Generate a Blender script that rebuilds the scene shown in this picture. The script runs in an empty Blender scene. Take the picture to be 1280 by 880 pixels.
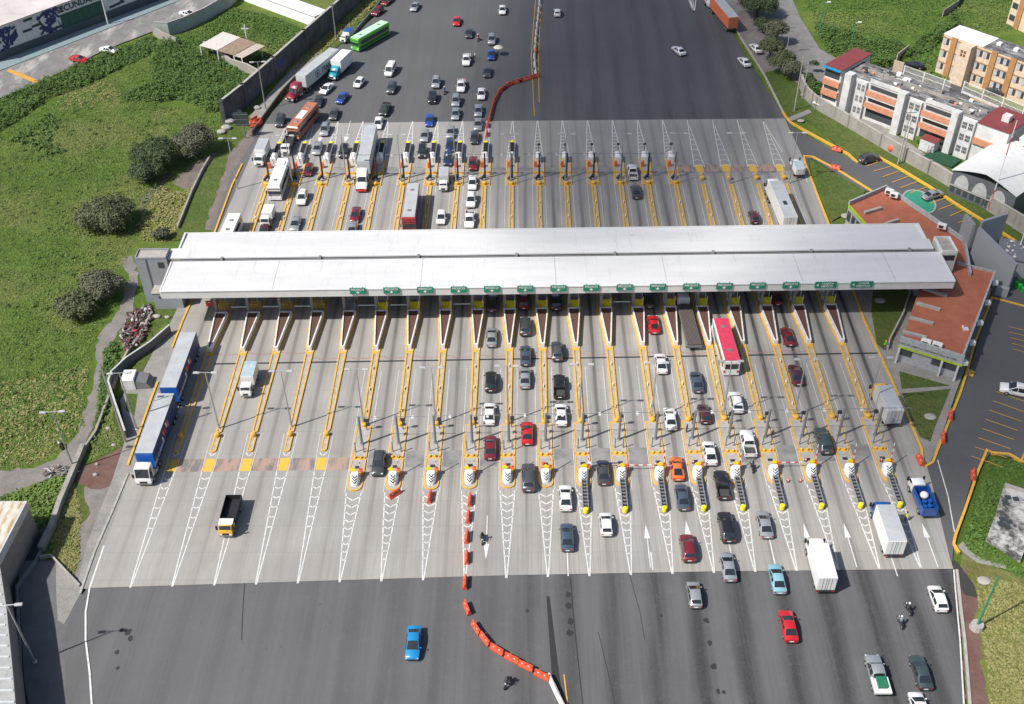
import bpy, bmesh, math, random
from mathutils import Vector, Matrix
random.seed(7)
SC = bpy.context.scene
COL = SC.collection
R = math.radians
# ---------------------------------------------------------------- camera, sky, sun, exposure
FPX, PITCH, YAW, ROLL, CX0, CH = 1367.37343, .697290, -.014830, .012590, 2.43895, 113.65265
_F = Vector((math.sin(YAW)*math.cos(PITCH), math.cos(YAW)*math.cos(PITCH), -math.sin(PITCH)))
_rt = Vector((math.cos(YAW), -math.sin(YAW), 0)); _dn = _F.cross(_rt)
_c, _s = math.cos(ROLL), math.sin(ROLL)
AR = _c*_rt + _s*_dn; AD = -_s*_rt + _c*_dn
CAM = Vector((CX0, 0, CH))
def P(x, y, z=0.0):
    """photo pixel -> the point at height z on the ground plan (used to read the survey of the place off the photo)"""
    d = AR*(x-640) + AD*(y-440) + _F*FPX
    t = (z-CH)/d.z
    return CAM + d*t
def P2(x, y, z=0.0):
    p = P(x, y, z); return (p.x, p.y)
cam = bpy.data.cameras.new('camera'); co = bpy.data.objects.new('camera', cam); COL.objects.link(co)
cam.sensor_width = 36; cam.lens = FPX/1280*36; cam.clip_end = 5000; cam.clip_start = 1
co.matrix_world = Matrix(((AR.x, -AD.x, -_F.x, CAM.x), (AR.y, -AD.y, -_F.y, CAM.y), (AR.z, -AD.z, -_F.z, CAM.z), (0, 0, 0, 1)))
SC.camera = co
SC.render.resolution_x = 1024; SC.render.resolution_y = 704
SUN_EL, SUN_DIR = R(50), R(28.5)      # elevation; shadows fall towards this angle from +X
w = bpy.data.worlds.new("World"); SC.world = w; w.use_nodes = True
nt = w.node_tree; bg = nt.nodes['Background']; sky = nt.nodes.new('ShaderNodeTexSky')
sky.sky_type = 'NISHITA'; sky.sun_disc = False; sky.sun_elevation = SUN_EL
sdx, sdy = -math.cos(SUN_DIR), -math.sin(SUN_DIR)        # towards the sun on the plan
sky.sun_rotation = math.atan2(sdx, sdy); sky.dust_density = 2.0; sky.air_density = 1.0
nt.links.new(sky.outputs[0], bg.inputs[0]); bg.inputs[1].default_value = 0.084
sl = bpy.data.lights.new('sun', 'SUN'); sl.energy = 4.2; sl.angle = R(0.9); sl.color = (1.0, .955, .90)
so = bpy.data.objects.new('sun', sl); COL.objects.link(so)
sd = Vector((-sdx*math.cos(SUN_EL), -sdy*math.cos(SUN_EL), -math.sin(SUN_EL)))
so.rotation_euler = sd.to_track_quat('-Z', 'Y').to_euler(); so.location = (-60, 20, 150)
SC.view_settings.view_transform = 'Standard'; SC.view_settings.look = 'None'
SC.view_settings.exposure = 0.43; SC.view_settings.gamma = 1; SC.view_settings.use_curve_mapping = False
# ---------------------------------------------------------------- materials
def srgb(r, g, b):
    f = lambda c: (c/255/12.92) if c/255 <= .04045 else ((c/255+.055)/1.055)**2.4
    return (f(r), f(g), f(b))
class NT:
    def __init__(s, name):
        s.m = bpy.data.materials.new(name); s.m.use_nodes = True; s.t = s.m.node_tree
        s.b = s.t.nodes['Principled BSDF']
    def n(s, typ, **k):
        q = s.t.nodes.new(typ)
        for a, v in k.items():
            if a.startswith('i_'):
                key = a[2:]; key = int(key) if key.isdigit() else key
                s.put(q.inputs[key], v)
            else: setattr(q, a, v)
        return q
    def put(s, inp, v):
        if isinstance(v, bpy.types.NodeSocket): s.t.links.new(v, inp)
        elif hasattr(v, 'outputs'): s.t.links.new(v.outputs[0], inp)
        else:
            if isinstance(v, tuple) and len(v) == 3 and inp.type == 'RGBA': v = v+(1,)
            inp.default_value = v
    def pos(s): return s.n('ShaderNodeNewGeometry').outputs['Position']
    def obj(s): return s.n('ShaderNodeTexCoord').outputs['Object']
    def math(s, op, a, b=0.0, c=0.0, clamp=False):
        q = s.n('ShaderNodeMath', operation=op, use_clamp=clamp); s.put(q.inputs[0], a); s.put(q.inputs[1], b); s.put(q.inputs[2], c); return q.outputs[0]
    def noise(s, vec, scale, detail=4, rough=.6):
        q = s.n('ShaderNodeTexNoise'); s.put(q.inputs['Vector'], vec); q.inputs['Scale'].default_value = scale; q.inputs['Detail'].default_value = detail; q.inputs['Roughness'].default_value = rough; return q.outputs[0]
    def scale(s, vec, sx, sy, sz=1):
        q = s.n('ShaderNodeMapping'); s.put(q.inputs['Vector'], vec); q.inputs['Scale'].default_value = (sx, sy, sz); return q.outputs[0]
    def ramp(s, v, lo, hi, a=0.0, b=1.0):
        q = s.n('ShaderNodeMapRange'); s.put(q.inputs[0], v); q.inputs[1].default_value = lo; q.inputs[2].default_value = hi; q.inputs[3].default_value = a; q.inputs[4].default_value = b; return q.outputs[0]
    def mix(s, f, a, b, mode='MIX'):
        q = s.n('ShaderNodeMix', data_type='RGBA', blend_type=mode); s.put(q.inputs[0], f); s.put(q.inputs[6], a); s.put(q.inputs[7], b); return q.outputs[2]
    def xyz(s, v):
        q = s.n('ShaderNodeSeparateXYZ'); s.put(q.inputs[0], v); return q.outputs
    def bump(s, h, strength=.3, dist=.1):
        q = s.n('ShaderNodeBump'); s.put(q.inputs['Height'], h); q.inputs['Strength'].default_value = strength; q.inputs['Distance'].default_value = dist; s.put(s.b.inputs['Normal'], q)
    def base(s, c): s.put(s.b.inputs['Base Color'], c)
    def set(s, rough=None, metal=None, coat=None, spec=None):
        if rough is not None: s.put(s.b.inputs['Roughness'], rough)
        if metal is not None: s.b.inputs['Metallic'].default_value = metal
        if coat is not None: s.b.inputs['Coat Weight'].default_value = coat; s.b.inputs['Coat Roughness'].default_value = .06
        if spec is not None: s.b.inputs['Specular IOR Level'].default_value = spec
        return s
MC = {}
def mat(name, rgb, rough=.6, metal=0, coat=None, var=.18, sc=1.5, spec=None, dirt=None):
    if name in MC: return MC[name]
    g = NT(name); n = g.noise(g.obj(), sc, 5, .65)
    lo = tuple(c*(1-var) for c in rgb); hi = tuple(min(1, c*(1+var)) for c in rgb)
    c = g.mix(g.ramp(n, .3, .7), lo, hi)
    if dirt:
        d = g.noise(g.obj(), sc*4.3, 6, .75); c = g.mix(g.ramp(d, .52, .75, 0, dirt), c, (.09, .075, .06))
    g.base(c); g.set(rough, metal, coat, spec); MC[name] = g.m; return g.m
def paint(name, rgb, metal=0.0):
    if name in MC: return MC[name]
    g = NT(name); n = g.noise(g.obj(), 1.2, 4, .7)
    g.base(g.mix(g.ramp(n, .3, .75, 0, .22), rgb, tuple(c*.6+.03 for c in rgb))); g.set(.32, metal, .8); MC[name] = g.m; return g.m
YEL = mat('yellow_kerb_paint', (.66, .38, .055), .65, dirt=.7, sc=2.5, var=.22)
YELB = mat('bright_yellow_sheet', (.86, .70, .012), .5, dirt=.2, sc=3)
WHT = mat('white_metal_paint', (.72, .72, .70), .45, dirt=.35)
WHTM = mat('road_marking_white', (.62, .62, .60), .7, var=.2, sc=1.2, dirt=.7)
YELM = mat('road_marking_yellow', (.58, .30, .05), .7, dirt=.8)
GRY = mat('grey_steel', (.23, .235, .24), .5, .3)
DGRY = mat('dark_steel', (.045, .047, .05), .5, .2)
ORG = mat('orange_plastic', (.72, .12, .03), .5, dirt=.3)
REDP = mat('red_plastic', (.55, .035, .03), .5, dirt=.3, sc=3)
BLK = mat('black_rubber', (.018, .018, .018), .8)
LAMPG = mat('lamp_housing', (.42, .42, .42), .5)
CONC = mat('concrete_deck', (.36, .34, .31), .85, var=.2, sc=.8, dirt=.45)
SOIL = mat('planter_soil', (.10, .05, .038), .95, var=.5, sc=6)
CHROME = mat('galvanised_steel', (.48, .48, .48), .4, .6)
GLASS = NT('dark_vehicle_glass'); GLASS.base((.02, .026, .03)); GLASS.set(.07, 0, None, .9); GLASS = GLASS.m
WINB = NT('window_glass'); WINB.base((.05, .06, .065)); WINB.set(.12, 0, None, .8); WINB = WINB.m
LAMPW = mat('headlight_lens', (.75, .76, .78), .15, var=.05)
LAMPR = mat('taillight_lens', (.45, .012, .012), .2, var=.05)
# ---------------------------------------------------------------- mesh helpers
class MB:
    def __init__(s): s.v = []; s.f = []; s.mi = []
    def add(s, vs, fs, m=0):
        b = len(s.v); s.v += [tuple(v) for v in vs]; s.f += [tuple(b+i for i in f) for f in fs]; s.mi += [m]*len(fs); return s
    def box(s, x0, x1, y0, y1, z0, z1, m=0):
        return s.add([(x, y, z) for z in (z0, z1) for (x, y) in ((x0, y0), (x1, y0), (x1, y1), (x0, y1))],
                     [(3, 2, 1, 0), (4, 5, 6, 7), (0, 1, 5, 4), (1, 2, 6, 5), (2, 3, 7, 6), (3, 0, 4, 7)], m)
    def bbox(s, x0, x1, y0, y1, z0, z1, b=.05, m=0):
        """box with its top edges chamfered"""
        b = min(b, (x1-x0)*.45, (y1-y0)*.45, (z1-z0)*.45)
        pts = [(x0, y0), (x1, y0), (x1, y1), (x0, y1)]; q = [(x0+b, y0+b), (x1-b, y0+b), (x1-b, y1-b), (x0+b, y1-b)]
        vs = [(x, y, z0) for x, y in pts]+[(x, y, z1-b) for x, y in pts]+[(x, y, z1) for x, y in q]
        fs = [(3, 2, 1, 0), (8, 9, 10, 11)]
        for k in (0, 4):
            for i in range(4): j = (i+1) % 4; fs.append((k+i, k+j, k+4+j, k+4+i))
        return s.add(vs, fs, m)
    def beam(s, a, b, wd, h, m=0):
        a = Vector(a); b = Vector(b); d = (b-a).normalized(); up = Vector((0, 0, 1))
        if abs(d.z) > .95: up = Vector((0, 1, 0))
        r = d.cross(up).normalized()*wd/2; u = r.cross(d).normalized()*h/2
        vs = [p+o for p in (a, b) for o in (-r-u, r-u, r+u, -r+u)]
        return s.add(vs, [(0, 1, 2, 3), (7, 6, 5, 4), (4, 5, 1, 0), (5, 6, 2, 1), (6, 7, 3, 2), (7, 4, 0, 3)], m)
    def tube(s, a, b, r0, r1=None, n=8, m=0):
        if r1 is None: r1 = r0
        a = Vector(a); b = Vector(b); d = (b-a).normalized(); t = Vector((1, 0, 0)) if abs(d.x) < .9 else Vector((0, 1, 0))
        u = d.cross(t).normalized(); v = d.cross(u)
        vs = []
        for p, r in ((a, r0), (b, r1)):
            for i in range(n): an = 2*math.pi*i/n; vs.append(p+u*math.cos(an)*r+v*math.sin(an)*r)
        fs = [(i, (i+1) % n, n+(i+1) % n, n+i) for i in range(n)]+[tuple(range(n-1, -1, -1)), tuple(range(n, 2*n))]
        return s.add(vs, fs, m)
    def lathe(s, c, prof, n=12, m=0):
        vs = []; fs = []
        for r, z in prof:
            for i in range(n): an = 2*math.pi*i/n; vs.append((c[0]+r*math.cos(an), c[1]+r*math.sin(an), c[2]+z))
        for k in range(len(prof)-1):
            for i in range(n): fs.append((k*n+i, k*n+(i+1) % n, (k+1)*n+(i+1) % n, (k+1)*n+i))
        fs.append(tuple((len(prof)-1)*n+i for i in range(n))); fs.append(tuple(range(n-1, -1, -1)))
        return s.add(vs, fs, m)
    def ell(s, c, rx, ry, rz, n=10, k=6, m=0):
        vs = []; fs = []
        for a in range(1, k):
            th = math.pi*a/k
            for i in range(n): an = 2*math.pi*i/n; vs.append((c[0]+rx*math.sin(th)*math.cos(an), c[1]+ry*math.sin(th)*math.sin(an), c[2]+rz*math.cos(th)))
        t = len(vs); vs += [(c[0], c[1], c[2]+rz), (c[0], c[1], c[2]-rz)]
        for a in range(k-2):
            for i in range(n): fs.append(((a+1)*n+i, (a+1)*n+(i+1) % n, a*n+(i+1) % n, a*n+i))
        for i in range(n): fs.append((t, i, (i+1) % n)); fs.append((t+1, (k-2)*n+(i+1) % n, (k-2)*n+i))
        return s.add(vs, fs, m)
    def poly(s, pts, z, m=0):
        vs = [(p[0], p[1], z if len(p) < 3 else p[2]) for p in pts]
        a = sum(vs[i][0]*vs[(i+1) % len(vs)][1]-vs[(i+1) % len(vs)][0]*vs[i][1] for i in range(len(vs)))
        if a < 0: vs = vs[::-1]
        return s.add(vs, [tuple(range(len(vs)))], m)
    def prism(s, pts, z0, z1, m=0, mtop=None):
        a = sum(pts[i][0]*pts[(i+1) % len(pts)][1]-pts[(i+1) % len(pts)][0]*pts[i][1] for i in range(len(pts)))
        if a < 0: pts = pts[::-1]
        n = len(pts); vs = [(p[0], p[1], z0) for p in pts]+[(p[0], p[1], z1) for p in pts]
        s.add(vs, [(i, (i+1) % n, n+(i+1) % n, n+i) for i in range(n)]+[tuple(range(n-1, -1, -1))], m)
        s.add([(p[0], p[1], z1) for p in pts], [tuple(range(n))], m if mtop is None else mtop); return s
    def strip(s, pts, wd, z, m=0):
        """flat painted line along pts"""
        for a, b in zip(pts[:-1], pts[1:]):
            a = Vector(a[:2]); b = Vector(b[:2]); d = b-a
            if d.length < 1e-5: continue
            n = Vector((-d.y, d.x)).normalized()*wd/2
            s.add([(q.x, q.y, z) for q in (a-n, b-n, b+n, a+n)], [(3, 2, 1, 0)] if (b-a).cross(n) < 0 else [(0, 1, 2, 3)], m)
        return s
    def wall(s, pts, th, z0, z1, m=0):
        """upright wall of one thickness along pts, mitred, one closed band"""
        pts = [Vector(p[:2]) for p in pts]; L = []; Rr = []
        for i, p in enumerate(pts):
            d = (pts[min(i+1, len(pts)-1)]-pts[max(i-1, 0)]).normalized(); n = Vector((-d.y, d.x))*th/2
            L.append(p+n); Rr.append(p-n)
        n = len(pts); vs = []
        for z in (z0, z1):
            vs += [(p.x, p.y, z) for p in L]+[(p.x, p.y, z) for p in Rr]
        fs = []
        for i in range(n-1):
            fs += [(i+1, i, 2*n+i, 2*n+i+1), (n+i, n+i+1, 3*n+i+1, 3*n+i), (2*n+i, 3*n+i, 3*n+i+1, 2*n+i+1)]
        fs += [(0, n, 3*n, 2*n), (2*n-1, n-1, 3*n-1, 4*n-1)]
        return s.add(vs, fs, m)
    def xf(s, M, start=0):
        s.v = s.v[:start]+[tuple(M @ Vector(v)) for v in s.v[start:]]; return s
    def build(s, name, mats, parent=None, smooth=None):
        me = bpy.data.meshes.new(name); me.from_pydata(s.v, [], s.f)
        if not isinstance(mats, (list, tuple)): mats = [mats]
        for m in mats: me.materials.append(m)
        if any(s.mi): me.polygons.foreach_set('material_index', s.mi)
        if smooth:
            me.polygons.foreach_set('use_smooth', [True]*len(me.polygons)); me.set_sharp_from_angle(angle=R(smooth))
        me.update()
        o = bpy.data.objects.new(name, me); COL.objects.link(o)
        if parent: o.parent = parent
        return o
def pieces(mb, name, mats, parent=None, smooth=None):
    """build each connected piece as an object of its own"""
    par = list(range(len(mb.v)))
    def fd(a):
        while par[a] != a: par[a] = par[par[a]]; a = par[a]
        return a
    for f in mb.f:
        r = fd(f[0])
        for i in f[1:]: par[fd(i)] = r
    grp = {}
    for f, m in zip(mb.f, mb.mi): grp.setdefault(fd(f[0]), []).append((f, m))
    out = []
    for g in grp.values():
        q = MB(); mp = {}
        for f, m in g:
            for i in f:
                if i not in mp: mp[i] = len(q.v); q.v.append(mb.v[i])
            q.f.append(tuple(mp[i] for i in f)); q.mi.append(m)
        out.append(q.build(name, mats, parent, smooth))
    return out
def tag(o, label=None, cat=None, group=None, kind=None):
    for k, v in (('label', label), ('category', cat), ('group', group), ('kind', kind)):
        if v: o[k] = v
    return o
def thing(name, loc=(0, 0, 0), rz=0, label=None, cat=None, group=None):
    o = bpy.data.objects.new(name, None); COL.objects.link(o); o.location = loc; o.rotation_euler = (0, 0, rz)
    o.empty_display_size = .3
    return tag(o, label, cat, group)
def kids(o): return [c for c in COL.objects if c.parent == o] if False else list(KID.get(o.name, ()))
KID = {}
def reg(root):
    """remember a finished template's tree"""
    def rec(o):
        ch = [c for c in COL.objects if c.parent == o]; KID[o.name] = ch
        for c in ch: rec(c)
    rec(root); return root
def copy_tree(o, parent=None):
    c = o.copy(); COL.objects.link(c); c.parent = parent
    for ch in KID.get(o.name, ()): copy_tree(ch, c)
    return c
USED = set()
def place(t, loc, rz=0, label=None, cat=None, group=None):
    """first call puts the template itself, later calls copies of it"""
    if t.name not in USED: USED.add(t.name); o = t; 
    else: o = copy_tree(t)
    o.location = loc; o.rotation_euler = (0, 0, rz)
    for k in ('label', 'category', 'group'):
        if k in o: del o[k]
    return tag(o, label, cat, group)
ORD = ['first', 'second', 'third', 'fourth', 'fifth', 'sixth', 'seventh', 'eighth', 'ninth', 'tenth', 'eleventh', 'twelfth', 'thirteenth', 'fourteenth', 'fifteenth', 'sixteenth', 'seventeenth', 'eighteenth', 'nineteenth', 'twentieth', 'twenty-first', 'twenty-second']
def text_mb(body, size, align='CENTER'):
    cu = bpy.data.curves.new('lettering', 'FONT'); cu.body = body; cu.size = size; cu.align_x = align; cu.align_y = 'CENTER'; cu.resolution_u = 2; cu.offset = size*.025
    o = bpy.data.objects.new('lettering', cu); COL.objects.link(o); dg = bpy.context.evaluated_depsgraph_get(); dg.update()
    me = o.evaluated_get(dg).to_mesh(); mb = MB(); mb.add([v.co[:] for v in me.vertices], [tuple(p.vertices) for p in me.polygons])
    o.evaluated_get(dg).to_mesh_clear(); bpy.data.objects.remove(o); bpy.data.curves.remove(cu); return mb
def text_on(body, size, origin, xdir, ydir, material, parent, name='lettering', align='CENTER'):
    mb = text_mb(body, size, align); X = Vector(xdir).normalized(); Y = Vector(ydir).normalized(); Z = X.cross(Y)
    M = Matrix(((X.x, Y.x, Z.x, origin[0]), (X.y, Y.y, Z.y, origin[1]), (X.z, Y.z, Z.z, origin[2]), (0, 0, 0, 1)))
    mb.xf(M); return mb.build(name, material, parent)
# ================================================================ the ground
LS = 5.4
def lane_x(i): return LS*i
def lane_coord(g, pos, off=.5):
    x = g.xyz(pos)
    return g.math('FRACT', g.math('ADD', g.math('DIVIDE', g.math('ADD', x[0], 540), LS), off-.5+0.0)), x
def concrete_mat():
    g = NT('plaza_concrete'); pos = g.pos(); x = g.xyz(pos)
    warp = g.noise(g.scale(pos, .5, .05), 1, 2)
    f = g.math('FRACT', g.math('DIVIDE', g.math('ADD', g.math('ADD', x[0], 540), g.math('MULTIPLY', warp, .5)), LS))
    d = g.math('ABSOLUTE', g.math('SUBTRACT', f, .545))              # 0 at the lane centre
    streak = g.math('MAXIMUM', g.ramp(d, .035, .085, 1, 0), g.ramp(d, .05, .22, .4, 0))    # oil and rubber down the middle
    dist = g.math('ABSOLUTE', g.math('SUBTRACT', x[1], 152))      # from the canopy
    near = g.ramp(dist, 10, 62, 1, .22)
    lanevar = g.noise(g.scale(pos, .12, .004), 1, 3)
    sn = g.noise(g.scale(pos, 1.1, .07), 1, 5, .7)
    right = g.math('MULTIPLY', g.ramp(x[0], -45, 12, .45, 1), g.ramp(g.math('ABSOLUTE', g.math('SUBTRACT', x[0], -12)), 2, 8, .7, 1))
    amt = g.math('MULTIPLY', g.math('MULTIPLY', streak, near), g.math('MULTIPLY', g.ramp(sn, .2, .42), g.ramp(lanevar, .33, .55, .4, 1)), clamp=True)
    amt = g.math('MULTIPLY', amt, right)
    n1 = g.noise(pos, .09, 4, .6); n2 = g.noise(g.scale(pos, 2.2, .35), 1, 5, .7); n3 = g.noise(pos, 6, 4, .7)
    c = g.mix(g.ramp(n1, .3, .7), (.285, .268, .246), (.365, .347, .318))
    c = g.mix(g.ramp(n2, .35, .75, 0, .28), c, (.20, .19, .178))
    c = g.mix(g.ramp(n3, .4, .7, 0, .14), c, (.45, .43, .40))
    trk = g.ramp(g.noise(g.scale(pos, 3.2, .03), 1, 4, .7), .47, .70, 0, .6)        # drawn-out tyre tracks
    trk = g.math('MULTIPLY', trk, g.ramp(x[0], -40, 5, .35, 1))
    c = g.mix(trk, c, (.15, .145, .14))
    c = g.mix(g.math('MULTIPLY', amt, 1.0), c, (.03, .029, .029))
    # slab joints
    jy = g.math('ABSOLUTE', g.math('SUBTRACT', g.math('FRACT', g.math('DIVIDE', x[1], 4.6)), .5))
    jx = g.math('ABSOLUTE', g.math('SUBTRACT', g.math('FRACT', g.math('DIVIDE', g.math('ADD', x[0], 541.25), 2.7)), .5))
    c = g.mix(g.ramp(jy, .0, .012, .35, 0), c, (.12, .115, .11)); c = g.mix(g.ramp(jx, .0, .014, .32, 0), c, (.13, .125, .12))
    slab = g.n('ShaderNodeTexWhiteNoise', noise_dimensions='2D')
    v = g.n('ShaderNodeCombineXYZ'); g.put(v.inputs[0], g.math('FLOOR', g.math('DIVIDE', g.math('ADD', x[0], 541.25+1.35), 2.7))); g.put(v.inputs[1], g.math('FLOOR', g.math('ADD', g.math('DIVIDE', x[1], 4.6), .5)))
    g.put(slab.inputs[0], v); c = g.mix(g.ramp(slab.outputs[0], 0, 1, 0, .16), c, (.20, .195, .185))
    # the far side is mixed towards a cooler grey than the near side
    c = g.mix(g.ramp(x[1], 150, 185, 0, .30), c, (.22, .225, .23))
    g.base(c); g.set(.85); g.bump(n3, .15, .03); return g.m
def asphalt_mat(name='asphalt', streaks=True, base=.075, warm=0.0):
    g = NT(name); pos = g.pos(); x = g.xyz(pos)
    n1 = g.noise(pos, .05, 4, .6); n3 = g.noise(pos, 7, 4, .7); n4 = g.noise(pos, .6, 5, .75)
    c = g.mix(g.ramp(n1, .3, .7), (base*.82, base*.83, base*.87), (base*1.16, base*1.16, base*1.2))
    if streaks:
        fan = g.math('MULTIPLY', g.math('SUBTRACT', x[1], 90), -.035)
        wob = g.math('MULTIPLY', g.noise(g.scale(pos, .05, .03), 1, 2), 2.6)
        xx = g.math('ADD', g.math('ADD', x[0], fan), wob)
        f = g.math('ABSOLUTE', g.math('SUBTRACT', g.math('FRACT', g.math('DIVIDE', g.math('ADD', xx, 538.6), LS)), .5))
        dark = g.math('MULTIPLY', g.ramp(f, .06, .34, 1, 0), g.ramp(g.noise(g.scale(pos, .09, .012), 1, 3), .30, .5))
        right = g.ramp(x[0], -20, 20, .25, 1); right = g.math('MULTIPLY', right, g.ramp(x[1], 95, 200, 1, .5))
        c = g.mix(g.math('MULTIPLY', g.math('MULTIPLY', dark, right), .92), c, (base*.27, base*.27, base*.28))
        lt = g.noise(g.scale(pos, .9, .018), 1, 5, .7)
        c = g.mix(g.ramp(lt, .46, .8, 0, .34), c, (base*1.9, base*1.92, base*1.96))
        lt2 = g.noise(g.scale(pos, 1.7, .02), 1, 4, .7)
        c = g.mix(g.ramp(lt2, .55, .8, 0, .4), c, (base*.5, base*.5, base*.52))
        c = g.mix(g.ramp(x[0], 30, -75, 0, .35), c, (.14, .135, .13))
    vor = g.noise(g.scale(pos, .8, .8), 1.3, 3, .5)
    c = g.mix(g.ramp(vor, .70, .74, 0, .35), c, (.03, .03, .03))
    c = g.mix(g.ramp(n4, .55, .8, 0, .25), c, (base*1.9, base*1.85, base*1.8)); c = g.mix(g.ramp(n3, .4, .7, 0, .25), c, (base*1.6, base*1.6, base*1.6))
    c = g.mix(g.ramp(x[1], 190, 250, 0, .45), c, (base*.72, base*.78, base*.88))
    g.base(c); g.set(.88); g.bump(n3, .2, .03); return g.m
def grass_mat(name, a, b, c3, dry=(.17, .15, .055), dryamt=.45, s=1.0):
    g = NT(name); pos = g.pos()
    n1 = g.noise(pos, .035*s, 5, .6); n2 = g.noise(pos, .25*s, 5, .7); n3 = g.noise(pos, 1.8, 6, .75); n4 = g.noise(pos, .012*s, 3)
    c = g.mix(g.ramp(n1, .42, .58), a, b); c = g.mix(g.ramp(n2, .42, .62, 0, .85), c, c3)
    c = g.mix(g.ramp(g.math('ADD', n1, g.math('MULTIPLY', n3, .25)), .60, .82, 0, dryamt), c, dry)
    c = g.mix(g.ramp(n3, .35, .7, .55, 0), c, tuple(q*.42 for q in a))
    g.base(c); g.set(.9, spec=.2); g.bump(g.math('ADD', n3, n2), .9, .45); return g.m
GRASS = grass_mat('meadow_grass', (.115, .19, .028), (.17, .235, .04), (.08, .15, .022), (.24, .22, .09), .55)
LAWN = grass_mat('mown_lawn', (.11, .165, .038), (.15, .19, .05), (.08, .13, .028), dryamt=.3, s=3)
DRYG = grass_mat('dry_verge_grass', (.22, .25, .06), (.30, .29, .11), (.16, .22, .045), dryamt=.8, s=3)
DIRT = mat('bare_earth', (.15, .125, .105), .95, var=.4, sc=.25)
def dirt_mat(name, a, b):
    g = NT(name); pos = g.pos(); n = g.noise(pos, .35, 6, .7); n2 = g.noise(pos, 2.5, 5, .7)
    c = g.mix(g.ramp(n, .35, .65), a, b); c = g.mix(g.ramp(n2, .4, .75, 0, .4), c, tuple(q*.5 for q in a)); g.base(c); g.set(.95); g.bump(n2, .5, .1); return g.m
REDD = dirt_mat('red_cinder_earth', (.125, .062, .05), (.17, .105, .085))
GRVD = dirt_mat('grey_gravel_earth', (.17, .155, .145), (.24, .22, .205))
def street_mat():
    g = NT('dusty_street'); pos = g.pos(); n = g.noise(pos, .35, 6, .7); n2 = g.noise(g.scale(pos, .16, .05), 1, 5, .75)
    c = g.mix(g.ramp(n, .35, .65), (.15, .145, .14), (.21, .205, .195)); c = g.mix(g.ramp(n2, .52, .64, 0, .8), c, (.42, .40, .37)); g.base(c); g.set(.95); return g.m
PAVE = dirt_mat('worn_pavement_concrete', (.22, .21, .195), (.31, .295, .275))
ROADG = dirt_mat('worn_grey_roadway', (.17, .165, .16), (.235, .225, .215))
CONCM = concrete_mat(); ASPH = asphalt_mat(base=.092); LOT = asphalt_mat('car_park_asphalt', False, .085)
WILD = ('dirt_path', 'earth_track', 'shaded_track', 'cinder_verge', 'gravel_verge', 'left_verge', 'far_left_verge', 'dry_verge', 'right_verge', 'tar_patch')
def ground(name, pts, z, m, sub=0):
    if name in WILD:                    # worn, irregular edges
        r = random.Random(len(pts)*7+int(abs(pts[0][0])*3)); q = []
        for a, b in zip(pts, pts[1:]+pts[:1]):
            a = Vector(a); b = Vector(b); n = max(1, min(40, int((b-a).length/1.1))); q += [tuple(a.lerp(b, k/n)+Vector((r.uniform(-.32, .32), r.uniform(-.32, .32)))) for k in range(n)]
        pts = q
    mb = MB(); mb.poly(pts, z); return tag(mb.build(name, m), kind='structure')
# big sheet out to the horizon
ground('ground', [(-2500, -600), (2500, -600), (2500, 3500), (-2500, 3500)], -.35, GRASS)
PP = lambda *q: [P2(*a) for a in q]
# asphalt carriageways (under the concrete plaza as well)
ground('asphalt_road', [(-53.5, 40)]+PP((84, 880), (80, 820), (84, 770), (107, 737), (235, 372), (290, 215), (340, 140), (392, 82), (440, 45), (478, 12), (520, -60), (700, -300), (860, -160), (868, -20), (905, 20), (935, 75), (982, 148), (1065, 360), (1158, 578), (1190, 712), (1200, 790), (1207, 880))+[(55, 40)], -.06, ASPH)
ground('concrete_plaza', PP((110, 735), (164, 592), (197, 508), (236, 372), (272, 290), (331, 155), (640, 151), (981, 148), (1018, 228), (1065, 360), (1110, 468), (1158, 580), (1164, 600), (1188, 700), (1192, 711), (900, 714), (633, 719), (400, 726)), 0.0, CONCM)
# verges, paths and paved areas (each its own sheet, a little above the last)
ground('street', PP((-60, 168), (0, 122), (60, 97), (130, 62), (208, 32), (262, 8), (330, -25), (240, -60), (180, 2), (60, 48), (0, 75), (-60, 95)), -.10, street_mat())
ground('speed_bump', PP((7, 88), (13, 86), (50, 101), (44, 104)), -.05, mat('road_marking_yellow', (.58, .30, .05), .7, dirt=.8))
ground('pavement', PP((-60, 114), (0, 88), (100, 49), (200, 10), (260, -14), (260, -24), (200, 0), (100, 38), (0, 76), (-60, 100)), 0.02, mat('blue_grey_pavement', (.20, .26, .28), .9, dirt=.3))
ground('dirt_path', PP((0, 586), (40, 583), (70, 572), (96, 540), (118, 470), (122, 420), (150, 385), (160, 345), (150, 320), (165, 318), (172, 345), (165, 385), (140, 425), (135, 470), (112, 540), (95, 580), (70, 592), (45, 604), (20, 618), (-30, 640), (-30, 590)), -.30, GRVD)
ground('earth_track', PP((172, 262), (176, 245), (188, 232), (212, 212), (215, 216), (195, 236), (183, 250), (176, 266)), -.29, DIRT)
ground('shaded_track', PP((215, 222), (255, 195), (290, 180), (300, 205), (262, 235), (240, 240), (222, 232)), -.29, DIRT)
ground('left_verge', PP((252, 395), (226, 440), (200, 500), (163, 590), (108, 735), (78, 722), (48, 690), (62, 640), (96, 585), (118, 560), (135, 500), (165, 450), (188, 400), (185, 385), (215, 375)), -.20, LAWN)
ground('cinder_verge', PP((86, 590), (110, 578), (156, 556), (163, 560), (160, 585), (152, 600), (122, 612), (105, 606), (95, 600)), -.17, REDD)
ground('gravel_verge', PP((105, 604), (155, 590), (152, 605), (118, 690), (103, 738), (88, 728), (100, 690), (96, 660), (112, 640)), -.18, GRVD)
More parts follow.
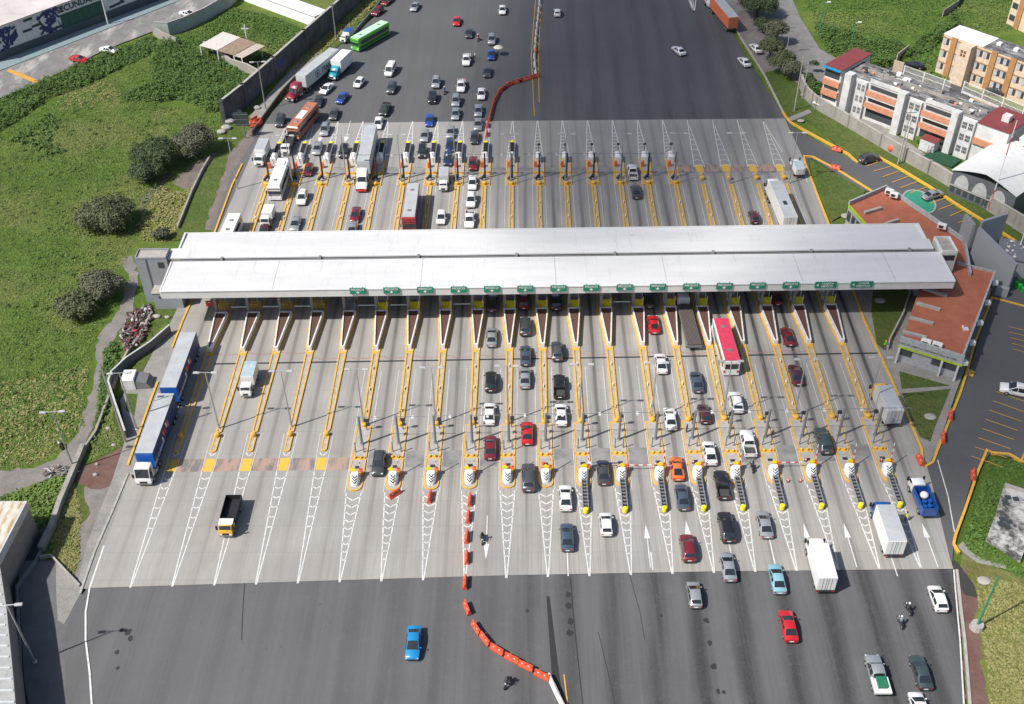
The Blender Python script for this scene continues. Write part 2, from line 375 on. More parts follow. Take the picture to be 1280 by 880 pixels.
ground('kerb_apron', PP((237, 372), (226, 376), (212, 405), (196, 425), (150, 500), (158, 545), (140, 600), (108, 680), (96, 735), (110, 736), (164, 592), (197, 508)), -.02, PAVE)
ground('lawn_bed', PP((188, 415), (160, 478), (176, 470), (196, 430)), -.005, LAWN)
ground('lawn_bed', PP((158, 492), (172, 492), (168, 520), (157, 512)), -.005, LAWN)
ground('drain_pit_floor', PP((22, 700), (76, 700), (104, 735), (96, 775), (92, 812), (92, 900), (40, 900), (30, 850)), -.1, mat('wet_grey_concrete', (.12, .12, .12), .7, dirt=.5, sc=.4))
ground('canal_bed', PP((60, 650), (52, 690), (30, 730), (34, 850), (42, 900), (-10, 900), (0, 760), (20, 700), (40, 665)), -.25, mat('dark_canal_bed', (.03, .03, .03), .6, dirt=.5))
ground('concrete_spur', PP((70, 703), (104, 735), (80, 780), (72, 775), (70, 740)), -.05, PAVE)
ground('far_left_verge', PP((272, 290), (212, 300), (235, 250), (262, 205), (285, 160), (330, 110), (400, 20), (455, -30), (500, -30), (430, 50), (372, 98), (345, 132), (322, 165), (300, 210)), -.20, LAWN)
ground('cinder_verge', PP((270, 288), (258, 285), (262, 262), (275, 230), (285, 195), (310, 165), (322, 150), (325, 165), (300, 212), (285, 245)), -.15, dirt_mat('mauve_earth', (.15, .12, .11), (.21, .18, .165)))
ground('pavement', PP((318, 158), (352, 120), (366, 98), (385, 82), (405, 70), (398, 62), (368, 82), (342, 110), (312, 145)), -.10, PAVE)
ground('dry_verge', PP((355, 92), (385, 60), (430, 20), (455, -10), (480, -10), (440, 30), (400, 68), (378, 84)), -.14, DRYG)
# right side
ground('side_street', PP((975, -40), (1000, 20), (1025, 60), (1060, 80), (1080, 92), (1040, 130), (1020, 100), (985, 62), (962, 20), (955, -40)), -.20, ROADG)
ground('gravel_verge', PP((868, -20), (955, -40), (965, 20), (990, 62), (1015, 95), (1005, 120), (985, 150), (955, 90), (920, 35), (905, 10)), -.22, GRVD)
ground('right_lawn', PP((955, 90), (975, 85), (1005, 110), (1060, 135), (1120, 168), (1200, 215), (1290, 275), (1290, 330), (1180, 262), (1070, 200), (1010, 150), (985, 150)), -.19, LAWN)
ground('access_road', PP((984, 150), (992, 160), (1072, 203), (1085, 197), (1095, 196), (1180, 250), (1262, 312), (1300, 340), (1300, 420), (1240, 380), (1240, 340), (1090, 240), (1078, 236), (1010, 195), (1015, 225), (1040, 285), (1036, 285), (1000, 200)), -.10, LOT)
ground('lawn_triangle', PP((1016, 200), (1082, 238), (1065, 262), (1040, 276), (1030, 245)), -.05, LAWN)
ground('office_forecourt', PP((1065, 355), (1096, 355), (1240, 360), (1222, 420), (1195, 490), (1172, 560), (1160, 582), (1150, 560), (1110, 470)), -.03, PAVE)
ground('lawn_bed', PP((1092, 352), (1140, 352), (1118, 420), (1103, 436), (1096, 430), (1089, 390)), .03, LAWN)
ground('lawn_bed', PP((1124, 464), (1187, 482), (1127, 486)), .03, LAWN)
ground('lawn_bed', PP((1128, 492), (1188, 486), (1168, 535), (1163, 552), (1150, 546), (1140, 525)), .03, LAWN)
ground('car_park', PP((1240, 368), (1300, 385), (1300, 580), (1238, 566), (1215, 600), (1194, 668), (1192, 682), (1190, 711), (1164, 600), (1158, 582), (1172, 560), (1210, 470)), -.06, LOT)
ground('parking_wedge', PP((1237, 570), (1300, 582), (1300, 725), (1215, 695), (1200, 675), (1216, 620)), -.10, GRASS)
ground('right_verge', PP((1200, 690), (1216, 696), (1300, 730), (1300, 900), (1225, 900), (1220, 800), (1208, 740)), -.12, DRYG)
ground('cinder_verge', PP((1192, 712), (1206, 712), (1220, 745), (1222, 790), (1232, 850), (1235, 900), (1210, 900), (1203, 800)), -.09, REDD)
ground('tar_patch', PP((1190, 698), (1200, 705), (1218, 730), (1220, 745), (1210, 745), (1197, 725)), -.055, mat('tar', (.04, .037, .035), .7))
ground('footpath', PP((984, 147), (1011, 136), (1015, 140), (989, 151)), -.1, PAVE)
ground('footpath', PP((1197, 682), (1204, 690), (1222, 703), (1258, 711), (1257, 706), (1228, 698), (1212, 688), (1204, 676)), -.07, PAVE)
ground('estate_street', PP((1095, 85), (1110, 70), (1180, 98), (1290, 145), (1290, 160), (1150, 108)), -.16, asphalt_mat('estate_asphalt', False, .08))
ground('back_lane', PP((1000, 118), (1060, 150), (1150, 205), (1290, 300), (1290, 285), (1220, 235), (1140, 180), (1060, 130), (1010, 105)), -.15, PAVE)
# ================================================================ painted markings
Ytip = lambda i: 105.7+.12*i            # near noses
Yedge = lambda i: 90.15+.165*i
mk = MB(); Z = .016
def chevrons(xc, y0, y1, w0, n, wid=.16, up=False, lines_to=None, wend=0.0):
    for s in (-1, 1): mk.strip([(xc+s*w0/2, y0), (xc+s*(wend/2+.06), y1)], wid, Z)
    for k in range(n):
        t = (k+.5)/n*(lines_to or .8); y = y0+(y1-y0)*t; hw = w0/2*(1-t)
        dy = hw*.75*(1 if y1 > y0 else -1)
        for s in (-1, 1): mk.strip([(xc+s*(hw+.02), y), (xc, y+dy)], .17, Z)
for i in range(-4, 11):
    chevrons(lane_x(i), Ytip(i)-.3, Yedge(i)-.2, 2.1, 9)
    for s in (-1, 1): mk.strip([(lane_x(i)+s*1.25, Ytip(i)-.3), (lane_x(i)+s*1.3, Ytip(i)+26)], .07, Z)
for i in range(-9, -4):
    chevrons(lane_x(i), 109.0, Yedge(i)-.2, 1.5, 6, lines_to=.55)
    mk.strip([(lane_x(i)-1.0, 117), (lane_x(i)-.8, 109)], .07, Z); mk.strip([(lane_x(i)+1.0, 117), (lane_x(i)+.8, 109)], .07, Z)
    mk.strip([(lane_x(i)-.5, 112.9), (lane_x(i), 112.2), (lane_x(i)+.5, 112.9)], .16, Z)
for i in range(-9, 11):
    far = i >= 7
    x0 = lane_x(i)
    if far:
        mk.strip([(x0-.95, 193.6), (x0-.05, 213.4)], .15, Z); mk.strip([(x0+1.15, 193.6), (x0+.1, 211)], .13, Z)
        for k in range(7):
            t = k/9; y = 194+19*t; hw = .95*(1-t)
            for s in (-1, 1): mk.strip([(x0+s*hw, y), (x0, y+.6)], .14, Z)
    else: chevrons(x0, 197, 213.5, 2.1, 8, lines_to=.7)
    for s in (-1, 1): mk.strip([(x0+s*1.25, 164), (x0+s*1.25, 190)], .06, Z)
mk.strip([P2(978, 190), P2(953, 150)], .14, Z); mk.strip([P2(1003, 205), P2(1009, 228)], .1, Z)
def arrow(px, py, down, tail=5.0, w=.8, L=2.6):
    x, y = P2(px, py); s = -1 if down else 1
    mk.add([(x-w/2, y, Z), (x+w/2, y, Z), (x, y+s*L, Z)], [(0, 1, 2)] if s > 0 else [(0, 2, 1)]); mk.strip([(x, y), (x, y-s*tail)], .14, Z)
arrow(608, 680, True); arrow(721+88, 673, False); arrow(860, 668, False); arrow(1009, 672, False); arrow(1060, 672, False); arrow(1159, 672, False); arrow(433, 171, True, 7, 1.2, 2.6); arrow(400.5, 172, True, 6, 1.0, 2.2); arrow(1112, 690, False, 4, .1, .1)
for (x, y, l) in ((709, 690, 4), (813.5, 690, 3), (910.5, 675, 7), (962, 675, 5.5)): xx, yy = P2(x, y); mk.strip([(xx, yy), (xx, yy-l)], .16, Z)
mk.strip(PP((130, 682), (112, 735), (107, 765), (107, 800), (112, 840), (116, 900)), .22, Z)
mk.strip(PP((1192, 712), (1195, 745), (1200, 800), (1206, 900)), .18, Z)
mk.strip(PP((870, -2), (868, 15), (866, 0)), .2, Z); mk.strip(PP((1172, 575), (1185, 620), (1193, 665)), .14, Z)
mk.strip(PP((858, -8), (867, 15), (861, -8)), .25, Z)
for k in range(6): a = P2(1238+2.5-k*0, 0)  # (no marks here)
tag(mk.build('lane_markings', WHTM), kind='structure')
my = MB(); Z = .012
def seg(*q, w=.18): my.strip(PP(*q), w, Z)
seg((672, -30), (667, 30), (664, 70), (668, 145)); seg((679, -30), (675, 30), (673, 70), (674, 128)); seg((705, 843), (710, 885))
for a, b in (((1030+53, 208), (1100+1, 201)), ((1092, 214), (1113, 208)), ((1103.5, 221), (1123, 214)), ((1115, 228), (1135, 220.5)), ((1125.5, 234.5), (1147, 227)), ((1137.5, 241), (1158, 234)), ((1163, 254), (1182, 247.5)), ((1173, 262), (1193, 254.5)), ((1187, 270), (1206, 262)), ((1197.5, 278.5), (1217, 270.5)), ((1242, 300), (1260, 294))): seg(a, b)
for k in range(9): seg((1250-k*4.5, 478+k*11.5), (1290-k*4.5, 492+k*11.5), w=.14)
for k in range(5): seg((1266-k*1.5, 436-k*7), (1290, 443-k*7), w=.12)
seg((1276, 577), (1284, 560), (1290, 545), w=.3)
tag(my.build('parking_markings', YELM), kind='structure')
def band_mat():
    g = NT('painted_rumble_band'); pos = g.pos(); n = g.noise(g.scale(pos, .55, .12), 1, 3, .8); n2 = g.noise(pos, 1.5, 5, .7); n3 = g.noise(g.scale(pos, .8, .1, 1), 1.7, 2)
    x = g.xyz(pos); f = g.math('ABSOLUTE', g.math('SUBTRACT', g.math('FRACT', g.math('DIVIDE', g.math('ADD', x[0], 540+2.7), LS)), .5))
    c = g.mix(g.ramp(n, .42, .56), (.155, .16, .16), (.36, .25, .19)); c = g.mix(g.ramp(n3, .58, .64, 0, .6), c, (.48, .24, .25))
    c = g.mix(g.math('MULTIPLY', g.ramp(g.math('SUBTRACT', g.ramp(f, .1, .26, 1, 0), g.math('MULTIPLY', n2, .9)), .2, .42), 1), c, (.62, .40, .05)); c = g.mix(g.ramp(n2, .5, .75, 0, .4), c, (.27, .24, .21))
    g.base(c); g.set(.8); return g.m
BAND = band_mat()
bd = MB(); bd.poly([(-48.9, 111.6), (-22.9, 111.9), (-22.9, 109.5), (-48.9, 109.0)], .008); bd.poly([(34.0, 194.6), (56.5, 194.6), (56.5, 191.9), (34.0, 191.9)], .008)
bd.poly([(-51.5, 111.6), (-49.1, 111.6), (-49.1, 109.0), (-52.3, 109.0)], .008)
tag(bd.build('painted_band', BAND), kind='structure')
g = NT('dark_loop_strip'); n = g.noise(g.scale(g.pos(), .35, .4), 1, 4); g.base(g.mix(g.ramp(n, .4, .6), (.17, .168, .165), (.25, .245, .235))); g.set(.85)
ds = MB()
for i in range(-4, 10):
    if i in (0, 4): continue
    x0 = lane_x(i)+1.2; ds.poly([(x0, 113.5+.1*i), (x0+3.0, 113.5+.1*i), (x0+3.0, 110.2+.1*i), (x0, 110.2+.1*i)], .006)
for i in range(-9, 6):
    x0 = lane_x(i)+1.2; ds.poly([(x0, 193.8), (x0+3.0, 193.8), (x0+3.0, 190.8), (x0, 190.8)], .006)
tag(ds.build('loop_strips', g.m), kind='structure')
dr = MB(); dr.strip([(-47.3, 132.9), (59.3, 135.1)], .34, .02); tag(dr.build('drain_grating', DGRY), kind='structure')
rs = MB()
for i in range(-9, 9):
    y = 136.4+.1*i-(1.4 if i >= -6 else 0); x = lane_x(i)
    rs.strip([(x+.6, y), (x+1.6, y-.05), (x+1.8, y-.35), (x+4.2, y-.3), (x+4.9, y)], .12, .014)
tag(rs.build('red_cable_line', mat('faded_red_paint', (.34, .15, .14), .8, dirt=.8)), kind='structure')
# leftover dark tyre line on the near asphalt, stains and patches
st = MB()
st.poly(PP((683, 745), (687, 745), (700, 850), (706, 880), (698, 880), (690, 850)), -.05); st.strip(PP((713, 722), (716, 760), (720, 800), (729, 885)), .12, -.048)
st.strip(PP((787, 718), (800, 765), (806, 800)), .08, -.048); st.strip(PP((748, 790), (760, 840), (770, 885)), .08, -.048); st.strip(PP((310, 700), (306, 725), (303, 770), (302, 800)), .12, -.048)
for (x, y, rx) in ((713, 776, .5), (712, 791, .5), (711, 757, .45), (710, 743, .4), (659, 763, .25), (883, 775, .4), (887, 803, .4), (892, 833, .45), (827, 769, .2), (898, 864, .3), (905, 865, .25), (160, 790, .5), (163, 798, .4), (152, 787, .3), (146, 815, .3), (147, 835, .25)):
    c = P(x, y); st.poly([(c.x+rx*math.cos(a)*random.uniform(.6, 1.1), c.y+rx*1.3*math.sin(a)*random.uniform(.6, 1.1)) for a in [k*math.pi/5 for k in range(10)]], -.047)
tag(st.build('tar_stains', mat('tar_stain', (.025, .025, .027), .75)), kind='structure')
# ---- kerbs that run round the plaza
def kerb(label, pts, wd=.3, h=.16, m=YEL, z0=-.3):
    mb = MB(); mb.wall(pts, wd, z0, h); return tag(mb.build('kerb', m), label, 'kerb')
kerb('yellow kerb along the outer edge of the leftmost near lane', PP((242, 371), (229, 400), (215, 435)))
kerb('short yellow kerb beside the blue double trailer', PP((197, 478), (187, 505), (160, 582)))
kerb('orange kerb at the left edge of the far lanes', PP((303, 205), (290, 232), (268, 292)))
kerb('long yellow kerb between rightmost near lane and office lawns', PP((1062, 352), (1080, 400), (1112, 470), (1140, 533), (1152, 562)), .35)
kerb('rounded yellow kerb tip wrapping the office lawn corner', PP((1152, 562), (1153, 576), (1158, 583), (1166, 578), (1172, 562), (1200, 492), (1207, 470), (1218, 430), (1240, 372), (1300, 388)), .35)
kerb('yellow kerb of the triangular lawn by the far right lanes', PP((1090, 239), (1050, 214), (1016, 196), (1005, 195), (1006, 203), (1020, 240), (1037, 283)), .35)
kerb('yellow kerb between upper access road and long lawn', PP((978, 140), (987, 152), (1010, 165), (1060, 192), (1072, 203), (1083, 199), (1094, 194)), .35)
kerb('double width yellow kerb along the head of the parking bays', PP((1094, 194), (1120, 208), (1160, 232), (1200, 258), (1236, 280), (1275, 305), (1300, 322)), .5)
kerb('orange kerb round the weedy wedge beside the car park', PP((1300, 580), (1278, 577), (1262, 568), (1240, 566), (1234, 562), (1222, 590), (1205, 640), (1194, 670), (1192, 680), (1199, 691)), .35)
kerb('grey concrete kerb strip on the left side of the plaza', PP((160, 592), (140, 640), (118, 690), (100, 742)), .3, .1, CONC)
kerb('grey kerb along the right edge of the near carriageway', PP((1196, 712), (1201, 760), (1206, 800), (1214, 900)), .35, .1, CONC)
kerb('low grey kerb at the right edge of the far carriageway', PP((905, 5), (925, 45), (955, 92), (980, 142)), .35, .05, CONC)
kerb('stepped yellow kerb stub projecting into the car park', PP((1208, 464), (1218, 468)), 1.3, .12)
# ================================================================ the canopy
CA = math.atan(2.0/128.4)
can = thing('toll_canopy', (-56.4, 143.1, 0), CA, 'long white flat-roofed canopy spanning all the toll lanes', 'canopy')
CW = 128.4
def roof_mat():
    g = NT('white_roof_sheeting'); o = g.obj(); x = g.xyz(o)
    seam = g.math('ABSOLUTE', g.math('SUBTRACT', g.math('FRACT', g.math('MULTIPLY', x[0], 1.6)), .5)); n = g.noise(g.scale(o, .05, .35), 1, 5, .7); n2 = g.noise(o, .8, 5, .75)
    c = g.mix(g.ramp(n, .35, .7), (.56, .56, .555), (.65, .65, .645)); c = g.mix(g.ramp(n2, .55, .8, 0, .4), c, (.45, .44, .42)); c = g.mix(g.ramp(g.noise(g.scale(o, .9, .12), 1.0, 5, .8), .56, .72, 0, .5), c, (.40, .385, .36)); c = g.mix(g.ramp(g.noise(g.scale(o, .25, .5), 1.0, 6, .8), .66, .72, 0, .7), c, (.22, .21, .20)); c = g.mix(g.ramp(seam, .02, .10, .14, 0), c, (.45, .45, .45))
    g.base(c); g.set(.5); g.bump(g.ramp(seam, .0, .12, 1, 0), .15, .03); return g.m
ROOF = roof_mat()
def sheet(y0, y1, z0, z1, x0, x1, th=.25):
    mb = MB(); mb.add([(x0, y0, z0), (x1, y0, z0), (x1, y1, z1), (x0, y1, z1), (x0, y0, z0-th), (x1, y0, z0-th), (x1, y1, z1-th), (x0, y1, z1-th)],
                      [(0, 1, 2, 3), (7, 6, 5, 4), (0, 4, 5, 1), (1, 5, 6, 2), (2, 6, 7, 3), (3, 7, 4, 0)]); return mb
sheet(-1.5, 6.85, 8.15, 8.05, 0, CW).build('front_roof_panel', ROOF, can)
sheet(7.45, 10.2, 8.3, 8.4, -.9, CW-.6).build('centre_roof_strip', ROOF, can)
sheet(10.2, 14.9, 8.3, 8.15, .6, CW-1.3).build('rear_roof_panel', ROOF, can)
mb = MB(); mb.box(-.05, CW+.05, -1.75, -1.5, 6.75, 8.22); mb.box(-.1, CW+.1, -1.85, -1.5, 8.1, 8.24); mb.box(-.25, 0, -1.5, 6.6, 6.9, 8.2); mb.box(CW, CW+.25, -1.5, 6.6, 6.9, 8.2); mb.build('front_fascia', mat('white_fascia', (.62, .62, .61), .5, var=.06, sc=.3, dirt=.2), can)
mb = MB(); mb.box(.5, CW-1.2, 14.9, 15.15, 7.0, 8.3); mb.box(.3, .6, 10.2, 14.9, 7.2, 8.5); mb.box(CW-1.3, CW-1.0, 10.2, 14.9, 7.2, 8.5); mb.build('rear_fascia', mat('white_fascia', (.62, .62, .61)), can)
mb = MB(); mb.box(0, CW, 6.85, 7.45, 7.5, 7.6); mb.tube((-.5, 7.2, 7.95), (CW-.5, 7.2, 7.95), .10)
for k in range(8): x = 8+k*16.5; mb.box(x, x+.4, 6.9, 7.6, 7.7, 8.42)
mb.build('roof_gutter', mat('gutter_grey', (.22, .22, .22), .6, dirt=.6), can)
for x in (18, 42, 64, 82, 104, 119):
    mb = MB(); mb.beam((x, -1.45, 8.13), (x, 6.95, 8.03), .05, .06); mb.build('roof_joint', GRY, can)
mb = MB(); mb.box(.5, CW-.5, -1.4, 14.8, 6.6, 6.7); mb.build('ceiling', mat('canopy_ceiling', (.30, .30, .30), .8), can)
mb = MB()
for k in range(20):
    x = 7.0+k*5.4; mb.box(x-.22, x+.22, 2.2, 2.7, 0, 6.6); mb.box(x-.22, x+.22, 11, 11.5, 0, 6.6)
mb.build('columns', GRY, can)['kind'] = 'stuff'
# signs along the fascia
SGREEN = mat('sign_green', (.012, .21, .13), .45, var=.1)
sign_t = thing('lane_sign')
mb = MB(); mb.bbox(-1.3, 1.3, -.1, 0, -.62, .62, .03); mb.build('sign_panel', SGREEN, sign_t)
mb = text_mb('MEXICO', .56); mb.xf(Matrix.Translation((0, -.14, .27)) @ Matrix.Rotation(R(90), 4, 'X')); mb.build('lettering', WHT, sign_t)
mb = MB(); mb.add([(-.35, -.14, -.22), (.35, -.14, -.22), (0, -.14, -.52)], [(0, 2, 1)]); mb.box(-.12, .12, -.145, -.12, -.24, -.06); mb.build('arrow', WHT, sign_t)
mb = MB(); mb.beam((-.8, .1, -.5), (-.8, .1, .75), .08, .08); mb.beam((.8, .1, -.5), (.8, .1, .75), .08, .08); pieces(mb, 'bracket', GRY, sign_t)
reg(sign_t)
spx = [450, 491.5, 533, 574.5, 615.5, 656.5, 697.5, 738, 779, 820, 861, 902, 943, 984]
for k, x in enumerate(spx):
    y = 364-(x-207)*13/980-7.2; p = P(x, y, 7.5)
    place(sign_t, (p.x, 141.35+(p.x+56.4)*2/128.4-.12, 7.95), CA, 'green MEXICO sign with arrow, %s from the left on the canopy edge' % ORD[k], 'sign', 'green MEXICO lane signs on the canopy edge')
for k, (x, ww, l1, l2) in enumerate(((1027, 1.75, 'TARJETA', 'MEXICO'), (1071.5, 1.8, 'CUOTA', 'EFECTIVO'))):
    y = 364-(x-207)*13/980-7.2; p = P(x, y, 7.5)
    o = thing('lane_sign', (p.x, 141.23+(p.x+56.4)*2/128.4, 7.95), CA, ('wide two-line green sign, the left one of the two at the canopy right end', 'wide two-line green sign nearest the right end of the canopy')[k], 'sign')
    MB().bbox(-ww, ww, -.1, 0, -.62, .62, .03).build('sign_panel', SGREEN, o)
    for t, z in ((l1, .27), (l2, -.27)):
        mb = text_mb(t, .5); mb.xf(Matrix.Translation((.25, -.14, z)) @ Matrix.Rotation(R(90), 4, 'X')); mb.build('lettering', WHT, o)
    mb = MB(); mb.add([(-ww+.2, -.14, 0), (-ww+.6, -.14, -.28), (-ww+.6, -.14, .28)], [(0, 1, 2)]); mb.build('arrow', WHT, o)
# small display boards hung below the canopy edge
dt = thing('lane_display'); MB().box(-.95, .95, -.12, .12, -.33, .33).build('housing', DGRY, dt)
mb = MB(); mb.box(-.85, -.25, -.15, -.121, -.24, .24, 0); mb.build('payment_symbol', mat('blue_symbol', (.08, .09, .32), .5), dt); mb = MB(); mb.box(-.1, .38, -.15, -.121, -.24, .24); mb.box(.45, .85, -.15, -.121, -.24, .24); mb.build('screen', mat('dim_green_screen', (.05, .12, .10), .4), dt)
reg(dt)
for k, i in enumerate(range(-5, 11)):
    x = lane_x(i)+2.75; place(dt, (x, 143.0+(x+56.4)*2/128.4, 6.1), CA, 'dark display board hanging under the canopy edge, %s from the left' % ORD[k], 'display', 'display boards under the canopy edge')
# ---------------------------------------------------------------- grey blocks at both ends of the canopy
GWALL = mat('grey_render', (.26, .28, .30), .8, var=.08, sc=.4, dirt=.2); GTOP = mat('grey_roof_screed', (.36, .33, .30), .9, var=.2, dirt=.3)
b = thing('stair_block', (-62.6, 147.0, 0), CA, 'tall grey stair block at the left end of the canopy', 'building')
mb = MB(); mb.box(0, 5.2, 2.75, 5.4, -.35, 8.7); mb.build('wall', GWALL, b); mb = MB(); mb.wall([(.05, 2.8), (5.1, 2.8), (5.1, 5.35), (.05, 5.35), (.05, 2.95)], .2, 8.7, 9.0); mb.build('parapet', GWALL, b)
MB().box(.15, 5.0, 2.9, 5.25, 8.7, 8.75).build('roof', GTOP, b)
for x, z in ((3.6, 6.9), (4.0, 3.9)):
    MB().box(x, x+1.0, 2.68, 2.77, z, z+1.1).build('window', WINB, b)
MB().box(1.6, 1.75, 2.62, 2.75, 0, 8.8).build('drainpipe', GRY, b)
pr_ = P(189.5, 366.5, 3.2); b = thing('plant_room', (pr_.x, pr_.y+2.4, 0), CA, 'low grey plant room with two small windows below the stair block', 'building')
MB().box(0, 4.8, -2.4, 2.4, -.35, 3.1).build('wall', GWALL, b); MB().box(-.12, 4.9, -2.52, 2.4, 3.1, 3.25).build('roof', GTOP, b)
for x in (1.0, 3.2): MB().box(x, x+.6, -2.46, -2.39, 2.1, 2.55).build('window', WINB, b)
pr_ = P(1177.6, 313.7, 8.9); b = thing('service_shaft', (pr_.x, pr_.y, 0), CA, 'off-white service shaft with dark louvre at the canopy right end', 'building')
MB().box(0, 2.7, 0, 4.4, -.1, 8.5).build('wall', mat('cream_render', (.58, .57, .53), .8, dirt=.2), b); mb = MB(); mb.wall([(.1, .1), (2.6, .1), (2.6, 4.3), (.1, 4.3), (.1, .22)], .22, 8.5, 8.9); mb.build('parapet', WHT, b); MB().box(.3, 2.4, -.06, .02, 7.0, 8.0).build('louvre', DGRY, b)
MB().box(.2, 2.5, .2, 4.2, 8.5, 8.56).build('roof', GTOP, b)
# ================================================================ toll islands
def island_pts(L, hw, nose, taper):
    a = [(hw*math.cos(t), -0+nose*(1-math.sin(t))) for t in [math.pi*k/10 for k in range(0, 11)]]
    return a
def ring(pts, wd, z0, z1, mb):
    """closed kerb band along pts (world order), inward"""
    c = Vector((sum(p[0] for p in pts)/len(pts), sum(p[1] for p in pts)/len(pts))); q = []
    n = len(pts); v = [Vector(p) for p in pts]; area = sum(v[i].x*v[(i+1) % n].y-v[(i+1) % n].x*v[i].y for i in range(n)); sg = 1 if area > 0 else -1
    for i in range(n):
        d1 = (v[i]-v[i-1]).normalized(); d2 = (v[(i+1) % n]-v[i]).normalized(); n1 = Vector((-d1.y, d1.x))*sg; n2 = Vector((-d2.y, d2.x))*sg
        b = (n1+n2); b = b.normalized()/max(.5, b.normalized().dot(n1)); q.append(v[i]+b*wd)
    vs = [(p.x, p.y, z) for z in (z0, z1) for p in v]+[(p.x, p.y, z) for z in (z0, z1) for p in q]
    fs = []
    for i in range(n):
        j = (i+1) % n; fs += [(i, j, n+j, n+i), (n+i, n+j, 3*n+j, 3*n+i), (2*n+j, 2*n+i, 3*n+i, 3*n+j)]
    if sg < 0: fs = [f[::-1] for f in fs]
    mb.add(vs, fs); return [(p.x, p.y) for p in q]
def round_tip(hw, y0, y1, depth, n=8):
    """outline: flat at y1, rounded at y0 (y0<y1)"""
    p = [(hw*math.cos(-math.pi*k/n), y0+depth+depth*math.sin(-math.pi*k/n)) for k in range(n+1)]
    return [(hw, y1)]+p+[(-hw, y1)]
def nk(mb, dk, hw, y0, y1, d0=.5, w=.17):
    o = round_tip(hw, y0, y1, d0); q = ring(o, w, -.05, .2, mb); dk.poly(q, .15)
# near island, wide type. local y=0 at the tip
near_t = thing('toll_island'); kb = MB(); dk = MB()
nk(kb, dk, 1.08, 0, 6.2, 1.0); nk(kb, dk, 1.08, 6.5, 13.0, .05)
# narrow double kerb up to the planter
o = [(-.45, 13.1), (.45, 13.1), (.58, 30.2), (-.58, 30.2)]; q = ring(o, .27, -.05, .22, kb); dk.poly(q, .1)
o = [(-.62, 30.3), (.62, 30.3), (1.35, 40.4), (-1.35, 40.4)]; q = ring(o, .24, -.05, .2, kb); dk.poly(q, .12)
o = [(-1.35, 40.5), (1.35, 40.5), (1.35, 56), (-1.35, 56)]; q = ring(o, .25, -.05, .2, kb); dk.poly(q, .15)
kb.build('kerb', YEL, near_t); dk.build('deck', CONC, near_t)
mb = MB(); mb.tube((-.85, 6.35, .1), (.85, 6.35, .1), .16); mb.lathe((-.55, 6.35, 0), [(.2, 0), (.2, .5), (.1, .6)]); mb.lathe((.3, 6.35, 0), [(.2, 0), (.2, .5), (.1, .6)]); mb.build('cross_rail', YEL, near_t)
mb = MB(); mb.lathe((0, 13.2, .1), [(.42, 0), (.42, .5), (.3, .62)]); mb.build('bollard', YEL, near_t)
for s in (-1, 1): mb = MB(); mb.tube((s*.6, 7.6, .1), (s*.6, 7.6, 2.1), .09); mb.build('post', GRY, near_t)
mb = MB()
for k in range(3): mb.box(-.05, .05, 16+k*5, 16.6+k*5, .1, .5)
pieces(mb, 'marker_stub', WHT, near_t)
MB().box(-.35, .35, 4.3, 4.8, .14, .2).build('manhole', DGRY, near_t)
reg(near_t)
# planter
pl_t = thing('planter'); kb = MB(); o = [(-.32, 30.8), (.32, 30.8), (1.08, 40.3), (-1.08, 40.3)]; q = ring(o, .2, .1, 1.05, kb); kb.build('wall', WHT, pl_t); MB().poly(q, .85).build('soil', SOIL, pl_t); reg(pl_t)
# booth and yellow frame
def booth(col):
    t = thing('toll_booth'); f = YELB if col else GRY
    MB().box(-.95, .95, 44.2, 49, .15, 3.0).build('wall', mat('booth_wall', (.32, .32, .31), .6), t)
    mb = MB(); mb.box(-.97, -.94, 44.8, 48.4, 1.3, 2.4); mb.box(.94, .97, 44.8, 48.4, 1.3, 2.4); mb.box(-.7, .7, 44.17, 44.2, 1.3, 2.4); mb.build('window', WINB, t)
    MB().box(-1.15, 1.15, 44.0, 49.3, 3.0, 3.2).build('roof', mat('booth_roof', (.16, .09, .08), .8), t)
    mb = MB()
    for s in (-1, 1): mb.beam((s*.85, 41.0, .1), (s*.85, 41.0, 2.4), .1, .1); mb.beam((s*.85, 42.7, .1), (s*.85, 42.7, 3.5), .1, .1)
    pieces(mb, 'frame_post', WHT if col else GRY, t)
    mb = MB(); mb.add([(-.98, 40.7, .55), (.98, 40.7, .55), (.98, 41.9, 1.35), (-.98, 41.9, 1.35), (-.98, 40.75, .47), (.98, 40.75, .47), (.98, 41.95, 1.27), (-.98, 41.95, 1.27)], [(0, 1, 2, 3), (7, 6, 5, 4), (0, 4, 5, 1), (1, 5, 6, 2), (2, 6, 7, 3), (3, 7, 4, 0)]); mb.build('front_panel', f, t)
    if col: MB().box(-1.0, 1.0, 42.3, 42.6, 3.1, 3.55).build('top_beam', YEL, t)
    return reg(t)
booth_y = booth(True); booth_g = booth(False); booth_g.name = 'toll_booth'
plain_t = thing('steel_portal'); mb = MB()
for s in (-1, 1): mb.beam((s*.8, 41.3, .1), (s*.8, 41.3, 4.6), .14, .14); mb.beam((s*.8, 46, .1), (s*.8, 46, 6.2), .14, .14)
mb.build('post', GRY, plain_t); mb = MB(); mb.beam((-.8, 41.3, 4.5), (.8, 41.3, 4.5), .12, .12); mb.beam((-.8, 41.3, 2.2), (-.8, 46, 2.2), .1, .1); mb.beam((.8, 41.3, 2.2), (.8, 46, 2.2), .1, .1); mb.build('rail', GRY, plain_t); mb = MB(); mb.box(-.9, .9, 42, 43, .15, 1.2); mb.build('box', YEL, plain_t); reg(plain_t)
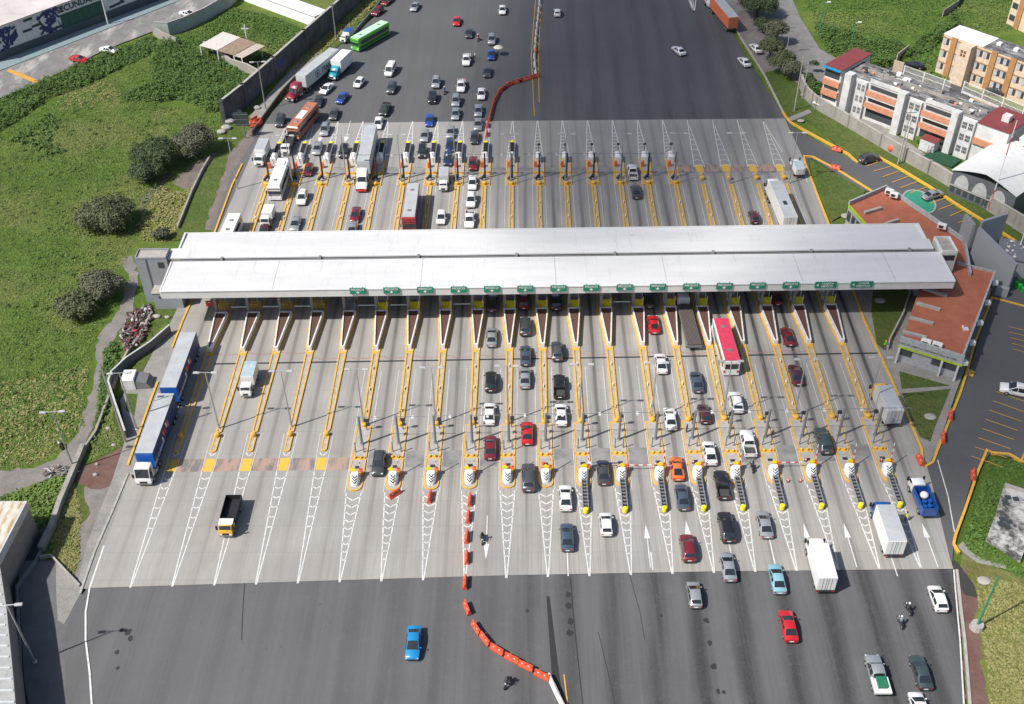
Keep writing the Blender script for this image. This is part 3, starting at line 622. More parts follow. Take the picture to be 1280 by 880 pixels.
# crash cushion nose (white shell with black chevrons) with or without the long attenuator
def cushion(att, flip=False):
    t = thing('crash_cushion'); s = 1
    mb = MB(); vs = []; fs = []
    # wedge shell: rises from 0.35 m at the front to 1.5 m behind, rounded plan
    def rg(y, w, z): return [(-w, y, .1), (-w, y, z*.7), (-w*.65, y, z), (w*.65, y, z), (w, y, z*.7), (w, y, .1)]
    secs = [rg(.75, .25, .5), rg(.95, .48, .75), rg(1.6, .66, 1.15), rg(2.3, .72, 1.4), rg(2.5, .66, 1.35)]
    for r_ in secs: vs += r_
    for k in range(len(secs)-1):
        for i in range(5): a = k*6+i; fs.append((a, a+1, a+7, a+6))
    fs.append((0, 5, 4, 3, 2, 1)); n = (len(secs)-1)*6; fs.append(tuple(n+i for i in range(6))); mb.add(vs, fs); mb.build('nose_shell', WHT, t, 35)
    mb = MB()
    for k in range(3):
        for sx in (-1, 1):
            y = .72+k*.32; z = lambda yy: .60+(yy-.72)*.66
            mb.add([(0, y-.02, z(y)), (sx*.34, y+.30, z(y+.30)+.0), (sx*.34, y+.45, z(y+.45)), (0, y+.13, z(y+.13))], [(0, 1, 2, 3)] if sx > 0 else [(3, 2, 1, 0)])
    for v in range(len(mb.v)): mb.v[v] = (mb.v[v][0], mb.v[v][1], mb.v[v][2]+.09)
    pieces(mb, 'chevron', BLK, t)
    if att:
        mb = MB()
        for sx in (-1, 1): mb.beam((sx*.36, .9, .62), (sx*.36, -4.7, .62), .1, .45)
        mb.build('rail', CHROME, t); mb = MB()
        for k in range(8): mb.box(-.3, .3, .5-k*.65-.46, .5-k*.65, .1, .7)
        mb.build('cartridge', BLK, t); mb = MB()
        mb.box(-.04, .04, -4.5, .7, .62, .7)
        for k in range(9): mb.box(-.34, .34, .62-k*.65, .72-k*.65, .6, .82)
        mb.build('diaphragm', CHROME, t)
        mb = MB(); mb.lathe((0, -4.75, .1), [(.34, 0), (.38, .4), (.34, .7), (.15, .8)]); mb.build('end_cap', YELB, t, 40)
    return reg(t)
cush_a = cushion(True); cush_b = cushion(False); cush_b.name = 'crash_cushion'
# boom barrier with raised boom
def boom_mesh(mb, L, dirv):
    d = Vector(dirv).normalized(); p = Vector((.62, 3.0, 1.15))
    for k in range(6): mb.beam(p+d*L*k/6, p+d*L*(k+1)/6, .09, .12, k % 2)
bar_t = thing('boom_barrier'); MB().bbox(.38, .92, 2.7, 3.3, .1, 1.25, .06).build('cabinet', ORG, bar_t); mb = MB(); boom_mesh(mb, 3.0, (.02, .2, 1)); mb.build('boom', [REDP, WHT], bar_t); MB().box(.45, .8, 2.62, 2.7, .6, 1.0).build('lamp', YELB, bar_t); reg(bar_t)
barc_t = thing('boom_barrier'); MB().bbox(.38, .92, 2.7, 3.3, .1, 1.25, .06).build('cabinet', ORG, barc_t); mb = MB(); boom_mesh(mb, 3.6, (1, 0, .02)); mb.build('boom', [REDP, WHT], barc_t); reg(barc_t)
# diamond warning sign
dia_t = thing('warning_sign'); mb = MB(); mb.tube((-.25, 2.75, .1), (-.25, 2.75, 1.5), .05); mb.build('post', GRY, dia_t); mb = MB(); mb.add([(-.25, 2.68, 1.0), (.25, 2.68, 1.5), (-.25, 2.68, 2.0), (-.75, 2.68, 1.5), (-.25, 2.72, 1.0), (.25, 2.72, 1.5), (-.25, 2.72, 2.0), (-.75, 2.72, 1.5)], [(0, 1, 2, 3), (7, 6, 5, 4), (0, 4, 5, 1), (1, 5, 6, 2), (2, 6, 7, 3), (3, 7, 4, 0)]); mb.build('sign_face', YELB, dia_t)
MB().box(-.55, .05, 2.67, 2.73, .62, .95).build('plate', WHT, dia_t); reg(dia_t)
# mast with camera arm
def mast(side):
    t = thing('camera_mast'); mb = MB(); mb.tube((.1, 9.3, .1), (.1, 9.3, 5.6), .2, .17, 10); mb.lathe((.1, 9.3, .1), [(.32, 0), (.32, .1), (.2, .15)]); mb.build('pole', GRY, t, 40)
    mb = MB(); mb.tube((.1, 9.3, 5.5), (4.3, 9.3, 5.5), .045); mb.build('arm', GRY, t); mb = MB(); mb.box(2.3, 2.65, 9.05, 9.55, 5.2, 5.45); mb.build('camera', WHT, t)
    mb = MB(); mb.tube((.5, 12.3, .1), (.5, 12.3, 2.4), .07); mb.box(.3, .9, 12.0, 12.35, 1.9, 2.35); mb.build('sensor_box', DGRY, t); return reg(t)
mast_t = mast(1)
cone_t = thing('traffic_cone'); MB().box(-.2, .2, -.2, .2, 0, .05).build('base', BLK, cone_t); mb = MB(); mb.lathe((0, 0, .05), [(.15, 0), (.035, .68)]); mb.build('cone', ORG, cone_t); mb = MB(); mb.lathe((0, 0, .05), [(.117, .25), (.09, .4)]); mb.build('band', WHT, cone_t); reg(cone_t)
drum_t = thing('traffic_drum'); MB().lathe((0, 0, 0), [(.3, 0), (.3, .12), (.24, .14), (.24, .9), (.2, .95)], 12).build('body', ORG, drum_t, 40); mb = MB(); mb.lathe((0, 0, 0), [(.25, .35), (.25, .5)], 12); mb.build('band', WHT, drum_t); reg(drum_t)
for k, i in enumerate(range(-4, 11)):
    x, y = lane_x(i), Ytip(i); nm = '%s from the left' % ORD[k]
    place(near_t, (x, y, 0), 0, 'yellow-edged toll island on the near side, %s of the fifteen long ones' % nm, 'traffic island', 'long near-side toll islands')
    place(cush_a if i >= 2 else cush_b, (x, y, .05), 0, ('near-side chevron crash cushion with yellow-capped black ladder, %s from the left' % ORD[i-2]) if i >= 2 else 'white chevron crash nose without ladder, %s on the near side' % nm, 'crash cushion', 'near-side crash cushions')
    if i in (3, 7): place(barc_t, (x, y, .05), 0, 'boom barrier lowered across the lane, the %s one on the near side' % ('left' if i == 3 else 'right'), 'barrier')
    else: place(bar_t, (x, y, .05), 0, 'orange boom barrier with raised boom on the near island, %s' % nm, 'barrier', 'near-side boom barriers')
    place(dia_t, (x+(-.1 if i < 1 else .3), y, .05), 0, 'yellow diamond sign behind the near crash nose, %s' % nm, 'sign', 'near-side diamond signs')
    place(mast_t, (x, y, .05), 0, 'grey camera mast with long arm on the near island, %s' % nm, 'camera mast', 'near-side camera masts')
    if i in (-1, 0, 1, 3, 4, 5, 6, 8, 10): place(drum_t if i in (1, 0) else cone_t, (x-.35, y+3.6+.3*(i % 3), .2), .3*i, 'orange and white %s standing on the near island %s' % ('drum' if i in (0, 1) else 'cone', nm), 'traffic cone')
for k, i in enumerate(range(-9, 11)):
    x, y = lane_x(i), 105.7+.09*i; nm = '%s from the left' % ORD[k]
    place(pl_t, (x, y, 0), 0, 'white-rimmed wedge planter of red soil by the canopy, %s' % nm, 'planter', 'wedge planters in front of the canopy')
    if i > -5: place(booth_y, (x, y, 0), 0, 'toll booth with bright yellow front panel, %s under the canopy' % ORD[k-5]+' from the left', 'toll booth', 'yellow-fronted toll booths')
    elif i == -5: place(booth_g, (x, y, 0), 0, 'toll booth with grey front panel, just left of the yellow-fronted ones', 'toll booth')
    else: place(plain_t, (x, y, 0), 0, 'grey steel portal over a booth base, %s under the canopy' % nm, 'portal', 'steel portals at the left lanes')
short_t = thing('toll_island'); kb = MB(); dk = MB()
for (h0, y0, y1) in ((.45, 7.9, 11.6),): nk(kb, dk, h0, y0, y1, .4, .2)
o = [(-.42, 12.2), (0, 11.8), (.42, 12.2), (.62, 30.2), (-.62, 30.2)]; q = ring(o, .22, -.05, .22, kb); dk.poly(q, .1)
o = [(-.62, 30.3), (.62, 30.3), (1.35, 40.4), (-1.35, 40.4)]; q = ring(o, .24, -.05, .2, kb); dk.poly(q, .12)
o = [(-1.35, 40.5), (1.35, 40.5), (1.35, 56), (-1.35, 56)]; q = ring(o, .25, -.05, .2, kb); dk.poly(q, .15)
kb.build('kerb', YEL, short_t); dk.build('deck', CONC, short_t); mb = MB(); mb.lathe((0, 11.2, .1), [(.4, 0), (.4, .55), (.28, .68)]); mb.build('bollard', YEL, short_t); reg(short_t)
for k, i in enumerate(range(-9, -4)):
    place(short_t, (lane_x(i), 105.7+.09*i, 0), 0, 'slim yellow toll island ending in a small bollard loop, %s from the left' % ORD[k], 'traffic island', 'slim near-side toll islands')
# white lowered booms under the canopy
wb_t = thing('lane_boom'); MB().box(-.15, .15, -.15, .15, 0, 1.1).build('post', GRY, wb_t); MB().box(.15, 3.0, -.06, .06, .88, 1.06).build('arm', WHT, wb_t); reg(wb_t)
for k, i in enumerate((-9, -8, -7, -5, -4, -2, 3)):
    place(wb_t, (lane_x(i)+1.2, 146.2+.09*i+1.1, .1), 0, 'white lane boom down under the canopy, %s from the left' % ORD[k], 'barrier', 'white booms under the canopy')
# ---------------------------------------------------------------- far side islands
def far(att, nose=True):
    t = thing('toll_island'); kb = MB(); dk = MB()
    def fr(hw, y0, y1, d, w=.22):
        o = round_tip(hw, -y1, -y0, d); o = [(x_, -y_) for x_, y_ in o]; q = ring(o, w, -.05, .2, kb); dk.poly(q, .15)
    if nose: fr(1.15, 187, 191.3, .05); fr(1.15, 191.5, 197, .4)
    else: fr(.4, 188.6, 191.4, .4, .2)
    o = [(-.52, 160), (.52, 160), (.45, 186.8), (-.45, 186.8)]; q = ring(o, .27, -.05, .22, kb); dk.poly(q, .1)
    kb.build('kerb', YEL, t); dk.build('deck', CONC, t); mb = MB(); mb.lathe((0, 187.3 if nose else 188.9, .1), [(.5, 0), (.5, .55), (.3, .7)]); mb.build('bollard', YEL, t)
    if nose:
        mb = MB(); mb.tube((-.7, 187.3, .4), (.7, 187.3, .4), .2); mb.build('cross_rail', YEL, t); mb = MB(); mb.box(-.9, .9, 191.3, 191.5, .1, .5); mb.build('gate_rail', YEL, t)
    mb = MB()
    for k in range(4): mb.box(-.06, .06, 165+k*5, 165.6+k*5, .1, .5)
    pieces(mb, 'marker_stub', WHT, t); return reg(t)
far_w = far(True); far_n = far(False, False); far_n.name = 'toll_island'
fm = thing('camera_mast'); mb = MB(); mb.tube((.1, 189.6, .1), (.1, 189.6, 5.6), .2, .17, 10); mb.build('pole', DGRY, fm, 40); mb = MB(); mb.tube((.1, 189.6, 5.5), (-3.2, 189.6, 5.5), .045); mb.build('arm', GRY, fm); MB().box(-2.1, -1.8, 189.4, 189.9, 5.2, 5.45).build('camera', WHT, fm); mb = MB(); mb.beam((-.7, 188.4, .5), (.15, 189.0, 1.3), .45, .35); mb.build('sensor_box', BLK, fm); reg(fm)
fb = thing('boom_barrier'); MB().bbox(-.85, -.3, 193.6, 194.2, .1, 1.3, .06).build('cabinet', ORG, fb); mb = MB(); mb.beam((.45, 193.8, 1.1), (.45, 192.4, 4.2), .09, .1); mb.build('boom', GRY, fb); reg(fb)
fn = thing('crash_cushion'); mb = MB(); mb.bbox(-.55, .55, 195.3, 197.6, .1, 1.7, .35); mb.build('nose_shell', WHT, fn); reg(fn)
fa = thing('crash_cushion'); mb = MB(); mb.bbox(-.6, .6, 195.3, 197.6, .1, 1.7, .35); mb.build('nose_shell', WHT, fa); mb = MB()
for s in (-1, 1): mb.beam((s*.52, 197.6, .7), (s*.52, 202.6, .7), .12, .5)
mb.build('rail', CHROME, fa); mb = MB()
for k in range(7): mb.box(-.45, .45, 197.7+k*.7, 198.25+k*.7, .1, .95)
mb.build('cartridge', BLK, fa); mb = MB(); mb.lathe((0, 202.9, .1), [(.45, 0), (.45, .8), (.2, .9)]); mb.build('end_cap', YELB, fa); reg(fa)
fp = thing('payment_post'); mb = MB(); mb.tube((.1, 198.3, .1), (.1, 198.3, 2.6), .06); mb.ell((.1, 198.3, 2.7), .32, .12, .32); mb.build('disc', DGRY, fp); reg(fp)
for k, i in enumerate(range(-9, 11)):
    x = lane_x(i); nm = '%s from the left' % ORD[k]
    if i >= 7:
        place(far_n, (x, 0, 0), 0, 'slim yellow far-side island ending in a yellow bollard, %s on the right' % ORD[i-7], 'traffic island', 'slim far-side toll islands'); continue
    place(far_w, (x, 0, 0), 0, 'yellow-edged toll island on the far side, %s' % nm, 'traffic island', 'far-side toll islands')
    place(fm, (x, 0, .05), 0, 'dark camera mast on the far island, %s' % nm, 'camera mast', 'far-side camera masts')
    place(fb, (x, 0, .05), 0, 'orange barrier cabinet on the far island, %s' % nm, 'barrier', 'far-side barrier cabinets')
    place(fa if i <= 0 else fn, (x, 0, .05), 0, ('far-side crash cushion with black ladder, %s' if i <= 0 else 'plain white far-side crash nose, %s') % nm, 'crash cushion', 'far-side crash cushions')
    if i > 0: place(fp, (x, 0, .05), 0, 'round dark sign disc on a post past the far nose, %s' % nm, 'sign', 'disc signs at far noses')
# ---------------------------------------------------------------- street lamps
lamp_t = thing('street_lamp'); mb = MB(); mb.tube((0, 0, 0), (0, 0, 11.2), .15, .075, 8); mb.lathe((0, 0, 0), [(.3, 0), (.3, .15), (.16, .2)]); mb.build('pole', CHROME, lamp_t, 50)
mb = MB(); mb.tube((-1.1, 0, 11.2), (1.1, 0, 11.2), .05); mb.build('arm', CHROME, lamp_t)
for s in (-1, 1): mb = MB(); mb.bbox(s*1.3-.45, s*1.3+.45, -.2, .2, 11.1, 11.28, .05); mb.build('lamp_head', LAMPG, lamp_t)
reg(lamp_t)
for k, i in enumerate(range(-8, 11, 2)):
    place(lamp_t, (lane_x(i)-.1, 119.2+.16*i, 0), 0, 'tall twin-headed street lamp on the near islands, %s from the left' % ORD[k], 'street lamp', 'street lamps of the near lanes')
for k, i in enumerate(range(-10, 11, 2)):
    place(lamp_t, (lane_x(i)+(.7 if i > 8 else -.2), 187.2 if i > -10 else 186.2, 0), 0, 'tall twin-headed street lamp on the far islands, %s from the left' % ORD[k], 'street lamp', 'street lamps of the far lanes')
for (x, y, h, l) in ((171, 536, 11.5, 'twin-headed street lamp beside the small substation box'), (92, 585, 12, 'twin-headed street lamp beside the field path'), (43.6, 827, 12, 'twin-headed street lamp behind the bottom left warehouse'),
                  (332, 136, 11.5, 'twin-headed street lamp beside the red tractor truck'), (420, 48, 11.5, 'street lamp behind the white long trailer near the green bus')):
    p = P(x, y); o = place(lamp_t, (p.x, p.y, -.1), .1, l, 'street lamp')
def pole(name, x, y, h, r, m, label, cat, extra=None):
    p = P(x, y); t = thing(name, (p.x, p.y, -.2), 0, label, cat); mb = MB(); mb.tube((0, 0, 0), (0, 0, h), r, r*.6, 8); mb.build('pole', m, t, 50)
    if extra == 'cross': mb = MB(); mb.beam((-1.2, 0, h-.5), (1.2, 0, h-.5), .12, .12); mb.beam((-1, 0, h-1.4), (1, 0, h-1.4), .1, .1); mb.build('cross_arm', GRY, t)
    if extra == 'head': mb = MB(); mb.tube((0, 0, h-.1), (.9, .3, h+.1), .05); mb.bbox(.7, 1.5, .1, .5, h, h+.2, .05); mb.build('lamp_head', WHT, t)
    if extra == 'base': mb = MB(); mb.lathe((0, 0, 0), [(.9, 0), (.75, .9)], 12); mb.build('footing', CONC, t)
    return t
GRN = mat('green_pole_paint', (.03, .22, .12), .5)
t = pole('street_lamp', 1220.6, 784, 10, .16, GRN, 'green pole on a round footing at the bottom right verge', 'street lamp', 'base')
pole('utility_pole', 157, 552, 15.5, .2, CHROME, 'thick white mast beside the small substation box', 'pole')
pole('utility_pole', 993, 137, 12.5, .17, CONC, 'pale concrete pole on the lawn near the bend of the wall', 'pole', 'cross')
pole('utility_pole', 1003, 122, 8.5, .12, CONC, 'shorter pale pole beside the wall by the red-roofed house', 'pole', 'cross')
pole('utility_pole', 983, 67, 7.2, .12, CONC, 'thin pole with cross arm among the roadside trees', 'pole', 'cross')
pole('street_lamp', 1024, 42, 8.0, .12, GRN, 'green lamp post beside the side street, the left of two', 'street lamp', 'head')
pole('street_lamp', 1062, 65.5, 7.5, .12, GRN, 'green lamp post behind the red-roofed house', 'street lamp', 'head')
pole('utility_pole', 1122.5, 204, 12, .17, CONC, 'tall concrete pole near the parked dark car by the long wall', 'pole', 'cross')
pole('utility_pole', 1127, 200, 10, .12, CONC, 'second slimmer pole standing right beside the tall concrete one', 'pole')
pole('utility_pole', 1269, 325, 14, .15, WHT, 'white slanting-looking pole at the right edge by the grey hut', 'pole')
t = pole('radio_mast', 1236, 262, 19, .12, WHT, 'slender red and white radio mast before the white barrel roof', 'mast')
MB().lathe((0, 0, 0), [(.13, 0), (.125, 4.5)], 8).build('red_section', REDP, t); MB().lathe((0, 0, 12), [(.10, 0), (.09, 3.5)], 8).build('red_section', REDP, t)
# ================================================================ vehicles
def loft(stas, w, win, L=None, roof_x=.08):
    """stas: (y, wscale, zb, belt, top, wt).  win: {interval: kind}.  Returns MB per part name."""
    rings = []
    for (y, ws, zb, belt, top, wt) in stas:
        h = w*ws
        half = [(0, zb), (h*.86, zb), (h, zb+(belt-zb)*.25), (h*1.0, zb+(belt-zb)*.62), (h*.965, belt), (wt, top-.055), (wt-roof_x, top), (0, top+.035)]
        full = [(x, z) for x, z in half]+[(-x, z) for x, z in half[-2:0:-1]]
        rings.append([(x, y, z) for x, z in full])
    n = len(rings[0]); parts = {}
    def P_(k): return parts.setdefault(k, MB())
    # vertex segments: 0..6 right side, 7..13 left
    for j in range(len(rings)-1):
        kind = win.get(j)
        for s in range(n):
            t = (s+1) % n; quad = [rings[j][s], rings[j][t], rings[j+1][t], rings[j+1][s]]
            side = s in (4, 9); topc = s in (6, 7); corner = s in (5, 8)
            tgt = 'body'
            if kind == 'side' and side: tgt = 'side_window'
            elif kind == 'front' and topc: tgt = 'windshield'
            elif kind == 'front' and side: tgt = 'side_window'
            elif kind == 'rear' and topc: tgt = 'rear_window'
            elif kind == 'sun' and topc: tgt = 'sunroof'
            elif kind == 'sidesun' and (topc or side): tgt = 'sunroof' if topc else 'side_window'
            P_(tgt).add(quad, [(0, 1, 2, 3)])
    b = P_('body'); b.add(rings[0], [tuple(range(n))]); b.add(rings[-1], [tuple(range(n-1, -1, -1))])
    return parts
def weld(mb):
    d = {}; idx = []; vs = []
    for v in mb.v:
        k = (round(v[0], 4), round(v[1], 4), round(v[2], 4))
        if k not in d: d[k] = len(vs); vs.append(v)
        idx.append(d[k])
    f2 = []; m2 = []
    for f, m in zip(mb.f, mb.mi):
        q = []
        for i in f:
            a = idx[i]
            if a not in q: q.append(a)
        if len(q) > 2: f2.append(tuple(q)); m2.append(m)
    mb.v = vs; mb.f = f2; mb.mi = m2; return mb
TYRE = BLK
def wheel(mb_t, mb_r, x, y, r, wd):
    s = 1 if x > 0 else -1
    mb_t.tube((x-s*wd, y, r), (x, y, r), r, r, 14); mb_r.tube((x-s*.02, y, r), (x+s*.012, y, r), r*.6, r*.55, 10)
def add_wheels(t, pts, r, wd=.22):
    for (x, y) in pts:
        a = MB(); b = MB(); wheel(a, b, x, y, r, wd); wo = a.build('wheel', TYRE, t); b.build('rim', CHROME, wo)
WHITEP = paint('white_car_paint', (.78, .78, .77))
def car(kind):
    t = thing({'sedan': 'sedan', 'hatch': 'hatchback', 'suv': 'suv', 'pickup': 'pickup_truck', 'van': 'van', 'sporty': 'coupe', 'bigsuv': 'suv'}[kind])
    W = .88
    if kind == 'sedan':
        L = 4.5; st = [(-2.3, .86, .42, .74, .80, .60), (-2.25, .95, .30, .88, .95, .68), (-2.0, .99, .24, .94, 1.0, .72), (-1.72, .98, .2, .94, 1.0, .74), (-.98, 1, .2, .93, 1.36, .62), (-.88, 1, .2, .93, 1.39, .62), (-.25, 1, .2, .92, 1.42, .63), (-.15, 1, .2, .92, 1.42, .63), (.26, 1, .2, .91, 1.38, .62), (1.26, 1, .2, .88, .95, .76), (1.45, .99, .2, .86, .92, .72), (2.05, .98, .22, .77, .83, .72), (2.26, .93, .28, .66, .73, .66), (2.33, .82, .36, .54, .60, .58)]
        win = {3: 'rear', 5: 'side', 7: 'side', 8: 'front'}; wy = 1.35
    elif kind == 'sporty':
        L = 4.5; W = .92; st = [(-2.25, .76, .42, .78, .84, .5), (-2.18, .9, .28, .92, .98, .62), (-1.8, .99, .2, .94, 1.0, .66), (-.7, 1, .2, .88, 1.27, .56), (-.6, 1, .2, .88, 1.29, .56), (.1, 1, .2, .87, 1.29, .56), (.15, 1, .2, .87, 1.29, .56), (.3, 1, .2, .86, 1.27, .56), (1.1, 1, .2, .84, .90, .7), (1.5, 1, .2, .80, .86, .68), (2.1, .97, .2, .68, .75, .68), (2.3, .88, .3, .50, .56, .6)]
        win = {2: 'rear', 4: 'side', 7: 'front'}; wy = 1.35
    elif kind == 'hatch':
        L = 3.9; W = .84; st = [(-1.95, .8, .42, .86, .92, .62), (-1.88, .92, .28, .96, 1.02, .66), (-1.78, .97, .22, .97, 1.06, .66), (-1.45, 1, .2, .96, 1.43, .60), (-1.3, 1, .2, .95, 1.47, .60), (-.35, 1, .2, .94, 1.50, .62), (-.25, 1, .2, .94, 1.50, .62), (.22, 1, .2, .92, 1.44, .62), (1.12, 1, .2, .88, .97, .74), (1.3, .99, .2, .85, .92, .7), (1.8, .98, .24, .78, .85, .70), (1.94, .93, .3, .66, .73, .64), (2.0, .82, .36, .54, .60, .56)]
        win = {2: 'rear', 4: 'side', 6: 'side', 7: 'front'}; wy = 1.2
    elif kind in ('suv', 'bigsuv'):
        k = 1.0 if kind == 'suv' else 1.12; W = .92*(1 if k == 1 else 1.06); z = .12
        st = [(-2.2, .82, .5, .98, 1.04, .68), (-2.12, .94, .36, 1.06, 1.12, .72), (-2.02, .98, .3, 1.07, 1.18, .72), (-1.72, 1, .28, 1.06, 1.60, .66), (-1.58, 1, .26, 1.05, 1.66, .66), (-.85, 1, .26, 1.04, 1.69, .67), (-.75, 1, .26, 1.04, 1.69, .67), (.05, 1, .26, 1.03, 1.69, .67), (.12, 1, .26, 1.03, 1.68, .67), (.34, 1, .26, 1.02, 1.63, .67), (1.2, 1, .26, .99, 1.08, .80), (1.4, .99, .26, .96, 1.04, .76), (2.02, .98, .28, .88, .96, .76), (2.16, .94, .34, .78, .86, .70), (2.24, .86, .4, .62, .69, .62)]
        if k != 1: st = [(a*k*1.03, b, c, d*1.03, e*1.07, f*1.06) for a, b, c, d, e, f in st]
        win = {2: 'rear', 4: 'side', 6: 'side', 8: 'side', 9: 'front'}; wy = 1.35*k; L = 4.4*k*1.03
    elif kind == 'pickup':
        W = .94; L = 5.3; st = [(-.75, .97, .35, 1.02, 1.1, .74), (-.55, .98, .3, 1.03, 1.68, .66), (-.45, 1, .3, 1.03, 1.72, .66), (.28, 1, .3, 1.02, 1.74, .67), (.38, 1, .3, 1.02, 1.74, .67), (.75, 1, .3, 1.01, 1.68, .66), (1.35, 1, .3, 1.0, 1.08, .78), (1.6, 1, .3, .98, 1.06, .78), (2.4, .96, .32, .92, .98, .72), (2.58, .9, .36, .78, .86, .66), (2.65, .8, .42, .6, .66, .6)]
        win = {0: 'rear', 2: 'side', 4: 'side', 5: 'front'}; wy = 1.7
    elif kind == 'van':
        W = .96; L = 5.0; st = [(-2.5, .9, .45, 1.25, 1.95, .78), (-2.44, .97, .35, 1.25, 2.02, .80), (-2.2, 1, .3, 1.25, 2.08, .82), (-1.0, 1, .3, 1.24, 2.10, .82), (-.9, 1, .3, 1.24, 2.10, .82), (.3, 1, .3, 1.22, 2.10, .82), (.4, 1, .3, 1.2, 2.10, .82), (1.1, 1, .3, 1.15, 2.02, .80), (1.85, 1, .3, 1.05, 1.2, .80), (2.1, .98, .32, 1.0, 1.12, .78), (2.4, .9, .36, .85, .95, .7), (2.5, .78, .42, .65, .72, .62)]
        win = {2: 'side', 4: 'side', 6: 'side', 7: 'front'}; wy = 1.6
    if kind != 'van': st = [(a, b, c, d, e, f+(.055 if e-d > .3 else .03)) for a, b, c, d, e, f in st]
    parts = loft(st, W, win)
    for nm, mb in parts.items():
        weld(mb); (pieces if nm == 'side_window' else MB.build)(*((mb, nm, GLASS, t, 38) if nm != 'body' else (mb, nm, WHITEP, t, 38)))
    if kind == 'pickup':
        mb = MB(); y0, y1, x = -2.6, -.78, .9
        mb.box(-x, x, y0, y1, .42, .62); mb.box(-x, -x+.09, y0, y1, .62, 1.05); mb.box(x-.09, x, y0, y1, .62, 1.05); mb.box(-x+.09, x-.09, y0, y0+.08, .62, 1.05); mb.box(-x+.09, x-.09, y1-.06, y1, .62, 1.08); mb.build('cargo_bed', WHITEP, t)
        MB().box(-x+.09, x-.09, y0+.08, y1-.06, .62, .66).build('bed_liner', mat('bed_liner', (.05, .05, .05), .8), t)
    if kind == 'van':
        MB().box(-.7, .7, -2.53, -2.49, 1.35, 1.85).build('rear_window', GLASS, t)
    r = {'hatch': .30, 'sedan': .32, 'sporty': .33}.get(kind, .37)
    Wx = W*1.005
    add_wheels(t, [(s*Wx, y) for s in (-1, 1) for y in (wy, -wy)], r)
    yf = st[-1][0]; yb = st[0][0] if kind != 'pickup' else -2.6
    zf = .62 if kind in ('sedan', 'hatch', 'sporty') else .8
    zb = .78 if kind in ('sedan', 'hatch', 'sporty') else .92
    for s in (-1, 1):
        mb = MB(); mb.bbox(min(s*W*.55, s*W*.86), max(s*W*.55, s*W*.86), yf-.22, yf-.02, zf-.12, zf+.06, .04); mb.build('headlight', LAMPW, t)
        mb = MB(); mb.bbox(min(s*W*.6, s*W*.88), max(s*W*.6, s*W*.88), yb-.012, yb+.12, zb-.1, zb+.1, .03); mb.build('taillight', LAMPR, t)
        my_ = {'sedan': 1.0, 'sporty': .85, 'hatch': .85, 'pickup': 1.1, 'van': 1.5}.get(kind, .95); mz = st[-5][3]+.08 if kind != 'van' else 1.25
        mb = MB(); mb.bbox(min(s*W, s*(W+.2)), max(s*W, s*(W+.2)), my_-.05, my_+.09, mz-.03, mz+.13, .03); mb.build('mirror', WHITEP, t)
    mb = MB(); mb.box(-.26, .26, yb-.03, yb+.02, zb-.28, zb-.14); mb.build('number_plate', WHT, t)
    mb = MB(); mb.box(-W*.8, W*.8, yf-.16, yf+.02, .26, .42); mb.box(-W*.8, W*.8, yb-.02, yb+.14, .3, .42); mb.build('bumper_trim', mat('bumper_plastic', (.03, .03, .032), .6), t)
    if kind in ('suv', 'bigsuv', 'van'):
        for s in (-1, 1):
            mb = MB(); zt = 1.72 if kind == 'suv' else (1.84 if kind == 'bigsuv' else 2.12); mb.beam((s*.6, -1.3, zt), (s*.6, .2, zt), .04, .05); mb.build('roof_rail', DGRY, t)
    return reg(t)
CARS = {k: car(k) for k in ('sedan', 'hatch', 'suv', 'pickup', 'van', 'sporty', 'bigsuv')}
for k in CARS: CARS[k].name = {'sedan': 'sedan', 'hatch': 'hatchback', 'suv': 'suv', 'pickup': 'pickup_truck', 'van': 'van', 'sporty': 'coupe', 'bigsuv': 'suv'}[k]
for k in CARS:                                    # names may have changed: register again
    reg(CARS[k])
COLS = {'white': (.78, .78, .77), 'silver': (.44, .46, .47), 'grey': (.12, .125, .13), 'dark grey': (.05, .053, .058), 'black': (.012, .012, .014), 'red': (.50, .012, .018), 'dark red': (.17, .012, .018), 'maroon': (.07, .018, .028),
        'dark blue': (.012, .03, .085), 'blue': (.015, .06, .32), 'bright blue': (.01, .22, .48), 'light blue': (.22, .42, .50), 'orange': (.78, .16, .03), 'grey-blue': (.10, .14, .19), 'grey-green': (.08, .115, .115), 'dark green': (.03, .045, .04)}
def put_car(kind, col, px, py, lab, rz=0, z=.65):
    p = P(px, py, z); m = paint(col.replace(' ', '_')+'_car_paint', COLS[col], .5 if col in ('silver', 'grey', 'grey-blue', 'grey-green') else 0)
    o = place(CARS[kind], (p.x, p.y, .02 if 75 < 1 else .0), R(rz), lab, {'sedan': 'car', 'hatch': 'car', 'sporty': 'car', 'suv': 'car', 'bigsuv': 'car', 'pickup': 'pickup truck', 'van': 'van'}[kind], 'cars and pickups at the toll plaza')
    jobs.append((o, m)); return o
jobs = []
U, D = 0, 180
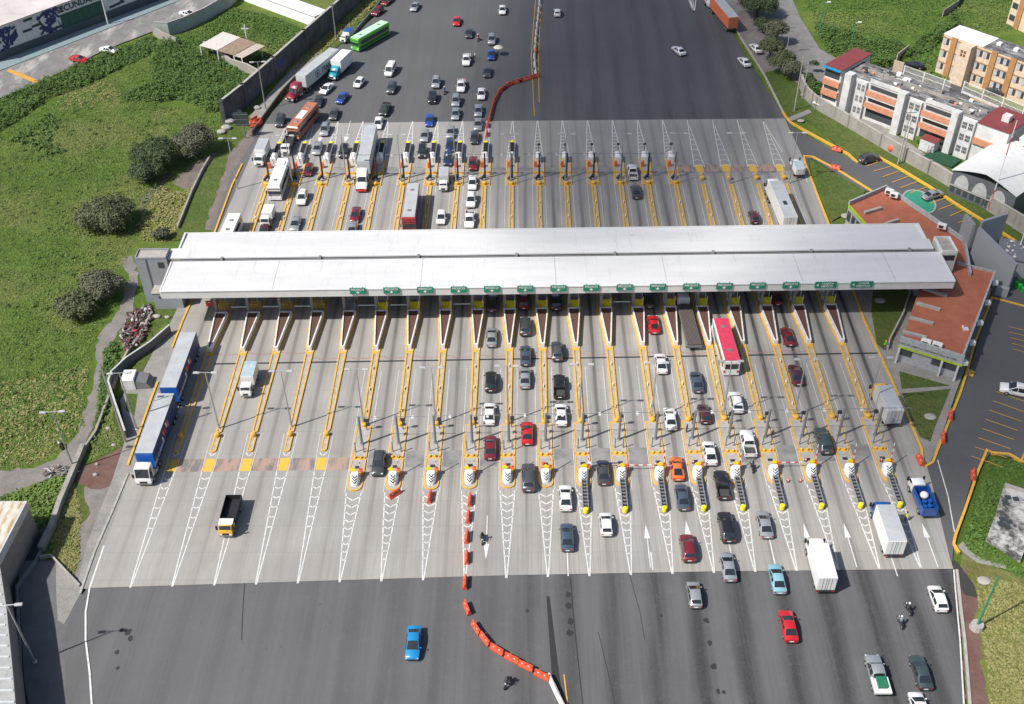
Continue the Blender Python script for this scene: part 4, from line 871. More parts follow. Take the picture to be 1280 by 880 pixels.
# near side, towards the canopy (drive up the picture), left to right by lane
C_ = [
 ('sedan','silver',614.5,421,'silver sedan behind the dark car leaving the leftmost used booth',U), ('sedan','dark grey',614.7,378,'dark sedan half under the canopy ahead of the lone silver sedan',U),
 ('suv','black',613.5,477,'black suv between the silver and the white sedan in the lane of the red barriers',U), ('sedan','white',611.7,517,'white sedan just ahead of the dark red sedan, beside the grey masts',U),
 ('sedan','dark red',613,559,'dark red sedan last in the lane beside the barrier-lined island',U), ('suv','dark red',654.5,376,'very dark red suv under the canopy left of the dark suv',U),
 ('suv','dark grey',656.4,408,'dark suv with red lights just out from under the canopy',U), ('sedan','grey-blue',657,444,'light blue-grey sedan, front one of the similar pair near the drain line',U),
 ('sedan','silver',656,472,'silver sedan, rear one of the similar pair by the drain line',U), ('sedan','red',659,541,'bright red sedan alone mid-lane between two grey masts',U),
 ('bigsuv','grey',660.5,597,'grey suv with black glass roof below the bright red sedan',U), ('suv','black',694.8,377,'black suv with its tail just outside the canopy shade',U),
 ('suv','grey',696.3,439,'grey suv ahead of the black pickup',U), ('pickup','black',699.2,483,'black pickup with open grey bed ahead of the white sedan',U), ('sedan','white',701.3,518,'white sedan directly behind the black open-bed pickup',U),
 ('sedan','white',706.8,622,'white sedan in front of the dark blue sedan near the islands tips',U), ('sedan','grey-blue',708.8,671,'dark blue sedan behind a white one close to the asphalt edge',U),
 ('sedan','dark grey',754,590,'dark sedan passing under a blue boom between two crash cushions',U), ('hatch','white',757.6,655,'white hatchback alone below the dark sedan at the blue boom',U),
 ('sedan','dark grey',810.5,373,'black sedan with pale roof under the canopy ahead of a red coupe',U), ('sporty','red',817,405,'bright red coupe just outside the canopy',U), ('sedan','white',826,454,'white sedan crossing the drain line behind the red coupe',U),
 ('sedan','white',837.6,523,'white sedan ahead of the orange car',U), ('sporty','orange',846.2,585,'bright orange coupe between two crash noses',U), ('sedan','grey-blue',853,621,'dark blue-grey sedan close behind the orange coupe',U),
 ('suv','dark red',859.8,685,'dark crimson suv below the dark sedan following the orange coupe',U), ('hatch','silver',868,743,'silver hatchback on the asphalt below the crimson suv',U),
 ('sedan','grey-blue',871,477,'blue-grey sedan right behind the long flatbed truck',U), ('hatch','maroon',880,517,'dark maroon hatchback behind the blue-grey sedan',U), ('sedan','white',887,566,'white sedan with bar on its roof beside the grey mast',U),
 ('pickup','black',902.5,606,'black pickup with covered bed beside a yellow-capped crash cushion',U), ('bigsuv','black',908,659,'black suv below the black pickup',U), ('sedan','silver',910,708,'small silver sedan at the edge of concrete and asphalt behind the black suv',U),
 ('suv','white',920,503,'white suv behind the red-roofed bus',U), ('pickup','white',935,554,'white double-cab pickup ahead of the motorcyclist',U), ('sedan','silver',955.5,655,'silver sedan in the lane of the fallen cones',U),
 ('sedan','light blue',971.3,723,'light blue sedan just on the asphalt',U), ('sedan','red',985.5,782,'bright red sedan on the near asphalt',U), ('sedan','dark red',969.6,370,'dark red car stopped at a booth in the canopy shade',U),
 ('sporty','dark red',985,420,'crimson coupe ahead of the maroon sedan',U), ('sedan','maroon',995,468,'maroon sedan behind the crimson coupe',U), ('bigsuv','grey-green',1029,551,'dark suv with silver roof among the masts on the right',U),
 ('hatch','white',1172.5,748,'white hatchback near the right line on the asphalt',U), ('sedan','grey-green',1151,840,'grey-green sedan near the bottom right corner',U), ('hatch','white',1149,884,'white car cut off by the bottom edge of the picture',U),
 # near side, coming down
 ('suv','dark grey',473.5,579,'dark car alone beside the leftmost long island, facing us',D), ('sedan','bright blue',516.7,803,'bright blue sedan alone on the near asphalt',D),
 # far side, coming down (queues)
 ('hatch','maroon',330,289,'maroon car almost hidden behind the far canopy edge',D), ('suv','white',378,247,'white suv with black sunroof in the second far lane',D), ('sedan','silver',369.5,279,'silver sedan behind the white suv, at the canopy edge',D),
 ('hatch','dark red',385.8,212,'dark red hatchback next to the white coach',D), ('sedan','silver',397,185,'silver sedan ahead of a wet-looking arrow, left of the black suv',D), ('suv','silver',406.2,162,'silver suv entering the lanes beside the terracotta coach',D),
 ('suv','black',430,189,'black suv beside the big white tractor truck',D), ('sedan','dark red',444.4,268,'dark red sedan in front of the white tractor truck',D), ('sedan','silver',440.5,287,'silver car mostly hidden behind the canopy edge in front of the dark red sedan',D),
 ('suv','dark grey',350.5,151,'dark grey suv beside the fence left of the terracotta coach',D), ('sedan','dark green',398,126.3,'dark green car behind the terracotta coach',D), ('sedan','grey',417.3,142,'grey sedan right of the terracotta coach',D),
 ('sedan','white',408.3,110.5,'white sedan with sunroof in front of the white box truck',D-18), ('sedan','blue',427.6,122,'dark blue sedan behind the grey one, below the box trucks',D-12), ('hatch','white',449,103,'white hatchback with black roof right of the box truck',D-14),
 ('sedan','white',473,153.5,'white sedan at the start of the concrete right of the long trailer',D), ('pickup','dark green',481,136.5,'dark green pickup behind the white sedan at the concrete edge',D-6), ('suv','grey',489.5,110,'grey suv below the white van',D-5),
 ('suv','black',528,189,'black suv ahead of the silver sedan in the sixth far lane',D), ('sedan','silver',530.7,169,'silver sedan behind the black suv, below the royal blue car',D), ('sedan','blue',536.7,150,'royal blue car at the concrete edge',D),
 ('suv','black',540.5,122,'black suv between the silver suv and the royal blue car',D), ('suv','silver',545,103,'silver suv at the tail of the queue above the black suv',D), ('hatch','white',551.5,271.5,'white car near the canopy in the seventh far lane',D),
 ('suv','dark blue',560,199,'dark blue suv right behind the small silver box truck',D), ('sedan','dark blue',562.6,181,'dark blue sedan behind the dark blue suv',D), ('sedan','silver',563.2,164.5,'silver sedan behind the two dark blue cars',D),
 ('sedan','silver',569.4,142,'silver sedan, lower of two in a row just above the concrete edge',D), ('suv','silver',569.8,126,'silver suv, upper of two in a row just above the concrete edge',D), ('pickup','white',576.4,107,'white pickup behind the silver suv in the middle queue',D),
 ('pickup','white',583,74.5,'white pickup beside the two pedestrians',D), ('sedan','dark grey',586,41,'dark grey sedan near the red motorcyclist',D), ('sedan','red',570.7,26,'small red car far up the asphalt',D),
 ('sedan','dark red',591.3,204,'dark red sedan ahead of three whites beside the red drums',D), ('sedan','dark grey',593.2,171.5,'dark sedan behind the dark red one along the barrier chain',D), ('sedan','silver',597.6,155,'silver sedan in the lane beside the barrier chain, at the concrete edge',D),
 ('sedan','silver',597.9,138,'silver sedan in the lane beside the barrier chain, just above the concrete',D), ('sedan','white',601.6,117,'white sedan inside the bend of the barrier chain',D), ('sedan','dark grey',608.8,89.5,'dark grey sedan above the bend of the barrier chain',D),
 ('sedan','blue',614,68,'blue car next to the vendor with the umbrella',D), ('suv','silver',614.5,49.5,'silver suv above the blue car by the umbrella',D), ('sedan','white',628,12,'white sedan at the top left of the median',D), 
 ('sedan','white',590.5,228,'white sedan, farthest of three whites before the canopy',D), ('suv','white',588.7,250,'white suv, middle of three whites before the canopy',D), ('pickup','white',587,274,'white pickup, nearest of three whites before the canopy',D),
 ('sedan','silver',518.6,8,'silver sedan at the top edge left of the red car',D-8), ('suv','dark red',472,14,'dark red suv behind the green bus',D-20), ('sedan','dark red',484,1,'dark red car cut by the top edge above the green bus',D-20),
 # far side, going up
 ('pickup','white',790.6,215,'white double-cab pickup leaving on the far right lanes',U), ('sedan','dark grey',794.8,239,'dark sedan behind the white pickup on the far side',U), ('hatch','maroon',942.5,271,'dark maroon car in the right far lane near the canopy',U),
 ('hatch','white',696.7,15.5,'small white car right of the median at the top',U-2), ('sedan','white',848.6,63,'white sedan alone on the dark asphalt at the upper right',22), ('sedan','white',930.4,77,'white sedan near the trees at the right road edge',14), ('sedan','white',945,60,'white car partly hidden under the roadside trees',12)]
for (k, c, x, y, l, rz) in C_: put_car(k, c, x, y, l, rz)
put_car('suv', 'dark grey', 1086.5, 198, 'dark suv parked crosswise at the first yellow bay', 112+180); put_car('sedan', 'silver', 1166, 243, 'silver sedan parked in a bay by the yellow kerb', 118+180)
put_car('bigsuv', 'white', 1272, 488, 'white suv parked at the right edge in the car park', 70)
put_car('sedan', 'black', 1107, 92, 'black car parked behind the tarred terrace roof', 60); put_car('sedan', 'black', 1143, 81, 'dark car parked inside the white railing gate', 70); put_car('sedan', 'dark grey', 1244, 114, 'dark car behind the railings before the second block', 62); put_car('suv', 'grey', 1199, 124, 'grey suv on the estate street between railing gates', 64)
put_car('sedan', 'red', 98.7, 73.5, 'small red car on the street by the weedy field', 250); put_car('sedan', 'white', 136, 62, 'white car on the street behind the red one', 250); put_car('sedan', 'white', 234.5, 17, 'white car beyond the low pale wall on the street', 245)
def repaint(o, m):
    for c in o.children:
        nm = c.name.split('.')[0]
        if nm in ('body', 'mirror', 'cargo_bed'):
            s = c.material_slots[0]; s.link = 'OBJECT'; s.material = m
bpy.context.view_layer.update()
for o, m in jobs: repaint(o, m)
# ---------------------------------------------------------------- trucks and buses (front towards +Y, origin at the middle of the length)
def cabloft(t, yf, W, zroof, colm, cabover=True, hood=0, name='cab', sleeper=0):
    """cab whose nose is at yf"""
    if cabover:
        st = [(yf-1.75-sleeper, .97, .55, 1.6, zroof-.02, W*.9), (yf-1.65-sleeper, 1, .5, 1.6, zroof, W*.92), (yf-1.1, 1, .5, 1.6, zroof, W*.92), (yf-1.0, 1, .5, 1.6, zroof, W*.92), (yf-.45, 1, .5, 1.55, zroof-.05, W*.9), (yf-.1, 1, .5, 1.45, 1.62, W*.9), (yf-.03, .97, .5, 1.3, 1.38, W*.86), (yf, .9, .55, 1.0, 1.1, W*.8)]
        win = {2: 'side', 3: 'side', 4: 'front'}
    else:
        h = hood; st = [(yf-h-2.2-sleeper, .97, .6, 1.7, zroof-.05, W*.84), (yf-h-2.0-sleeper, 1, .55, 1.7, zroof, W*.84), (yf-h-1.1, 1, .55, 1.65, zroof-.05, W*.84), (yf-h-1.0, 1, .55, 1.6, zroof-.35, W*.82), (yf-h-.45, .98, .55, 1.55, zroof-.75, W*.8), (yf-h, .95, .55, 1.5, 1.66, W*.78), (yf-h+.3, .92, .55, 1.45, 1.6, W*.7), (yf-.25, .9, .6, 1.15, 1.38, W*.6), (yf, .8, .65, .95, 1.1, W*.5)]
        win = {2: 'side', 3: 'side', 4: 'front'}
    parts = loft(st, W, win)
    c = weld(parts['body']).build(name, colm, t, 38)
    weld(parts['windshield']).build('windshield', GLASS, c); pieces(weld(parts['side_window']), 'side_window', GLASS, c)
    for s in (-1, 1):
        mb = MB(); mb.bbox(min(s*W*.5, s*W*.84), max(s*W*.5, s*W*.84), yf-.1, yf+.03, .7, .9, .03); mb.build('headlight', LAMPW, c)
        mb = MB(); mb.bbox(min(s*(W+.05), s*(W+.3)), max(s*(W+.05), s*(W+.3)), yf-hood-.35, yf-hood-.2, 1.5, 2.2, .03); mb.beam((s*W*.95, yf-hood-.3, 2.1), (s*(W+.15), yf-hood-.28, 2.1), .04, .04); mb.build('mirror', BLK, c)
    mb = MB(); mb.box(-W*.9, W*.9, yf-.12, yf+.04, .45, .68); mb.build('bumper', GRY, c); mb = MB(); mb.box(-W*.45, W*.45, yf-.05, yf+.035, .75, 1.05); mb.build('grille', BLK, c)
    return c
def box_body(t, y0, y1, W, z0, z1, colm, ribs=True, roofm=None, name='cargo_box'):
    mb = MB(); mb.bbox(-W, W, y0, y1, z0, z1, .05); o = mb.build(name, colm, t)
    if ribs:
        mb = MB(); n = int((y1-y0)/.9)
        for k in range(1, n): y = y0+(y1-y0)*k/n; mb.box(-W+.05, W-.05, y-.025, y+.025, z1, z1+.015)
        mb.build('roof_bow', colm, o)
    mb = MB(); mb.box(-W*.96, -.02, y0-.02, y0+.01, z0+.1, z1-.1); mb.box(.02, W*.96, y0-.02, y0+.01, z0+.1, z1-.1); mb.build('rear_door', colm, o)
    mb = MB()
    for x in (-W*.45, -.12, .12, W*.45): mb.box(x-.02, x+.02, y0-.05, y0-.02, z0+.05, z1-.1)
    mb.build('lock_rod', GRY, o)
    mb = MB(); mb.box(-W+.02, W-.02, y0+.02, y1-.02, z1+.016, z1+.02)
    if roofm: mb.build('roof', roofm, o)
    mb = MB(); mb.box(-W, W, y0-.08, y0+.05, z0-.35, z0-.12); 
    mb.build('rear_bumper', DGRY, o)
    for s in (-1, 1): MB().box(min(s*W*.7, s*W*.95), max(s*W*.7, s*W*.95), y0-.1, y0-.05, z0-.3, z0-.16).build('taillight', LAMPR, o)
    return o
def chassis(t, y0, y1, W=.42):
    mb = MB(); mb.box(-W-.06, -W+.06, y0, y1, .62, .85); mb.box(W-.06, W+.06, y0, y1, .62, .85)
    y = y0+.3
    while y < y1-.2: mb.box(-W+.06, W-.06, y-.06, y+.06, .64, .8); y += 1.4
    mb.build('chassis', DGRY, t)
RW = mat('trailer_roof_grey', (.40, .42, .43), .5, var=.12, sc=.5, dirt=.25)
WBOX = mat('white_box_panel', (.72, .72, .70), .45, var=.05, dirt=.2); GBOX = mat('pale_grey_box', (.50, .52, .52), .5, var=.08, dirt=.2)
def truck(name, px, py, z, rz, label, L, boxL, W=1.2, zt=3.6, cabcol=WHITEP, boxcol=WBOX, roofm=None, zroof=2.6, cabover=True, hood=0, box=True, cat='truck', group=None, cab_w=None, sl=0):
    p = P(px, py, z); t = thing(name, (p.x, p.y, 0), R(rz), label, cat, group)
    y1 = L/2; cabloft(t, y1, cab_w or W*.88, zroof, cabcol, cabover, hood, sleeper=sl)
    yb = -L/2
    if box: box_body(t, yb, yb+boxL, W, .95, zt, boxcol, True, roofm)
    chassis(t, yb+.2, y1-.8)
    add_wheels(t, [(s*W*.93, y1-1.0 if cabover else y1-.9) for s in (-1, 1)]+[(s*W*.93, yb+1.3) for s in (-1, 1)], .45, .3)
    return t, yb
TEALP = paint('teal_truck_paint', (.02, .28, .38)); YP = paint('taxi_yellow_paint', (.75, .42, .03)); BLP = paint('truck_blue_paint', (.01, .08, .32)); CRP = paint('crimson_truck_paint', (.26, .01, .03))
ROOFB = mat('light_blue_roof', (.36, .46, .50), .5, dirt=.2)
truck('box_truck', 310, 471, 2, D, 'small white box truck with pale blue roof on the left near lanes', 5.8, 3.6, 1.0, 2.7, boxcol=WBOX, roofm=ROOFB, zroof=2.0)
truck('box_truck', 1026, 700, 2.2, U, 'white box truck at the edge of concrete and asphalt', 7.6, 5.6, 1.18, 3.4, zroof=2.5)
truck('box_truck', 1109.5, 655, 2.2, U, 'pale box truck with blue cab beside a crash cushion', 8.2, 6.3, 1.22, 3.6, cabcol=BLP, boxcol=WBOX, roofm=RW, zroof=2.6)
truck('box_truck', 1107.5, 500, 2.2, U+4, 'ribbed grey container truck with yellow cab on the rightmost near lane', 7.6, 5.6, 1.22, 3.6, cabcol=YP, boxcol=GBOX, roofm=RW, zroof=2.6)
truck('box_truck', 424, 80, 2.2, D-18, 'white box truck with teal and white hood beside the long trailer', 9.0, 6.2, 1.25, 3.8, cabcol=TEALP, zroof=2.6, cabover=False, hood=1.0)
truck('box_truck', 326.5, 189, 2, D-2, 'white box truck with grey roof at the far left lane', 6.6, 4.6, 1.1, 3.1, roofm=RW, zroof=2.3)
truck('box_truck', 334, 269, 1.6, D-2, 'white small box truck close to the canopy on the far left', 5.2, 3.0, 1.0, 2.4, zroof=2.2)
truck('box_truck', 554.7, 223, 1.6, D, 'small silver box truck in the seventh far lane', 5.6, 3.4, .95, 2.6, boxcol=GBOX, roofm=RW, zroof=1.9)
truck('box_truck', 996.5, 208, 1.4, U+3, 'small white van-sized box truck by the right far lane', 4.9, 3.1, .95, 2.3, boxcol=WBOX, roofm=ROOFB, zroof=1.9)
# blue and white microbus beside the green bus
truck('box_truck', 433.5, 44, 1.2, D-18, 'small blue and white van squeezed against the fence by the green bus', 5.0, 3.0, .9, 2.2, boxcol=WBOX, roofm=mat('blue_roof', (.03, .08, .3), .5), zroof=1.8)
o = put_car('van', 'white', 488, 88, 'white passenger van alone above the grey suv', D-8); repaint(o, paint('white_car_paint', COLS['white']))
# stake truck, dump truck, flatbeds
def stake(label, px, py, rz, cabcol, bedcol, L=6.4, bedL=4.0, W=1.05, load=None, hgt=1.3, name='stake_truck'):
    t, yb = truck(name, px, py, .9, rz, label, L, 0, W, 0, cabcol=cabcol, box=False, zroof=2.1)
    mb = MB(); y0, y1 = yb, yb+bedL; mb.box(-W, W, y0, y1, .9, 1.05); z1 = 1.05+hgt
    for (a, b, c, d) in ((-W, -W+.07, y0, y1), (W-.07, W, y0, y1), (-W+.07, W-.07, y0, y0+.07), (-W+.07, W-.07, y1-.07, y1)): mb.box(a, b, c, d, 1.05, z1)
    mb.build('cargo_bed', bedcol, t)
    return t, y0, y1
t, y0, y1 = stake('blue stake-bed truck with white cab carrying blue drums', 1151.5, 623, U+2, WHITEP, BLP, 6.4, 4.2)
mb = MB()
for (x, y, z) in ((-.5, y0+.8, 1.05), (.2, y0+.9, 1.05), (-.3, y0+1.7, 1.05), (.5, y0+1.8, 1.05)): mb.lathe((x, y, z), [(.32, 0), (.32, 1.0)], 10)
mb.build('blue_drum_load', BLP, t); mb = MB(); mb.ell((.1, y0+2.9, 1.9), .6, .6, .5); mb.build('white_sack_load', WBOX, t, 60)
t, y0, y1 = stake('yellow and white dump truck with black bed facing us, alone on the left', 288, 646, D, YP, mat('dump_bed_black', (.02, .02, .022), .5), 6.2, 4.2, 1.08, hgt=.9, name='dump_truck')
mb = MB(); mb.box(-.95, .95, y1+.3, y1+1.4, 2.11, 2.16); mb.build('roof_panel', WHITEP, t)
t, y0, y1 = stake('flatbed truck with empty dark frame and white cab at the far left', 360, 181, D-1, WHITEP, DGRY, 6.6, 4.5, 1.05, hgt=.5, name='flatbed_truck')
t, y0, y1 = stake('long flatbed truck loaded with grey tubes, cab under the canopy', 860, 402, U+2, WHITEP, GRY, 13.5, 10.8, 1.2, hgt=.25, name='flatbed_truck')
mb = MB()
for k in range(10): mb.tube((-1.02+k*.227, y0+.1, 1.42), (-1.02+k*.227, y1-.1, 1.42), .115, None, 8)
mb.build('tube_load', mat('brown_grey_tubes', (.10, .085, .075), .7, var=.4, sc=4), t)
o = put_car('pickup', 'silver', 1096, 843, 'silver-white utility pickup with green load at the bottom right', U); repaint(o, paint('silver_car_paint', COLS['silver']))
mb = MB(); mb.box(-1.0, 1.0, -2.85, -.7, .9, 1.05); mb.box(-1.0, -.8, -2.85, -.7, 1.05, 1.2); mb.box(.8, 1.0, -2.85, -.7, 1.05, 1.2); mb.box(-.8, .8, -2.85, -2.4, 1.05, 1.2); mb.build('utility_bed', WHITEP, o); mb = MB(); mb.box(-.45, .65, -2.2, -.8, 1.05, 1.5); mb.build('green_crate_load', mat('green_crate', (.02, .16, .08), .5), o)
# articulated trucks
def artic(name, label, px, py, rz, cabcol, boxcol, L=13.6, W=1.28, zt=4.0, roofm=RW, cab_hood=1.5, cabover=False, two=False, zroof=3.3, cablabel=None):
    """trailer centre given in the photo at its roof"""
    p = P(px, py, zt); t = thing(name, (p.x, p.y, 0), R(rz), label, 'truck')
    y0, y1 = -L/2, L/2
    box_body(t, y0, y1, W, 1.15, zt, boxcol, True, roofm, 'trailer')
    chassis(t, y0+.3, y1-.3)
    yf = y1+(2.1+cab_hood+1.9 if not cabover else 2.6)
    cabloft(t, yf, 1.18, zroof, cabcol, cabover, cab_hood if not cabover else 0, sleeper=.6 if not cabover else .1)
    chassis(t, y1-2.2, yf-.6)
    for s in (-1, 1):
        mb = MB(); mb.tube((s*1.0, yf-(2.6 if not cabover else 1.9)-1.2, .75), (s*1.0, yf-(2.6 if not cabover else 1.9), .75), .3, None, 10); mb.build('fuel_tank', CHROME, t, 40)
    add_wheels(t, [(s*W*.95, y) for s in (-1, 1) for y in (y0+1.2, y0+2.4, y1-1.4, y1-.2, yf-1.1)], .5, .35)
    return t, y0, y1
NAVY = mat('curtain_blue', (.012, .035, .13), .5, var=.1); BRB = mat('headboard_blue', (.01, .10, .42), .45, var=.05)
# blue double trailer
t, y0, y1 = artic('double_trailer_truck', 'white tractor pulling two navy blue trailers with orange and white logos', 193.5, 528, D, WHITEP, NAVY, 12.6, 1.28, 4.1, cabover=True, zroof=3.1)
MB().box(-1.26, 1.26, y1-.01, y1+.03, 1.2, 4.05).build('headboard', BRB, t)
L2 = 13.3; yb = y0-1.3-L2
t2 = box_body(t, yb, yb+L2, 1.28, 1.15, 4.1, NAVY, True, RW, 'trailer'); MB().box(-1.26, 1.26, yb+L2-.01, yb+L2+.03, 1.2, 4.05).build('headboard', BRB, t)
chassis(t, yb+.3, yb+L2+1.2); add_wheels(t, [(s*1.22, y) for s in (-1, 1) for y in (yb+1.2, yb+2.4, yb+L2-1.6, yb+L2-.5)], .5, .35)
for yc in ((y0+y1)/2, yb+L2/2):
    # logo patches and lettering on the side that faces right in the photo (local -X because the truck faces us)
    mb = MB()
    for k, (dy, dz, h, cc) in enumerate(((-1.6, 2.2, 1.2, 0), (-.9, 2.6, 1.0, 1), (-.1, 2.2, 1.1, 2), (.7, 2.5, 1.0, 0), (1.4, 2.1, .8, 1))):
        mb.add([(-1.30, yc+dy, dz), (-1.30, yc+dy+.5, dz), (-1.30, yc+dy+.75, dz+h), (-1.30, yc+dy+.25, dz+h)], [(3, 2, 1, 0)], cc)
    mb.build('logo', [ORG, WHT, REDP], t)
    text_on('TRES GUERRAS', .8, (-1.30, yc+4.1, 2.0), (0, -1, 0), (0, 0, 1), WHT, t)
# red tractor with white trailer
t, y0, y1 = artic('articulated_truck', 'crimson tractor truck with long white lettered trailer by the left fence', 397, 77, D-22.5, CRP, GBOX, 15.2, 1.28, 4.1)
text_on('TRAXION', 1.5, (-1.30, (y0+y1)/2-2.6, 2.5), (0, -1, 0), (0, 0, 1), mat('dark_lettering', (.03, .035, .05), .5), t)
mb = MB(); M = MB()
vs = [(-1.295, (y0+y1)/2+2.6+.9*math.cos(a), 2.55+.9*math.sin(a)) for a in [2*math.pi*k/20 for k in range(20)]]+[(-1.295, (y0+y1)/2+2.6+.72*math.cos(a), 2.55+.72*math.sin(a)) for a in [2*math.pi*k/20 for k in range(20)]]
mb.add(vs, [(k, (k+1) % 20, 20+(k+1) % 20, 20+k) for k in range(20)]); mb.add([(-1.295, (y0+y1)/2+2.2, 2.2), (-1.295, (y0+y1)/2+3.0, 2.2), (-1.295, (y0+y1)/2+2.9, 2.9), (-1.295, (y0+y1)/2+2.5, 3.0)], [(0, 1, 2, 3)]); mb.build('logo', mat('dark_lettering', (.03, .035, .05), .5), t)
t, y0, y1 = artic('articulated_truck', 'white tractor truck with red bumper and long grey trailer in a far lane', 458.5, 178, D, WHITEP, GBOX, 15.0, 1.25, 4.0)
MB().box(-1.0, 1.0, y1+4.9, y1+5.55, .45, 1.0).build('red_bumper', REDP, t)
t, y0, y1 = artic('articulated_truck', 'white tractor truck with pale roofed trailer leaving on the far right', 979, 248, U+2.5, WHITEP, WBOX, 12.6, 1.28, 4.0, cabover=True, zroof=3.2)
mb = MB(); mb.box(-.35, .35, -2.2, -.9, 4.03, 4.06); mb.build('roof_number', mat('dark_lettering', (.03, .035, .05), .5), t)
t, y0, y1 = artic('articulated_truck', 'orange trailer with grey roof driving off at the top right', 906, 8, U+11, WHITEP, mat('faded_orange_box', (.55, .15, .07), .6, dirt=.3), 13.6, 1.28, 4.0)
# buses
def bus(name, label, px, py, rz, L, col, roofm, W=1.27, zt=3.3, extra=None, lower=None):
    p = P(px, py, zt); t = thing(name, (p.x, p.y, 0), R(rz), label, 'bus'); y0, y1 = -L/2, L/2
    mb = MB(); mb.bbox(-W, W, y0, y1, .35, 1.55, .01); mb.bbox(-W+.04, W-.04, y0+.04, y1-.05, 1.55, 2.55, .01); mb.bbox(-W, W, y0, y1-.1, 2.55, zt, .2); mb.build('body', col, t)
    for s in (-1, 1):
        mb = MB(); n = int((L-2)/1.5)
        for k in range(n):
            a = y0+.5+k*(L-1.6)/n; mb.box(min(s*(W-.045), s*(W+.012)), max(s*(W-.045), s*(W+.012)), a+.04, a+(L-1.6)/n-.04, 1.58, 2.5)
        mb.build('window_band', GLASS, t)
    mb = MB(); mb.add([(-W+.1, y1+.012, 1.3), (W-.1, y1+.012, 1.3), (W-.12, y1-.08, 2.75), (-W+.12, y1-.08, 2.75)], [(0, 1, 2, 3)]); mb.add([(-W+.1, y1-.03, 1.3), (W-.1, y1-.03, 1.3), (W-.12, y1-.12, 2.75), (-W+.12, y1-.12, 2.75)], [(3, 2, 1, 0)]); mb.build('windshield', GLASS, t)
    MB().box(-W+.25, W-.25, y0-.02, y0+.03, 1.6, 2.6).build('rear_window', GLASS, t)
    MB().box(-W+.12, W-.12, y0+.1, y1-.3, zt, zt+.03).build('roof', roofm, t)
    for s in (-1, 1):
        MB().bbox(min(s*W*.6, s*W*.92), max(s*W*.6, s*W*.92), y1-.05, y1+.03, .7, .95, .03).build('headlight', LAMPW, t); MB().box(min(s*W*.7, s*W*.95), max(s*W*.7, s*W*.95), y0-.04, y0, .9, 1.3).build('taillight', LAMPR, t)
        mb = MB(); mb.beam((s*W*.9, y1-.1, 2.6), (s*(W+.15), y1+.35, 2.5), .05, .05); mb.box(s*(W+.15)-.1, s*(W+.15)+.1, y1+.3, y1+.4, 1.9, 2.5); mb.build('mirror', BLK, t)
    add_wheels(t, [(s*W*1.0, y) for s in (-1, 1) for y in (y1-2.4, y0+3.0)], .48, .3)
    for k in range(2): MB().bbox(-.35, .35, y0+2.2+k*(L-5), y0+2.9+k*(L-5), zt+.03, zt+.12, .04).build('roof_hatch', GRY, t)
    if extra: MB().bbox(-.75, .75, extra[0], extra[1], zt+.03, zt+.22, .08).build('air_conditioner', extra[2], t)
    if lower: MB().box(-W-.012, W+.012, y0+.5, y1-.6, .6, 1.3).build('side_stripe', lower, t)
    return t
GRNB = paint('lime_bus_paint', (.11, .50, .05)); TERB = paint('terracotta_bus_paint', (.42, .14, .075))
bus('city_bus', 'lime green and white city bus at the upper left', 462, 37, D-33, 12, GRNB, mat('pale_green_roof', (.45, .72, .48), .5), lower=mat('dark_green_stripe', (.02, .12, .03), .5))
bus('coach', 'terracotta coach with white roof unit above the far left lanes', 378, 143, D-14, 11.5, TERB, mat('terracotta_roof', (.40, .15, .09), .6, dirt=.2), extra=(-1.5, 1.9, WBOX))
bus('coach', 'white coach in the far left lane', 348, 215, D-1, 11, WHITEP, WBOX, extra=(-4, -2.4, WBOX))
bus('coach', 'grey-roofed coach with red front near the canopy on the far side', 513.5, 250, D, 12.2, paint('red_coach_paint', (.36, .02, .03)), RW, zt=3.7)
t = bus('coach', 'white bus with red roof beside a planter near the canopy', 908, 423, U+2, 11.0, WHITEP, mat('red_bus_roof', (.62, .05, .10), .5, dirt=.2), zt=3.3)
bus('coach', 'white bus mostly hidden behind the canopy at the far left', 287, 281, D-2, 8, WHITEP, WBOX, zt=2.9)
# ================================================================ motorcycles with riders, pedestrians
def skin_body(name, joints, edges, m, parent=None):
    me = bpy.data.meshes.new(name); me.from_pydata([j[0] for j in joints], edges, []); o = bpy.data.objects.new(name, me); COL.objects.link(o)
    mod = o.modifiers.new('s', 'SKIN'); mod.use_smooth_shade = True
    for k, j in enumerate(joints):
        sv = me.skin_vertices[0].data[k]; sv.radius = (j[1], j[1] if len(j) < 3 else j[2]); sv.use_root = (k == 0)
    sb = o.modifiers.new('u', 'SUBSURF'); sb.levels = 1; sb.render_levels = 1
    dg = bpy.context.evaluated_depsgraph_get(); dg.update(); nm = bpy.data.meshes.new_from_object(o.evaluated_get(dg)); nm.materials.clear(); nm.materials.append(m)
    bpy.data.objects.remove(o); q = bpy.data.objects.new(name, nm); COL.objects.link(q)
    if parent: q.parent = parent
    return q
SKIN = mat('skin', (.30, .16, .10), .6, var=.05)
